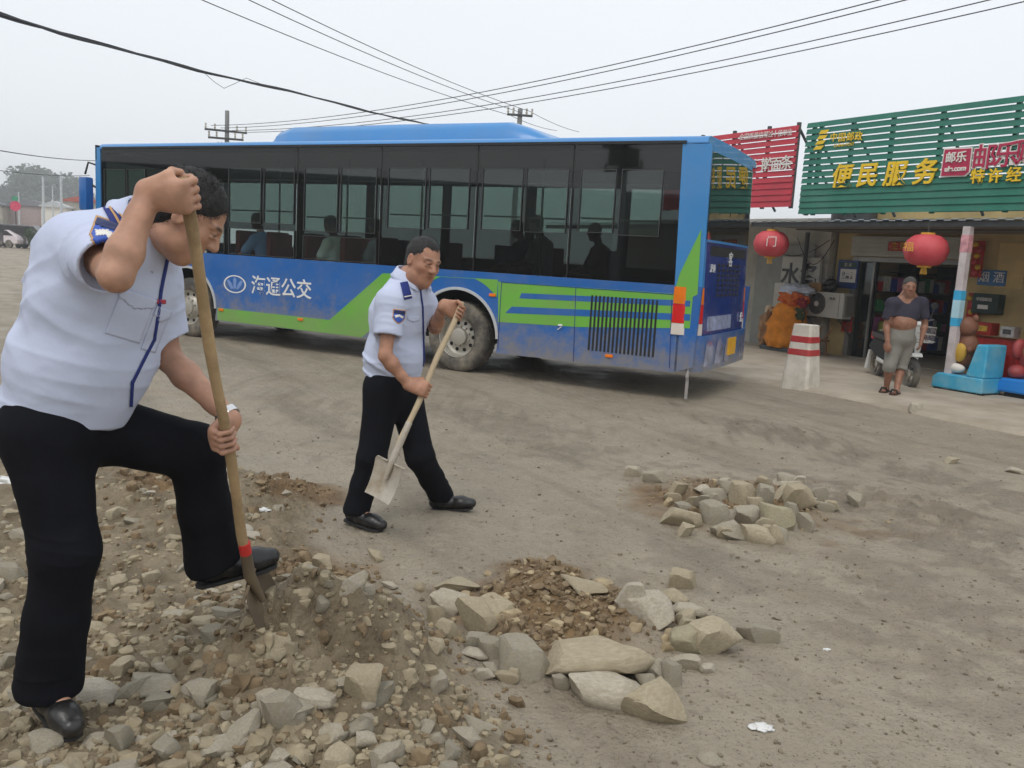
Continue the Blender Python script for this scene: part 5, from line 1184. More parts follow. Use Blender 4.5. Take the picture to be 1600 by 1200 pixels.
M_STEELM = mat('blade_muddy', srgb(104, 92, 76), .6, .25, var=.2, scale=9, dirt=srgb(126, 108, 82), dirt_amt=.9, dscale=6)
M_STEELP = mat('blade_pale', srgb(182, 175, 162), .5, .2, var=.15, scale=9, dirt=srgb(140, 124, 100), dirt_amt=.85, dscale=6)
up = np.array([0, 0, 1.0])

# ---------------------------------------------------------------- the man digging in front
def man_digging():
    fw = nrm((.84, -.54, 0)); rt = np.cross(fw, up)                       # his right is towards the camera
    T, Bp = at(283, 268, 2.26), at(391, 905, 2.82); ax = nrm(Bp-T)
    sh_pt = lambda py: T+ax*np.linalg.norm(Bp-T)*((py-268)/(905-268))
    hipR, kneeR, ankR = at(72, 668, 2.48), at(102, 860, 2.46), at(76, 1066, 2.50)
    hipL, kneeL, ankL = at(128, 662, 2.66), at(306, 706, 2.76), at(333, 868, 2.85)
    gR = gh(ankR[0], ankR[1])
    pel, wai, che, nek = at(102, 640, 2.56), at(128, 565, 2.57), at(160, 455, 2.58), at(212, 358, 2.57)
    shR, shL = at(150, 392, 2.43), at(238, 432, 2.76); elR = at(181, 430, 2.18); elL = at(263, 559, 2.77)
    head = Head(at(291, 338, 2.55), (.75, .22, -.62), (.60, .10, .79), 1.02)
    root = empty('person', (float(ankR[0]), float(ankR[1]), gR), 0, 'foreground man in white uniform shirt bending to dig, one foot on his spade', 'person')
    b = Sdf(); head.build(b)
    b.rc(nek-(nek-che)*.1, head(0, -.03, -.05), .057, .055, .03)
    b.rc(nek-up*.03, shR, .045, .05, .03); b.rc(nek-up*.03, shL, .045, .05, .03); b.rc(che, nek, .095, .07, .06, side=rt, fa=1.4, fb=1.2); b.rc(pel, che, .09, .098, .06, side=rt, fa=1.4, fb=1.4)
    Sr, Sl = sh_pt(293), sh_pt(640)
    wr = grip_hand(b, Sr, -ax, (-.25, -1, 0), .0165, True, 1.06); arm(b, shR, elR, wr, 1.0)
    wl = grip_hand(b, Sl, ax, (-1, .35, .1), .0165, False, 1.04); arm(b, shL, elL, wl, 1.0)
    for h, k_, a in ((hipR, kneeR, ankR), (hipL, kneeL, ankL)): b.rc(h, k_, .075, .055, .05); b.rc(k_, a, .055, .04, .03)
    b.rc(hipR, hipL, .08, None, .05); b.rc(pel, hipR, .08, None, .05)
    for h in (ankR, ): b.rc(h, h+nrm((.75, -.6, 0))*.1-up*.05, .035, .03, .03)
    b.rc(ankL, ankL+nrm((.84, .5, .1))*.1-up*.03, .035, .03, .03)
    col = (.46, .255, .17); body = sdf_obj('body', b, .003, M_SKIN, root, 1, tint_skin(head, col)); 
    head.hair(.0035, M_HAIR, root, line=.06, back=-.075, grow=.004, strands=9000)
    # trousers
    t = Sdf(); hemR = ankR+(ankR-kneeR)*.02
    t.rc(hipR+(pel-hipR)*.2, hipL, .125, .115, .06); t.rc(pel+(wai-pel)*.2, pel-up*.06, .12, .13, .06, side=rt, fa=1.25)
    t.rc(hipR, kneeR, .120, .092, .05); t.rc(kneeR, kneeR+(ankR-kneeR)*.5, .09, .089, .04); t.rc(kneeR+(ankR-kneeR)*.5, ankR-up*.0, .089, .099, .03)
    hl = ankL+nrm(ankL-kneeL)*.02
    t.rc(hipL, kneeL, .112, .09, .05); t.rc(kneeL, kneeL+(ankL-kneeL)*.55, .088, .083, .03); t.rc(kneeL+(ankL-kneeL)*.55, hl, .083, .093, .03, side=nrm((1, 0, 0)), fb=1.08)
    t.plane(ankR-up*.035, (.0, 0, -1), .004, .22); t.plane(hl+nrm(ankL-kneeL)*.02, nrm(ankL-kneeL)+np.array((.35, 0, 0)), .004, .2)
    t.el(ankR-up*.06, (.075, .075, .05), None, .006, 's'); t.el(hl+nrm(ankL-kneeL)*.06, (.07, .07, .055), None, .006, 's')
    t.post = folds([(kneeR, nrm((.25, 0, 1)), .13, 1.4, 95), (ankR+up*.06, up, .12, 1.3, 80), (kneeL, nrm((.8, 0, .6)), .12, 1.2, 90), (hipL+(kneeL-hipL)*.3, nrm((.7, .0, .7)), .15, 1.2, 70), (hipR, nrm((.3, 0, 1)), .18, 1.1, 60), (ankL, nrm(ankL-kneeL), .1, 1.1, 85)], .0045, .004, 3)
    sdf_obj('trousers', t, .005, M_TROU, root, 1)
    # shirt
    s = Sdf(); hemc = at(104, 646, 2.56); sd = nrm(che-pel)
    s.rc(shR, shR+(elR-shR)*.72, .079, .077, .04)
    eR, eL = shR+(elR-shR)*.66, shL+(elL-shL)*.72
    s.plane(eR, nrm(elR-shR)+np.array((.1, 0, -.25)), .003); s.rc(eR-(elR-shR)*.06, eR+(elR-shR)*.3, .070, .071, .003, op='s')
    z_ = Sdf(); s.rc(shL, shL+(elL-shL)*.80, .076, .076, .04); s.plane(eL, nrm(elL-shL), .003, .16); s.rc(eL-(elL-shL)*.04, eL+(elL-shL)*.3, .068, .069, .003, op='s')
    o_ = fw*.016; s.rc(pel-sd*.02, wai+o_*.5, .138, .146, .06, side=rt, fa=1.28, fb=1.28); s.rc(wai+o_*.5, che+o_, .146, .141, .08, side=rt, fa=1.28, fb=1.36); s.rc(che+o_, che+(nek-che)*.62, .141, .108, .06, side=rt, fa=1.36, fb=1.45)
    s.rc(wai+fw*.03, pel+fw*.035, .122, .112, .06, side=rt, fa=1.1)
    s.rc(nek-(nek-che)*.16, shR, .08, .079, .05); s.rc(nek-(nek-che)*.16, shL, .08, .078, .05); s.rc(che, nek, .115, .066, .05); s.rc(at(120, 392, 2.50), nek-(nek-che)*.2, .088, .078, .06); s.rc(at(120, 392, 2.50), che, .088, .12, .06)
    s.plane(nek+nrm(head.C-nek)*.06, nrm(head.C-nek)+np.array((.1, 0, .4)), .006, .11)
    s.plane(hemc, -sd+up*-.25, .004); s.rc(hemc+sd*.03, hemc+sd*.035, .139, .139, .02, side=rt, fa=1.3)
    waist = hemc+sd*.045
    s.post = folds([(waist+sd*.05, sd, .22, .9, 60), (che+fw*.02-rt*.0, nrm(sd*.6+fw*.8), .25, .85, 42), (shR+(elR-shR)*.3, nrm(elR-shR), .13, 1.0, 80), (che-fw*.12+rt*.1, nrm(sd*.75-fw*.65), .2, 1.1, 48), (shL+(elL-shL)*.4, nrm(elL-shL), .12, .9, 75), (wai+rt*.15, nrm(sd*.8+fw*.5), .2, 1.0, 46)], .0105, .0035, 11, 7, 1.4)
    so = sdf_obj('shirt', s, .0045, M_SHIRT, root, 1)
    bv = bvh_of(so)
    cd = nrm(nrm(head.C-nek)+up*.5); collar('collar', nek+cd*.018+fw*.012, head.f+fw*.3, cd, .076, M_SHIRT, root, .7, .042)
    # badges: upper sleeve, epaulette; placket piping; pockets
    def view(px, py, Y): c = at(px, py, Y); d = nrm(c-O_); return c, d
    c, d = view(166, 367, 2.3); uu = nrm(np.cross(d, (0.32, 0, 1))); vv = nrm(np.cross(uu, d)); 
    badge_set(bv, c, uu, vv, d, root, 1.05)
    c, d = view(186, 344, 2.35); e1 = nrm(np.array((.5, -.25, -.72))); e1 = nrm(e1-d*np.dot(e1, d)); e2 = np.cross(d, e1)
    patch('epaulette', bv, c, e1, e2, d, [(-.045, -.024), (.04, -.024), (.04, .024), (-.045, .024)], .003, M_NAVYC, root, .005)
    for o_ in (-.009, .007): patch('epaulette_bar', bv, c, e1, e2, d, [(-.038, o_-.003), (.03, o_-.003), (.03, o_+.003), (-.038, o_+.003)], .0055, M_BGOLD, root, .003)
    pl = [(262, 398), (251, 452), (246, 492), (240, 530), (222, 566), (206, 598), (204, 632)]
    for i in range(len(pl)-1):
        (x0, y0), (x1, y1) = pl[i], pl[i+1]; c, d = view((x0+x1)/2, (y0+y1)/2, 2.3); e1 = nrm(at(x1, y1, 2.3)-at(x0, y0, 2.3)); e2 = np.cross(d, e1); l = np.linalg.norm(at(x1, y1, 2.55)-at(x0, y0, 2.55))/2+.006
        patch('placket_piping', bv, c, e1, e2, d, [(-l, -.004), (l, -.004), (l, .004), (-l, .004)], .0025, M_NAVYC, root, .004)
    for (px, py, w_, h_, an) in ((214, 468, .05, .028, .25), (253, 490, .022, .028, .25)):
        c, d = view(px, py, 2.3); e1 = nrm(np.array((1, -.2, -an))); e1 = nrm(e1-d*np.dot(e1, d)); e2 = np.cross(e1, d)
        patch('pocket_flap', bv, c, e1, e2, d, [(-w_, h_*.6), (w_, h_*.6), (w_, -h_*.3), (0, -h_), (-w_, -h_*.3)], .004, M_SHIRT, root, .005)
        patch('pocket', bv, c-e2*.06, e1, e2, d, [(-w_*.95, .055), (w_*.95, .055), (w_*.95, -.06), (-w_*.95, -.06)], .0022, M_SHIRT, root, .006)
    c, d = view(251, 471, 2.3); patch('name_tag', bv, c, np.cross(d, up), up, d, [(-.012, -.006), (.012, -.006), (.012, .006), (-.012, .006)], .004, M_RSLAT, root, .004)
    # belt, shoes, watch
    for nm, ank, td, uu in (('shoe', ankR, (.72, -.62, -.10), up), ('shoe', ankL+np.array((.012, 0, .0)), (.84, .50, .16), nrm((-.15, -.1, 1)))):
        sh = Sdf(); f, u, r, h = shoe(sh, ank-up*.0, td, uu); o = sdf_obj(nm, sh, .004, M_SHOE, root, 1); sole('sole', h, f, u, r, .28, root, M_SOLE).parent = root
    for a_ in (ankR, ankL):
        k_ = Sdf(); k_.rc(a_+up*.07, a_-up*.035, .053, .056, .02); sdf_obj('sock', k_, .006, M_BLACKM, root, 1)
    fa = nrm(wl-elL); w0 = wl-fa*.02; bb = MB(); n1 = nrm(np.cross(fa, (0, 1, 0))); n2 = np.cross(fa, n1); org = np.array(root.location)
    ringp = [(w0+(n1*math.cos(2*math.pi*i/24)*1.0+n2*math.sin(2*math.pi*i/24))*.0355-org) for i in range(25)]
    vs = [tuple(p+fa*q+(p+org-w0)/np.linalg.norm(p+org-w0)*e) for p in ringp[:-1] for q, e in ((-.011, 0), (.011, 0), (.011, .004), (-.011, .004))]
    wt = MB().add(vs, [(i*4+j, i*4+(j+1) % 4, ((i+1) % 24)*4+(j+1) % 4, ((i+1) % 24)*4+j) for i in range(24) for j in range(4)]).build('watch', M_CHROME, root, smooth=True, angle=R(40))
    dn = nrm(np.array((-.6, .2, -.75))-fa*np.dot((-.6, .2, -.75), fa)); cw = w0+dn*.037-org; MB().tube([cw-dn*.002, cw+dn*.009], .019, 20).build('watch_face', M_BLACK, wt)
    bd = nrm(at(434, 978, 2.90)-Bp); shv = shovel('shovel', T+ax*.018, Bp, bd, nrm(np.array((.75, -.2, .65))), 'wooden-handled spade with a red band, its muddy blade in the heap', True, .29, .24, .0165, .13, M_WOODH, M_STEELM)

    LL = lambda a, b_: round(float(np.linalg.norm(a-b_)), 3)
man_digging()

# ---------------------------------------------------------------- the man walking with a shovel
def man_walking():
    fw = nrm((.86, -.5, 0)); rt = np.cross(fw, up); Y = 5.02
    T, Bp = at(720, 477, 4.95), at(612, 722, 4.62); ax = nrm(Bp-T)
    spt = lambda t: T+(Bp-T)*t
    gA, gB = gz(560, 822), gz(700, 800)
    ankR, ankL = np.array((at(556, 800, gA[1]+.0)[0], gA[1]+.03, gA[2]+.10)), np.array((at(688, 785, gB[1])[0], gB[1]+.02, gB[2]+.10))
    hipR, hipL = at(600, 606, 4.93), at(630, 606, 5.10); kneeR, kneeL = at(581, 716, 4.88), at(656, 713, 5.02)
    pel, wai, che, nek = at(611, 607, 5.02), at(616, 560, 5.03), at(624, 490, 5.02), at(640, 440, 5.0)
    shR, shL = at(611, 472, 4.82), at(660, 473, 5.13); elR = at(602, 556, 4.74); elL = at(680, 512, 5.12)
    head = Head(at(660, 410, 4.95), (.66, -.72, -.24), (.22, -.06, .97), 1.08)
    root = empty('person', (float(pel[0]), float(pel[1]), 0), 0, 'man in white uniform shirt walking with a pale shovel before the bus', 'person')
    b = Sdf(); head.build(b); b.rc(nek-(nek-che)*.15, head(0, -.03, -.06), .058, .057, .03)
    b.rc(nek-up*.03, shR, .045, .05, .03); b.rc(nek-up*.03, shL, .045, .05, .03); b.rc(che, nek, .1, .08, .06, side=rt, fa=1.4, fb=1.2); b.rc(pel, che, .09, .1, .06, side=rt, fa=1.4, fb=1.4)
    wr = grip_hand(b, spt(.55), -ax, (-.45, -1, .1), .0165, True, 1.05); arm(b, shR, elR, wr, .9)
    wl = grip_hand(b, spt(.045), -ax, (-.25, .8, .55), .0165, False, 1.05); arm(b, shL, elL, wl, .9)
    for h, k_, a in ((hipR, kneeR, ankR), (hipL, kneeL, ankL)): b.rc(h, k_, .07, .05, .05); b.rc(k_, a, .05, .038, .03)
    b.rc(hipR, hipL, .08, None, .05); b.rc(pel, hipR, .08, None, .05)
    tdR, tdL = nrm((.86, -.5, -.04)), nrm((.97, -.12, .12))
    b.rc(ankR, ankR+tdR*.1-up*.05, .032, .028, .03); b.rc(ankL, ankL+tdL*.1-up*.05, .032, .028, .03)
    col = (.40, .205, .13); sdf_obj('body', b, .0048, M_SKIN, root, 1, tint_skin(head, col)); head.hair(.005, M_HAIR, root, line=.074, back=-.055, grow=.002, rec=1, strands=5000)
    t = Sdf(); t.rc(hipR, hipL, .105, None, .06); t.rc(pel+up*.06, pel-up*.06, .115, .12, .06, side=rt, fa=1.25)
    for h, k_, a in ((hipR, kneeR, ankR), (hipL, kneeL, ankL)): t.rc(h, k_, .108, .084, .05); t.rc(k_, k_+(a-k_)*.55, .082, .074, .03); t.rc(k_+(a-k_)*.55, a+(a-k_)*.02, .074, .078, .03); t.plane(a-up*.03, -up, .004, .2); t.el(a-up*.06, (.06, .06, .05), None, .006, 's')
    t.post = folds([(kneeR, nrm((.3, 0, 1)), .12, 1.2, 80), (kneeL, nrm((-.3, 0, 1)), .12, 1.2, 80), (ankL+up*.06, up, .12, 1.3, 75), (ankR+up*.06, up, .12, 1.3, 75), (hipL, nrm((.6, 0, .8)), .15, 1.2, 60)], .0045, .003, 5)
    sdf_obj('trousers', t, .007, M_TROU, root, 1)
    s = Sdf(); hemc = at(612, 606, 5.02)
    s.rc(shR, shR+(elR-shR)*.66, .075, .077, .04); eR, eL = shR+(elR-shR)*.62, shL+(elL-shL)*.62
    s.plane(eR, nrm(elR-shR), .003); s.rc(eR-(elR-shR)*.04, eR+(elR-shR)*.3, .060, .061, .003, op='s')
    s.rc(shL, shL+(elL-shL)*.66, .073, .073, .04); s.plane(eL, nrm(elL-shL), .003, .13); s.rc(eL, eL+(elL-shL)*.3, .064, .066, .003, op='s')
    s.rc(pel-up*.03, wai, .122, .138, .06, side=rt, fa=1.4, fb=1.35); s.rc(wai, che, .138, .132, .06, side=rt, fa=1.35, fb=1.45); s.rc(che, che+(nek-che)*.6, .132, .105, .05, side=rt, fa=1.45, fb=1.4); s.rc(wai+fw*.05, wai+fw*.045-up*.08, .11, .1, .06)
    s.rc(nek-(nek-che)*.2, shR, .083, .075, .05); s.rc(nek-(nek-che)*.2, shL, .083, .075, .05); s.rc(che, nek, .11, .07, .05)
    s.plane(nek+up*.055, up+fw*.45, .006, .11); s.plane(hemc, (0.05, 0, -1), .004); s.rc(hemc+up*.03, hemc+up*.035, .118, .118, .02, side=rt, fa=1.42)
    s.post = folds([(wai+up*.0, up, .2, 1.0, 55), (che+fw*.05, nrm(up*.6+fw*.8), .2, .9, 45), (shR+(elR-shR)*.35, nrm(elR-shR), .12, 1.0, 75), (wai+rt*.15, nrm((.5, 0, .8)), .18, 1.2, 50), (che-fw*.12, nrm((.6, 0, .7)), .16, 1.1, 55)], .0105, .0035, 9, 8, 1.4)
    so = sdf_obj('shirt', s, .006, M_SHIRT, root, 1); bv = bvh_of(so)
    cd = nrm(up+fw*.28); collar('collar', nek+cd*.034, fw+np.array((0, -.15, 0)), cd, .079, M_SHIRT, root, .7, .046)
    def view(px, py): c = at(px, py, 4.75); return c, nrm(c-O_)
    c, d = view(623, 494); uu = nrm(np.cross(d, (.06, 0, 1))); badge_set(bv, c, uu, np.cross(uu, d), d, root, .95)
    c, d = view(634, 455); e1 = nrm(np.array((.3, -.3, -.9))); e1 = nrm(e1-d*np.dot(e1, d)); e2 = np.cross(d, e1)
    patch('epaulette', bv, c, e1, e2, d, [(-.05, -.022), (.045, -.022), (.045, .022), (-.05, .022)], .004, M_NAVYC, root, .006)
    patch('epaulette_bar', bv, c+e1*.03, e1, e2, d, [(-.003, -.02), (.003, -.02), (.003, .02), (-.003, .02)], .007, M_LWHITE, root, .004)
    pl = [(656, 450), (660, 480), (661, 520), (662, 560), (660, 600)]
    for i in range(len(pl)-1):
        (x0, y0), (x1, y1) = pl[i], pl[i+1]; c, d = view((x0+x1)/2, (y0+y1)/2); e1 = nrm(at(x1, y1, 4.8)-at(x0, y0, 4.8)); e2 = np.cross(d, e1); l = np.linalg.norm(at(x1, y1, 4.9)-at(x0, y0, 4.9))/2+.006
        patch('placket_piping', bv, c, e1, e2, d, [(-l, -.004), (l, -.004), (l, .004), (-l, .004)], .003, M_NAVYC, root, .006)
    c, d = view(647, 498); patch('pocket_flap', bv, c, nrm(np.cross(d, up)), up, d, [(-.04, .015), (.03, .015), (.03, -.008), (-.005, -.02), (-.04, -.008)], .004, M_SHIRT, root, .006)
    for ank, td in ((ankR, tdR), (ankL, tdL)):
        sh = Sdf(); f, u, r, h = shoe(sh, ank, td, up, .29); sdf_obj('shoe', sh, .005, M_SHOE, root, 1); sole('sole', h, f, u, r, .28, root, M_SOLE)
    for a_ in (ankR, ankL):
        k_ = Sdf(); k_.rc(a_+up*.07, a_-up*.035, .047, .051, .02); sdf_obj('sock', k_, .008, M_BLACKM, root, 1)
    bd = nrm(at(586, 790, 4.58)-Bp); shovel('shovel', T-ax*.02, Bp, bd, nrm((-.62, -.7, .1)), 'pale long-handled shovel with a whitish square blade held by the walking man', False, .215, .235, .0165, .24, M_WOODP, M_STEELP, True)
    LL = lambda a, b_: round(float(np.linalg.norm(a-b_)), 3)
man_walking()

# ---------------------------------------------------------------- the bystander
def man_standing():
    g = gz(1393, 614, FZ); Y = g[1]; fw = nrm((-.42, -.9, 0)); rt = np.cross(fw, up)
    A = lambda px, py, dy=0.0: at(px, py, Y+dy)
    pel, bel, che, nek = A(1406, 527), A(1410, 503, .0), A(1414, 482, .02), A(1419, 464, .02)
    shR, shL = A(1394, 474, -.04), A(1440, 473, .06); elR, elL = A(1385, 508, -.03), A(1445, 506, .07); wR, wL = A(1387, 533, -.12), A(1440, 530, .0)
    hipR, hipL = A(1399, 537), A(1416, 537, .05); kneeR, kneeL = A(1390, 572, -.05), A(1407, 573, .06)
    ankR, ankL = A(1385, 605, .06), A(1401, 610, -.12)
    head = Head(A(1421, 449, -.03), (-.22, -.96, -.08), (.02, -.05, 1), 1.06)
    root = empty('person', (float(g[0]), float(g[1]), FZ), 0, 'bystander with rolled-up grey shirt, bare belly and grey shorts before the shop doorway', 'person')
    b = Sdf(); head.build(b); b.rc(nek, head(0, -.03, -.06), .064, .064, .03)
    b.rc(nek, shR, .062, .06, .05); b.rc(nek, shL, .062, .06, .05); b.rc(che, nek, .12, .08, .06, side=rt, fa=1.35, fb=1.2); b.rc(pel, bel, .125, .138, .06, side=rt, fa=1.25, fb=1.22); b.rc(bel, che, .138, .12, .06, side=rt, fa=1.22, fb=1.3); b.el(bel+fw*.05-up*.02, (.13, .12, .1), None, .06)
    arm(b, shR, elR, wR); arm(b, shL, elL, wL); relaxed_hand(b, wR, wR-elR+np.array((.02, 0, -.1)), (.3, .6, 0), True, 1.05); relaxed_hand(b, wL, wL-elL+np.array((0, 0, -.1)), (-.6, .4, 0), False, 1.05)
    for h, k_, a in ((hipR, kneeR, ankR), (hipL, kneeL, ankL)):
        b.rc(h, k_, .085, .06, .05); m = k_+(a-k_)*.3-fw*.02; b.rc(k_, m, .058, .058, .03); b.rc(m, a, .056, .036, .03)
        td = nrm(fw*.8+np.array((-.35, 0, -.18))); b.rc(a-td*.03-up*.03, a+td*.05-up*.04, .034, .036, .025); b.rc(a+td*.05-up*.04, a+td*.15-up*.058, .036, .026, .02, side=np.cross(td, up), fa=1, fb=1.5)
    b.rc(hipR, hipL, .1, None, .05)
    col = (.30, .145, .09); sdf_obj('body', b, .009, M_SKIN, root, 1, tint_skin(head, col, brow=(.06, .055, .05), stubble=.35)); head.hair(.008, M_HAIRG, root, line=.068, back=-.05, grow=.004, strands=3000)
    s = Sdf(); s.rc(che+(bel-che)*.45, che, .148, .14, .05, side=rt, fa=1.3, fb=1.36); s.rc(che, che+(nek-che)*.6, .14, .1, .05, side=rt, fa=1.36, fb=1.3); s.rc(nek-up*.04, shR, .082, .078, .05); s.rc(nek-up*.04, shL, .082, .078, .05)
    for sh_, el_ in ((shR, elR), (shL, elL)): s.rc(sh_, sh_+(el_-sh_)*.75, .078, .082, .04); e = sh_+(el_-sh_)*.74; s.plane(e, nrm(el_-sh_), .004, .14)
    s.plane(nek+up*.02+fw*.05, up*.55+fw*.85, .006, .14); s.plane(nek+up*.045, up, .006, .14); s.plane(che+(bel-che)*.62, -up, .006, .26)
    s.rc(che+(bel-che)*.52, che+(bel-che)*.56, .152, None, .015, side=rt, fa=1.29)
    s.post = folds([(che+(bel-che)*.5, up, .25, 1.3, 60), (che, nrm((.6, 0, .6)), .2, 1.0, 40)], .008, .005, 21, 7)
    sdf_obj('shirt', s, .009, cloth_mat('shirt_grey', srgb(58, 56, 68), .85), root, 1)
    t = Sdf(); t.rc(bel-up*.06, pel, .146, .15, .06, side=rt, fa=1.22); t.rc(hipR+up*.05, hipL+up*.05, .125, None, .04)
    for h, k_, a in ((hipR, kneeR, ankR), (hipL, kneeL, ankL)): e = k_+(a-k_)*.18; t.rc(h, k_, .112, .086, .025); t.rc(k_, e, .086, .09, .02); t.plane(e, nrm(k_-a)*-1, .004, .17); t.el(e+(a-k_)*.1, (.074, .074, .06), None, .006, 's')
    t.plane(bel-up*.075, up+fw*-.1, .004, .3)
    t.post = folds([(kneeR, up, .2, 1.3, 50), (kneeL, up, .2, 1.3, 50), (pel, nrm((.7, 0, .4)), .2, 1.2, 45)], .006, .005, 27, 7)
    sdf_obj('shorts', t, .009, cloth_mat('shorts_grey', srgb(132, 130, 122), .9, var=.12), root, 1)
    for a in (ankR, ankL):
        td = nrm(fw*.8+np.array((-.35, 0, 0))); r = np.cross(td, up); c = np.array((a[0], a[1], FZ+.012))-np.array(root.location); o = MB(); pts = [(-.09, 0), (-.07, .034), (0, .036), (.1, .05), (.16, .04), (.185, 0), (.16, -.04), (.1, -.05), (0, -.036), (-.07, -.034)]
        o.add([c+td*x+r*y+up*.012 for x, y in pts]+[c+td*x+r*y-up*.012 for x, y in pts], [tuple(range(10)), tuple(range(19, 9, -1))]+[(i, 10+i, 10+(i+1) % 10, (i+1) % 10) for i in range(10)])
        so_ = o.build('sandal', mat('sandal_brown', srgb(74, 44, 34), .6), root)
        MB().tube([c+td*.08+r*.05+up*.01, c+td*.09+r*.03+up*.055, c+td*.09-r*.03+up*.055, c+td*.08-r*.05+up*.01], .012, 8).build('strap', M_BLACKM, so_)
    LL = lambda a, b_: round(float(np.linalg.norm(a-b_)), 3)
man_standing()

# ---------------------------------------------------------------- passengers behind the bus windows
def passenger(x, y, col, label, hair=None, lean=0.0, far=False, zs=1.2):
    org = BUS_P+BD*x+BN*y*1.0; root = empty('person', tuple(org+up*.76), BYAW, label, 'person')
    L = lambda a, b_, c: org+BD*a+BN*b_+up*c
    b = Sdf(); hd = Head(L(.12+lean*.6, 0, zs+.74), BD+np.array((0, 0, -.2)), up, 1.0); hd.build(b); b.rc(L(.02+lean*.5, 0, zs+.5), hd(0, -.03, -.05), .06, .058, .03)
    b.rc(L(-.02, 0, zs+.1), L(.0+lean*.4, 0, zs+.42), .11, .12, .05, side=BN, fa=1.3)
    for s_ in (-1, 1):
        sh, el, w_ = L(.0+lean*.5, .19*s_, zs+.46), L(.1+lean, .23*s_, zs+.2), L(.32+lean, .16*s_, zs+.16); arm(b, sh, el, w_); relaxed_hand(b, w_, BD-up*.2, -up, s_ > 0)
        b.rc(L(0, .09*s_, zs+.05), L(.42, .1*s_, zs+.05), .08, .06, .04); b.rc(L(.42, .1*s_, zs+.05), L(.4, .1*s_, .84), .055, .04, .03)
    sdf_obj('body', b, .012, M_SKIN, root, 1, tint_skin(hd, (.42, .22, .15))).location = (0, 0, 0)
    s = Sdf(); s.rc(L(-.02, 0, zs+.0), L(.0+lean*.4, 0, zs+.42), .15, .14, .06, side=BN, fa=1.25, fb=1.35)
    for s_ in (-1, 1):
        sh, el = L(.0+lean*.5, .19*s_, zs+.45), L(.1+lean, .23*s_, zs+.2); s.rc(L(.02+lean*.5, 0, zs+.5), sh, .075, .075, .05); s.rc(sh, sh+(el-sh)*.75, .075, .08, .04)
    s.post = folds([(L(0, .1, zs+.3), up, .3, 1, 40)], .01, .008, 5, 6); sdf_obj('shirt', s, .014, cloth_mat('passenger_shirt', col, .85), root, 1)
    hd.hair(.012, M_HAIR, root, line=.06, back=-.06)
    for ch in root.children:      # meshes were written in world axes about the seat: turn them into the root's frame
        ch.matrix_parent_inverse = Matrix.Rotation(-BYAW, 4, 'Z')
    return root
passenger(S(405, 385, -.42)[0]-.15, -.45, srgb(120, 158, 200), 'passenger in a light blue shirt leaning forward behind the bus window', lean=.2)
passenger(S(520, 395, -.45)[0]-.05, -.45, srgb(208, 226, 214), 'passenger in a pale mint shirt seated behind the middle bus window')
passenger(S(572, 395, -.6)[0], -.95, srgb(188, 200, 204), 'passenger in a pale grey shirt seated across the aisle behind the middle bus window')
passenger(S(845, 345, -1.2)[0], -1.3, srgb(206, 206, 214), 'small passenger with dark hair at the far side behind the rear part of the bus', zs=1.35)
passenger(S(800, 345, -1.5)[0], -1.9, srgb(70, 84, 120), 'passenger in dark blue at the far side behind the rear part of the bus', zs=1.3)
passenger(S(925, 345, -1.5)[0], -1.9, srgb(120, 120, 70), 'passenger in olive at the far side behind the rearmost bus window', zs=1.3)

# ================================================================== STONES, RUBBLE, CLODS
def stone_mat(name, a, b, mud=.45):
    m = mat(name, a, .82, var=.1, scale=7, dirt=srgb(150, 136, 110), dirt_amt=mud, dscale=5, bump=.55, bscale=26, bdist=.012); N, L = m.node_tree.nodes, m.node_tree.links
    mx = [n for n in N if n.type == 'MIX'][0]; oi = N.new('ShaderNodeObjectInfo'); tint = N.new('ShaderNodeMix'); tint.data_type = 'RGBA'; tint.inputs[6].default_value = a; tint.inputs[7].default_value = b
    L.new(oi.outputs['Random'], tint.inputs[0]); mu = N.new('ShaderNodeMix'); mu.data_type = 'RGBA'; mu.blend_type = 'MULTIPLY'; mu.inputs[0].default_value = 1
    mx.inputs[6].default_value = (.82, .82, .82, 1); mx.inputs[7].default_value = (1.1, 1.1, 1.1, 1); outs = [l.to_socket for l in mx.outputs[2].links]
    L.new(mx.outputs[2], mu.inputs[6]); L.new(tint.outputs[2], mu.inputs[7])
    for o in outs: L.new(mu.outputs[2], o)
    return m
M_SGREY = stone_mat('stone_grey', srgb(146, 140, 124), srgb(170, 162, 145), .7); M_STAN = stone_mat('stone_tan', srgb(162, 149, 123), srgb(176, 164, 139), .7)
M_SPALE = stone_mat('stone_pale', srgb(192, 184, 168), srgb(176, 166, 147), .6); M_SGREEN = stone_mat('stone_greenish', srgb(154, 146, 118), srgb(162, 154, 128), .6)
def rock_data(seed, sub=3, cuts=9, flat=1.0, rough=.05):
    rs = np.random.RandomState(seed); bm = bmesh.new(); bmesh.ops.create_icosphere(bm, subdivisions=sub, radius=1)
    P = np.array([v.co[:] for v in bm.verts]); F = np.array([[v.index for v in f.verts] for f in bm.faces]); bm.free()
    for i in range(cuts):
        n = rs.normal(size=3); n /= np.linalg.norm(n); h = rs.uniform(.42, .72); d = P@n-h; P = P-np.outer(np.maximum(d, 0)*.97, n)
    for n in ((0, 0, 1), (0, 0, -1)): d = P@np.array(n, float)-.5; P = P-np.outer(np.maximum(d, 0)*.95, n)
    P = P*(1+rough*fbm(P*2.2, 3, seed)[:, None]); P[:, 2] *= flat; P /= np.abs(P).max(0); return P, F
_rocks = []
for i in range(16):
    P_, F_ = rock_data(100+i, 3, 9+i % 5, 1, .11); me = bpy.data.meshes.new('stone'); me.from_pydata(P_.tolist(), [], F_.tolist()); me.polygons.foreach_set('use_smooth', [True]*len(F_)); me.set_sharp_from_angle(angle=R(30)); me.update(); _rocks.append(me)
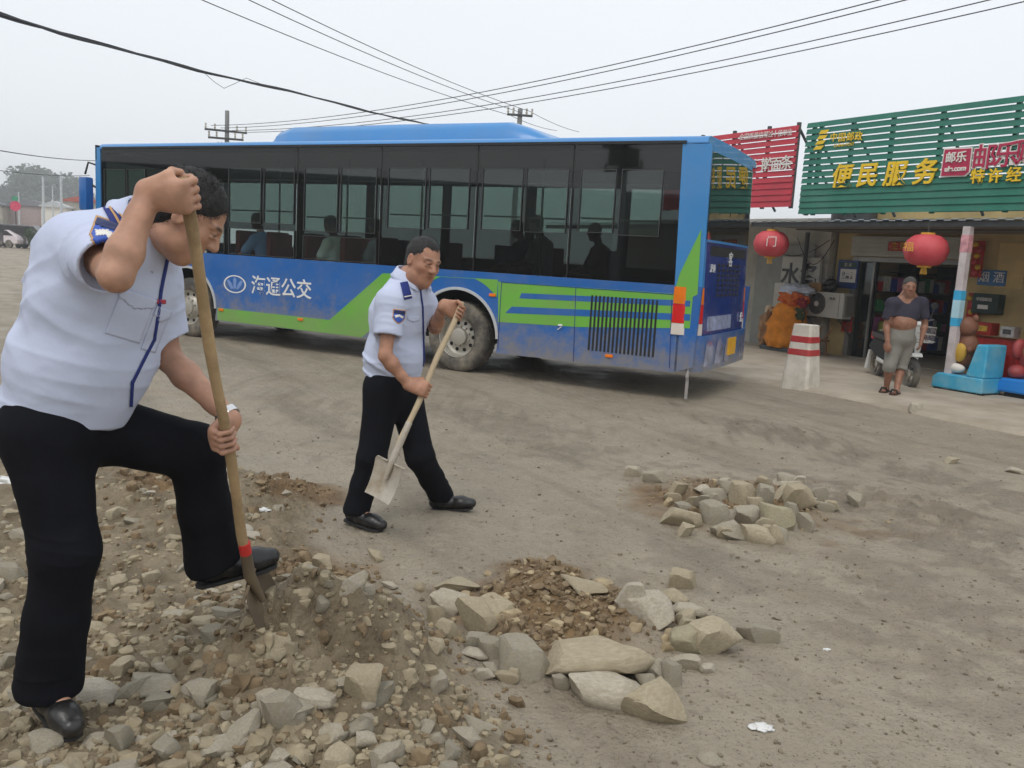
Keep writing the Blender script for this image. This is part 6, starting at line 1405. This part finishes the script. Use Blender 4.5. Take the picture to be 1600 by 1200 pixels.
def stone(px, py, w, h, m, label, group=None, yaw=None, shape=None, depth=.8, cat='stone', name='stone', sink=.27):
    """a stone whose outline in the photo is about w x h pixels round (px, py)"""
    r = ray(px, py+h*.42); b = gz(px, py+h*.42, 0); z = gh(b[0], b[1])
    for _ in range(4): b = gz(px, py+h*.42, z); z = gh(b[0], b[1])
    dist = np.linalg.norm(b-O_); s = dist/CAM_F; W = w*s; el = math.atan2(CAM_H-z, math.hypot(b[0], b[1]))
    D = W*depth; H = max(.35*W*.5, (h*s-D*math.sin(el)*.85)/math.cos(el)); H = min(H, W*.9)
    k = random.Random(int(px*31+py*7)); me = _rocks[shape if shape is not None else k.randrange(16)]
    key = (me.name, m.name); md = _rk.get(key)
    if md is None: md = me.copy(); md.materials.append(m); _rk[key] = md
    o = bpy.data.objects.new(name, md); COL.objects.link(o); o.scale = (W/2, D/2, H*.62)
    o.location = (b[0], b[1]+D*.42, z+H*.62*(1-sink*1.4)); o.rotation_euler = (k.uniform(-.16, .16), k.uniform(-.16, .16), yaw if yaw is not None else k.uniform(-.5, .5)); return tag(o, label, cat, group)
_rk = {}
g1_ = 'stones ringing the near pothole'; g2_ = 'stones filling the far pothole'
NEAR = [(815, 1036, 78, 56, M_SGREY, 'square grey block with a dark broken side in the near stone ring', -.1, 2), (930, 1042, 172, 62, M_STAN, 'long flat beige slab, the longest stone of the near ring', .12, 5),
 (957, 1080, 112, 58, M_SPALE, 'big rounded pale boulder in front of the long slab', -.2, 1), (1033, 1106, 88, 64, M_STAN, 'beige wedge-shaped stone at the front right corner of the near ring', .5, 4), (1020, 956, 72, 52, M_SPALE, 'pale triangular stone leaning at the right side of the near dirt heap', .3, 6),
 (1125, 1001, 82, 56, M_STAN, 'flat beige slab at the right edge of the near ring', .45, 7), (1190, 992, 52, 32, M_SGREY, 'single grey stone outermost on the right of the near ring', .2, 8), (1066, 905, 42, 32, M_STAN, 'tan pointed stone at the far right top of the near ring', 0, 9),
 (1071, 1005, 62, 42, M_SGREEN, 'pale greenish stone between the triangular stone and the flat right slab', -.2, 10), (1076, 1036, 44, 26, M_SPALE, 'white stone chip next to the long slab end', .1, 11), (785, 951, 70, 32, M_STAN, 'tan flat-topped stone at the back of the near dirt heap', .1, 12), (914, 916, 66, 28, M_STAN, 'tan brick-like stone at the far edge of the near ring', .05, 13),
 (742, 964, 60, 52, M_STAN, 'upright beige stone at the left of the near dirt heap', .2, 14), (696, 946, 52, 36, M_SPALE, 'white and bluish stone at the left edge of the near ring', -.2, 15), (712, 916, 64, 26, M_STAN, 'flat tan stone at the far left of the near ring', .0, 0), (1052, 932, 48, 26, M_STAN, 'tan stone below the pointed stone at the right top of the near ring', .3, 3),
 (1078, 955, 54, 26, M_SPALE, 'pale flat stone below the tan stones at the right top of the near ring', -.1, 5), (1051, 1057, 30, 34, M_SGREY, 'small upright grey stone beside the white chip', .2, 2), (1030, 1050, 30, 38, M_SGREY, 'grey stone wedged between slab end and small upright stone', .4, 4), (770, 1016, 42, 30, M_SGREY, 'small grey stone behind the square block', 0, 6),
 (758, 1056, 30, 20, M_SPALE, 'little white stone at the left foot of the square block', .3, 7), (790, 1058, 36, 22, M_STAN, 'little tan stone under the square block', .1, 8), (745, 1003, 40, 30, M_SGREY, 'grey stone left of the small stones behind the square block', .2, 9), (1105, 1047, 30, 16, M_SPALE, 'thin white flake lying right of the near ring', .2, 10), (986, 940, 44, 46, M_SPALE, 'pale weathered stone left of the triangular stone', .3, 11), (700, 985, 36, 28, M_STAN, 'tan stone under the upright beige stone', .2, 12), (1010, 1066, 26, 22, M_SGREY, 'grey pebble in front of the wedged grey stone', .2, 13)]
for px, py, w, h, m, lab, yaw, shp in NEAR: stone(px, py, w*1.16, h*1.18, m, lab, g1_, yaw, shp)
FAR = [(1068, 811, 60, 32, M_STAN, 'tan long stone at the left front of the far stone patch', .1, 5), (1121, 806, 46, 34, M_SGREY, 'grey-beige block second from left in the far patch', 0, 2), (1145, 832, 50, 28, M_SGREY, 'low grey stone at the front of the far patch', .2, 4), (1190, 836, 52, 28, M_STAN, 'tan rounded stone at the front middle of the far patch', -.2, 1),
 (1216, 812, 50, 38, M_SGREEN, 'greenish flat-topped block at the right front of the far patch', 0, 13), (1260, 814, 26, 36, M_SGREY, 'narrow upright stone at the right end of the far patch', .2, 14), (1165, 784, 42, 34, M_STAN, 'upright beige stone in the middle of the far patch', .1, 6), (1194, 772, 34, 42, M_SGREY, 'tall grey stone in the middle of the far patch', .3, 9), (1256, 786, 52, 38, M_STAN, 'large tan stone at the right back of the far patch', .2, 7),
 (1052, 778, 26, 16, M_STAN, 'small orange-tan stone left of the far patch', 0, 8), (1131, 755, 26, 14, M_SPALE, 'small whitish stone behind the far patch', 0, 10), (1344, 783, 30, 20, M_SGREY, 'lone grey stone to the right of the far patch', .2, 12), (1212, 834, 26, 30, M_STAN, 'small orange stone between the front middle and right front stones of the far patch', .1, 3), (1168, 808, 40, 26, M_SGREY, 'grey stone behind the front middle of the far patch', .3, 15), (1228, 775, 34, 26, M_STAN, 'tan stone left of the large one at the right back of the far patch', .2, 0),
 (1088, 786, 40, 20, M_STAN, 'half-buried tan stone behind the left front of the far patch', 0, 11), (1120, 775, 36, 18, M_SGREY, 'half-buried grey stone at the left back of the far patch', .4, 2), (1236, 755, 46, 16, M_SPALE, 'pale thin slab at the back of the far patch', .1, 5), (1280, 775, 28, 22, M_SGREY, 'small grey stone at the right tip of the far patch', .4, 8), (1300, 790, 22, 14, M_STAN, 'small flat tan stone just right of the far patch', 0, 9), (1240, 800, 26, 34, M_SGREY, 'grey stone behind the narrow upright one of the far patch', .3, 6)]
for px, py, w, h, m, lab, yaw, shp in FAR: stone(px, py, w*1.12, h*1.15, m, lab, g2_, yaw, shp)
k2 = random.Random(21)
for i in range(22): px, py = 1040+250*k2.random(), 752+84*k2.random(); stone(px, py, k2.uniform(20, 40), k2.uniform(16, 28), k2.choice((M_STAN, M_SGREY, M_STAN, M_SPALE)), 'small beige stone packed between the larger ones of the far patch', g2_)
for i in range(16):
    a = k2.uniform(-.3, 3.5); px, py = 890+215*math.cos(a)*k2.uniform(.8, 1.1), 985+72*math.sin(a)*k2.uniform(.85, 1.15); stone(px, py, k2.uniform(22, 46), k2.uniform(18, 32), k2.choice((M_STAN, M_SGREY, M_SPALE, M_STAN)), 'small broken stone packed between the larger ones of the near ring', g1_)
for px, py, w, h, m, lab in [(503, 883, 38, 26, M_STAN, 'yellowish stone in the dug brown earth behind the spade'), (607, 915, 28, 15, M_SPALE, 'white chip lying on the mud left of the near ring'), (655, 917, 26, 18, M_STAN, 'cream stone right of the white chip'), (585, 869, 32, 20, M_STAN, 'brown earthy lump alone on the mud below the walking man'), (1020, 746, 46, 24, M_SGREY, 'dark grey stone left of the far patch'), (990, 737, 30, 20, M_SPALE, 'whitish stone beside the dark grey one left of the far patch'),
    (1432, 640, 26, 18, M_SPALE, 'pale rough stone on the forecourt edge in front of the bystander'), (1490, 721, 24, 10, M_STAN, 'small brownish stone on the road at the right'), (1592, 737, 26, 10, M_SPALE, 'whitish flat stone at the right edge of the road'), (1216, 966, 14, 9, M_SGREY, 'tiny grey stone on bare mud right of the near ring'), (1110, 1186, 44, 24, M_SGREY, 'grey stone at the bottom edge below the near ring'), (423, 1001, 54, 36, M_SPALE, 'pale block right beside the spade blade'), (333, 994, 48, 28, M_SGREY, 'grey stone left of the spade blade'),
    (230, 1074, 92, 38, M_SGREY, 'largest flat slab on the rubble right of the planted shoe'), (234, 1100, 52, 30, M_SGREY, 'rounded stone in front of the large slab near the shoe'), (308, 1089, 42, 38, M_SGREY, 'upright stone right of the large slab near the shoe'), (437, 1142, 62, 66, M_SGREY, 'big tilted grey stone on the heap slope below the spade'), (138, 1086, 62, 28, M_SPALE, 'pale oblong stone touching the planted shoe'), (340, 1176, 64, 40, M_SGREY, 'broad stone at the bottom edge right of the shoe'), (180, 1160, 44, 44, M_SGREY, 'angular stone at the bottom edge below the shoe'), (58, 1165, 46, 30, M_SGREY, 'stone at the lower left corner in front of the shoe'), (318, 968, 44, 20, M_STAN, 'long thin dark splinter of stone on the rubble before the spade'), (728, 1155, 48, 34, M_SGREY, 'grey stone at the foot of the heap by the bottom edge'), (560, 1095, 60, 56, M_STAN, 'earthy lump on the heap slope below the dug dirt')]:
    stone(px, py, w, h, m, lab)
rs = np.random.RandomState(5); BP = BANK
def scatter(n, fn, seed):
    rs = np.random.RandomState(seed); out = []
    while len(out) < n:
        px, py = rs.uniform(-90, 900), 690+610*rs.rand()**.9; p = gz(px, py)
        if fn(p[0], p[1], rs): out.append((p[0], p[1]))
    return np.array(out)
inb = lambda x, y, rs: poly_sd(np.array([x]), np.array([y]), BANK)[0] < -.02-rs.rand()*.25
xy = scatter(230, inb, 11); k_ = random.Random(9)
for x, y in xy:
    if math.hypot(x+1.38, y-2.45) < .17: continue
    w = k_.choice((.05, .06, .07, .08, .1, .12)); me = _rocks[k_.randrange(16)]; m = k_.choice((M_SGREY, M_SGREY, M_SGREY, M_SPALE, M_STAN)); key = (me.name, m.name); md = _rk.get(key)
    if md is None: md = me.copy(); md.materials.append(m); _rk[key] = md
    o = bpy.data.objects.new('stone', md); COL.objects.link(o); o.scale = (w*.62, w*k_.uniform(.35, .55), w*k_.uniform(.2, .38)); o.location = (x, y, gh(x, y)+w*.0); o.rotation_euler = (k_.uniform(-.35, .35), k_.uniform(-.35, .35), k_.uniform(0, 6.3))
    tag(o, 'fist-sized dusty stone among the loose rubble around the foreground man', 'stone', 'fist-sized stones strewn over the rubble bank')
def litter(name, xy, sizes, m, seed, flat=(.35, .8), cuts=6, sub=2, lift=.1, rough=.1):
    rs = np.random.RandomState(seed); base = [rock_data(seed*7+i, sub, cuts, 1, rough) for i in range(10)]; V = []; F = []; off = 0; Z = ground_h(xy[:, 0], xy[:, 1])
    for i, (x, y) in enumerate(xy):
        P, f = base[rs.randint(10)]; s = sizes[i]; a = rs.uniform(0, 6.28); t = rs.uniform(-.5, .5); S = P*np.array((s, s*rs.uniform(.55, .95), s*rs.uniform(*flat)))
        ca, sa, ct, st_ = math.cos(a), math.sin(a), math.cos(t), math.sin(t)
        S = S@np.array([[1, 0, 0], [0, ct, st_], [0, -st_, ct]])@np.array([[ca, sa, 0], [-sa, ca, 0], [0, 0, 1]]); V.append(S+np.array((x, y, Z[i]+s*lift))); F.append(f+off); off += len(P)
    o = link_mesh(name, np.concatenate(V), np.concatenate(F), m, None, smooth=True, angle=R(28)); return tag(o, kind='stuff')
xy = scatter(3000, lambda x, y, rs: poly_sd(np.array([x]), np.array([y]), BANK)[0] < .05-rs.rand()*.3, 21)
def litter_mat(name, a, b, mud):
    m = mat(name, a, .88, var=.3, scale=16, dirt=mud, dirt_amt=.7, dscale=7, bump=.5, bscale=60); return m
litter('rubble', xy, np.clip(np.random.RandomState(2).lognormal(-4.25, .5, len(xy)), .006, .045), litter_mat('rubble_stone', srgb(150, 138, 114), None, srgb(138, 124, 98)), 3, lift=-.05)
def near_dirt(x, y, rs):
    if rs.rand() < .07 and poly_sd(np.array([x]), np.array([y]), BANK)[0] < .12: return True
    return any(math.hypot(x-c[0], (y-c[1])*1.1) < r_*(.25+.55*rs.rand()) for c, r_ in DIRT)
def scatter2(n, fn, seed):
    rs = np.random.RandomState(seed); out = []
    while len(out) < n:
        px, py = rs.uniform(100, 1400), rs.uniform(690, 1260); p = gz(px, py)
        if fn(p[0], p[1], rs): out.append((p[0], p[1]))
    return np.array(out)
xy = scatter2(2100, near_dirt, 31)
litter('dirt_clods', xy, np.clip(np.random.RandomState(4).lognormal(-4.35, .5, len(xy)), .005, .04), litter_mat('clod_brown', srgb(128, 110, 84), None, srgb(92, 75, 54)), 5, (.55, .9), 3, 2, .2, .35)
xy = np.array([gz(px, py)[:2] for px, py in zip(np.random.RandomState(8).uniform(300, 1640, 2300), 640+580*np.random.RandomState(9).rand(2300)**1.2)])
litter('gravel', xy, np.clip(np.random.RandomState(6).lognormal(-5.25, .5, len(xy)), .002, .014), litter_mat('gravel_dark', srgb(112, 102, 86), None, srgb(150, 138, 118)), 9, (.4, .8), 4, 1, .2, .2)
def ring_zone(x, y, rs): return any(math.hypot((x-c[0]), (y-c[1])*1.2) < r_*(.45+.75*rs.rand()) for c, r_ in DIRT[:2])
xy = scatter2(190, ring_zone, 77)
litter('rubble', xy, np.clip(np.random.RandomState(12).lognormal(-3.95, .5, len(xy)), .008, .06), litter_mat('rubble_tan', srgb(162, 146, 116), None, srgb(134, 116, 88)), 15, (.4, .8), 7, 3, .05)
# churned mud ridges left by the wheels
def scrap(px, py, s, label, seed):
    p = gz(px, py); z = gh(p[0], p[1]); o = blob('plastic_scrap', (0, 0, 0), (s, s*.7, s*.28), mat('plastic_white', srgb(214, 214, 210), .35, var=.05), None, seed, .5, 2.2, 4); o.location = (p[0], p[1], z+s*.12); tag(o, label, 'litter')
scrap(1190, 1140, .038, 'crumpled white plastic scrap on the mud right of the front boulders', 71); scrap(410, 813, .045, 'small white plastic scrap on the earth behind the raised shoe', 74); scrap(1292, 1012, .016, 'tiny white paper fleck on the mud', 75); scrap(20, 770, .11, 'white plastic sheet scrap on the rubble behind the foreground man', 78)

# ================================================================== WIRES AND POLES
M_WIRE = mat('wire_black', (.03, .03, .033), .7); M_POLEC = mat('pole_concrete', srgb(132, 134, 134), .8, var=.1)
def wire(pts, r, label, sag=0.0, n=24, group=None, m=None):
    a, b = np.array(pts[0]), np.array(pts[-1]); t = empty('overhead_wire', tuple(a), 0, label, 'wire', group)
    if len(pts) == 2: P = [a+(b-a)*i/n-up*sag*4*(i/n)*(1-i/n) for i in range(n+1)]
    else: P = [np.array(p) for p in pts]
    MB().tube([p-a for p in P], r, 6).build('strand', m or M_WIRE, t, smooth=True); return t
def ext(a, b, k): a, b = np.array(a), np.array(b); return a, b+(b-a)*k
lab = ('outermost thin wire from the top left to the far pole behind the bus', 'middle thin wire from the top left to the far pole behind the bus', 'rightmost thin wire from the top left to the far pole behind the bus')
for i, (x0, xe, ye) in enumerate(((350, 797, 180), (420, 815, 176), (455, 828, 174))): a, b = ext(at(xe, ye, 37), at(x0, 0, 20), .35); wire((a, b), .011, lab[i], .25)
for i, (x0, y0, x1, y1) in enumerate(((797, 180, 870, 204), (828, 174, 905, 206))): wire((at(x0, y0, 37), at(x1, y1, 50)), .012, ('lower of two short wires dropping right of the far pole', 'upper of two short wires dropping right of the far pole')[i], .1)
lab = ('topmost of four long wires crossing the sky to the upper right', 'second of four long wires crossing the sky to the upper right', 'third of four long wires crossing the sky to the upper right', 'lowest of four long wires crossing the sky to the upper right')
for i, (x1, xl, yl, sg) in enumerate(((1230, 330, 196, .62), (1270, 345, 200, .62), (1380, 362, 204, .66), (1440, 375, 207, .66))): a, b = ext(at(xl, yl, 42), at(x1, 0, 19), .25); wire((a, b), .012, lab[i], sg*1.2)
cpt = [(-160, -32, 9.5), (0, 22, 12), (130, 62, 15), (310, 110, 20), (450, 142, 25), (580, 175, 31), (652, 191, 35), (700, 201, 38)]
cp3 = [at(*c) for c in cpt]; fine = []
for i in range(len(cp3)-1):
    for k in range(6): fine.append(cp3[i]+(cp3[i+1]-cp3[i])*k/6)
cab = empty('overhead_cable', tuple(cp3[0]), 0, 'thick black cable bundle sagging across the upper left sky to the bus roof', 'cable')
for j, (rr_, of) in enumerate(((.02, .0), (.012, .035), (.012, -.03))):
    MB().tube([p-cp3[0]+up*of*math.sin(i*.55+j)+np.array((0, of*math.cos(i*.5), 0)) for i, p in enumerate(fine)], rr_, 6).build('strand', M_WIRE, cab, smooth=True)
lp = [at(318, 113, 20), at(335, 128, 20), at(350, 138, 20), at(368, 130, 20.5), at(385, 122, 22), at(420, 136, 23.5)]; MB().tube([p-cp3[0] for p in lp], .006, 5).build('loose_loop', M_WIRE, cab)
wire((at(-120, 212, 30), at(150, 251, 60)), .022, 'faint pale wire at the far left above the trees', .2); wire((at(-60, 258, 45), at(140, 274, 70)), .02, 'faint lower wire crossing in front of the far left trees', .2)
def pole(px, ytop, Y, arms, label, r=.10):
    tp = at(px, ytop, Y); t = empty('utility_pole', (tp[0], tp[1], 0), 0, label, 'utility pole'); MB().tube([(0, 0, -.2), (0, 0, tp[2])], [r*1.3, r], 12).build('shaft', M_POLEC, t, smooth=True)
    for dz, L, an in arms:
        d = np.array((math.cos(an), math.sin(an), 0))*L/2; MB().tube([(-d[0], -d[1]-.15, tp[2]-dz), (d[0], d[1]-.15, tp[2]-dz)], .05, 6).build('crossarm', M_STEELG, t)
        for s_ in (-1, -.55, .55, 1): MB().lathe([(.0, .28), (.05, .24), (.03, .12), (.055, .1), (.03, 0), (.0, 0)], (d[0]*s_*.95, d[1]*s_*.95-.15, tp[2]-dz+.03), 'z', 8).build('insulator', M_SHUT, t)
    return t
pole(355, 173, 42, ((.95, 1.9, .35), (1.3, 1.6, .2), (1.75, .9, -.3)), 'concrete utility pole with three crossarms rising behind the front half of the bus')
pole(813, 170, 37, ((.28, 1.05, .1),), 'utility pole with one crossarm rising behind the roof pod of the bus', .1)
# ================================================================== FAR LEFT
def leaf_tree(name, base, h, w, seed, label, cat, group, col, n=2600, ls=.32, trunk=.25):
    t = empty(name, base, 0, label, cat, group); rs = np.random.RandomState(seed)
    tr = MB(); tr.tube([(0, 0, -.2), (.05, 0, h*.3), (.1, 0, h*.6)], [trunk, trunk*.7, trunk*.3], 8)
    for k in range(6): a = k*1.05+rs.rand(); tr.tube([(0.05, 0, h*(.22+.05*k)), (w*.3*math.cos(a), w*.3*math.sin(a), h*(.5+.06*k))], [trunk*.4, trunk*.12], 6)
    tr.build('trunk', mat('bark', srgb(82, 72, 62), .9), t, smooth=True)
    cl = [(rs.uniform(-.36, .36)*w, rs.uniform(-.36, .36)*w, h*rs.uniform(.3, .88), rs.uniform(.16, .26)*w) for _ in range(16)]
    V = []; F = []
    for i in range(n):
        c = cl[rs.randint(16)]; d = rs.normal(size=3); d /= np.linalg.norm(d); p = np.array(c[:3])+d*c[3]*rs.uniform(.5, 1.08)*np.array((1, 1, .8)); a, b = rs.normal(size=3), rs.normal(size=3); a /= np.linalg.norm(a); b = np.cross(a, b); b /= np.linalg.norm(b); s = ls*rs.uniform(.5, 1.2)
        k = len(V); V += [p-a*s, p-b*s*.5, p+a*s, p+b*s*.5]; F.append((k, k+1, k+2, k+3))
    link_mesh('crown', np.array(V), np.array(F), col, t); return t
M_LEAF = mat('leaves', (.075, .1, .06), .8, var=.5, scale=.9)
Yt = 300
for i, (px, hp, w, lab) in enumerate(((8, 68, 6.5, 'leftmost hazy tree of the far clump beside the road'), (46, 88, 7.5, 'tall middle hazy tree of the far clump beside the road'), (84, 88, 7.0, 'right hazy tree of the far clump beside the road'), (118, 60, 5.0, 'small hazy tree at the right end of the far clump, next to the bus mirror'), (-40, 62, 7.0, 'hazy tree just beyond the left edge of the far clump'))):
    p = at(px, 350, Yt+i*6); leaf_tree('broadleaf_tree', (p[0], p[1], 0), hp*1.13/1347*p[1]+.8, w*2.9, i+3, lab, 'tree', 'hazy trees at the far end of the road', M_LEAF, 4200, .8, .5)
for i, (px, y0, Y, lab) in enumerate(((95, 268, 78, 'tall pale post in front of the far trees, nearest to the bus'), (67, 276, 80, 'pale post in front of the far trees, second from the bus'), (82, 290, 84, 'thin pale post between the two tall far posts'), (29, 300, 80, 'thin pale post at the left in front of the far trees'))):
    p = at(px, y0, Y); t = empty('lamp_post', (p[0], p[1], 0), 0, lab, 'post'); MB().tube([(0, 0, 0), (0, 0, p[2])], [.14, .10] if i < 2 else [.08, .06], 8).build('shaft', mat('pale_post', srgb(190, 196, 198), .7), t, smooth=True); MB().box(-.2, .2, -.2, .2, 0, .3).build('base', M_GREYW, t)
def hut(px, y0, y1, wpx, Y, wallm, roofm, label):
    p = at(px, y1, Y); g = (p[0], p[1], 0); w = wpx/1347*Y; h = max(2.2, at(px, y0, Y)[2]); t = empty('low_house', g, .3, label, 'house'); MB().box(-w/2, w/2, 0, 4, 0, h).build('wall', wallm, t); MB().prism([(-w/2-.2, h), (w/2+.2, h), (w/2+.2, h+.15), (0, h+.7), (-w/2-.2, h+.15)], -.2, 4.2).build('roof', roofm, t)
    MB().box(-w*.3, -w*.1, -.03, .02, .9, min(2, h-.3)).build('window', M_BLACKM, t); MB().box(w*.1, w*.28, -.03, .02, 0, 2.0).build('door', M_STEELG, t)
M_PINKW = mat('wall_pinkish', srgb(176, 160, 158), .85)
hut(48, 322, 348, 60, 96, M_PINKW, mat('roof_grey', srgb(130, 130, 134), .8), 'low pinkish house below the far trees'); hut(84, 324, 348, 34, 92, M_LWHITE, mat('roof_pale', srgb(190, 194, 196), .8), 'low whitish house behind the pale posts'); hut(128, 316, 346, 50, 96, M_GREYW, mat('roof_red', srgb(170, 90, 76), .8), 'low grey house with a red roof behind the bus mirror'); hut(-30, 320, 349, 60, 92, M_GREYW, mat('roof_slate', srgb(110, 112, 116), .8), 'low grey house at the far left edge')
p = at(24, 322, 74); t = empty('advertising_board', (p[0], p[1], 0), .2, 'round pink-red sign on a post by the far parked cars', 'sign'); MB().lathe([(0, -.05), (.42, -.05), (.42, .05), (0, .05)], (0, 0, p[2]), 'y', 20).build('disc', mat('sign_pink', srgb(214, 70, 100), .6), t); MB().tube([(0, .06, 0), (0, .06, p[2])], .05, 8).build('post', M_STEELG, t); MB().box(-.2, .2, -.1, .1, p[2]+.45, p[2]+.8).build('top_plate', mat('sign_green', srgb(60, 150, 110), .6), t)
def car(px, py, rz, col, label, van=False, dark=False):
    p = gz(px, py); p = p*(72/p[1]) if p[1] > 72 or p[1] < 0 else p; t = empty('parked_van' if van else 'parked_car', (p[0], p[1], 0), rz, label, 'van' if van else 'car'); m = mat('car_paint', col, .3, coat=.5)
    prof = [(-2.1, .35), (2.1, .35), (2.15, .75), (1.2, .95), (.6, 1.42), (-1.2, 1.45), (-2.0, .98), (-2.15, .7)] if not van else [(-2.2, .35), (2.2, .35), (2.25, .95), (1.75, 1.15), (1.35, 1.9), (-2.15, 1.95), (-2.25, .8)]
    MB().prism(prof, -.85, .85).build('body', m, t, bevel=.08); gl = [(1.05, 1.0), (.56, 1.36), (-1.1, 1.39), (-1.75, 1.0)] if not van else [(1.6, 1.2), (1.3, 1.78), (-1.9, 1.8), (-1.95, 1.2)]
    MB().prism(gl, -.87, .87).build('windows', M_BLACK, t)
    for x in (-1.3, 1.35):
        for y in (-.8, .8): MB().lathe([(0, -.1), (.32, -.1), (.33, .1), (0, .1)], (x, y, .33), 'y', 18).build('wheel', M_TYRE, t)
    for y in (-.6, .6): MB().box(2.08, 2.18, y-.18, y+.18, .68, .84).build('headlight', M_CLR, t)
car(6, 361, 2.9, srgb(220, 210, 212), 'whitish car parked at the far left edge of the road'); car(30, 361, .2, srgb(72, 70, 72), 'dark grey van parked beside the whitish car at the far left', True); car(58, 362, 2.6, srgb(150, 148, 146), 'silver-grey car parked right of the dark van at the far left')
M_SHRUB = mat('shrub_leaves', (.06, .09, .045), .8, var=.4)
for i, (px, lab) in enumerate(((66, 'low pale-green shrub at the road edge right of the far cars'), (80, 'low grey-green shrub at the road edge below the far posts'), (100, 'bushy low shrub at the road edge left of the bus front'))):
    p = at(px, 352, 66+i*2); leaf_tree('shrub', (p[0], p[1], 0), 1.5, 2.6, 40+i, lab, 'shrub', 'shrubs along the far road edge', M_SHRUB, 500, .22, .05)
# unseen house, added to darken what the bus windows mirror
hs = empty('added_house', (-30, -8, 0), math.atan2(.82, -.57)+math.pi, 'unseen long low house, added to darken the reflection in the bus windows', 'house'); MB().box(-32, 32, 0, 6, 0, 4.7).build('wall', mat('added_house_dark', srgb(70, 62, 56), .85, var=.2), hs); MB().prism([(-32.4, 4.7), (32.4, 4.7), (32.4, 4.9), (-32.4, 4.9)], -.5, 6.4).build('roof', M_STEELG, hs)
for k in range(9): [MB().box(-29+k*7, -27+k*7, -.05, .03, z_, z_+1.5).build('window', M_BLACK, hs) for z_ in (.9,)]
rp = ray(968, 330); hit = on_plane(968, 330, BUS_P, BN); rd = nrm(rp-2*np.dot(rp, BN)*BN); q = hit+rd*26; pt_ = empty('utility_pole', (q[0], q[1], 0), 0, 'concrete utility pole across the road, mirrored in the rear bus windows', 'utility pole')
MB().tube([(0, 0, 0), (0, 0, 10)], [.24, .17], 12).build('shaft', M_POLEC, pt_, smooth=True)
for z, L in ((5.4, 2.2), (6.4, 2.6), (7.0, 1.8)): MB().box(-L/2, L/2, -.08, .08, z, z+.12).build('crossarm', M_STEELG, pt_); [MB().tube([(s_*L/2, 0, z), (s_*L/2, 0, z+.35)], .06, 6).build('insulator', M_STEELG, pt_) for s_ in (-1, 1)]
MB().box(-.5, .5, -.4, .4, 5.6, 6.3).build('transformer', M_STEELG, pt_)

# ================================================================== HAZE
hz = bpy.data.materials.new('haze_air'); hz.use_nodes = True; hn, hl_ = hz.node_tree.nodes, hz.node_tree.links; hn.remove(hn['Principled BSDF']); pv_ = hn.new('ShaderNodeVolumePrincipled'); pv_.inputs['Color'].default_value = (.94, .96, .98, 1); pv_.inputs['Density'].default_value = .0017; pv_.inputs['Anisotropy'].default_value = .2
hl_.new(pv_.outputs[0], hn['Material Output'].inputs['Volume'])
hb_ = MB().box(-330, 150, -60, 430, -1.2, 26).build('haze', hz); tag(hb_, kind='stuff')
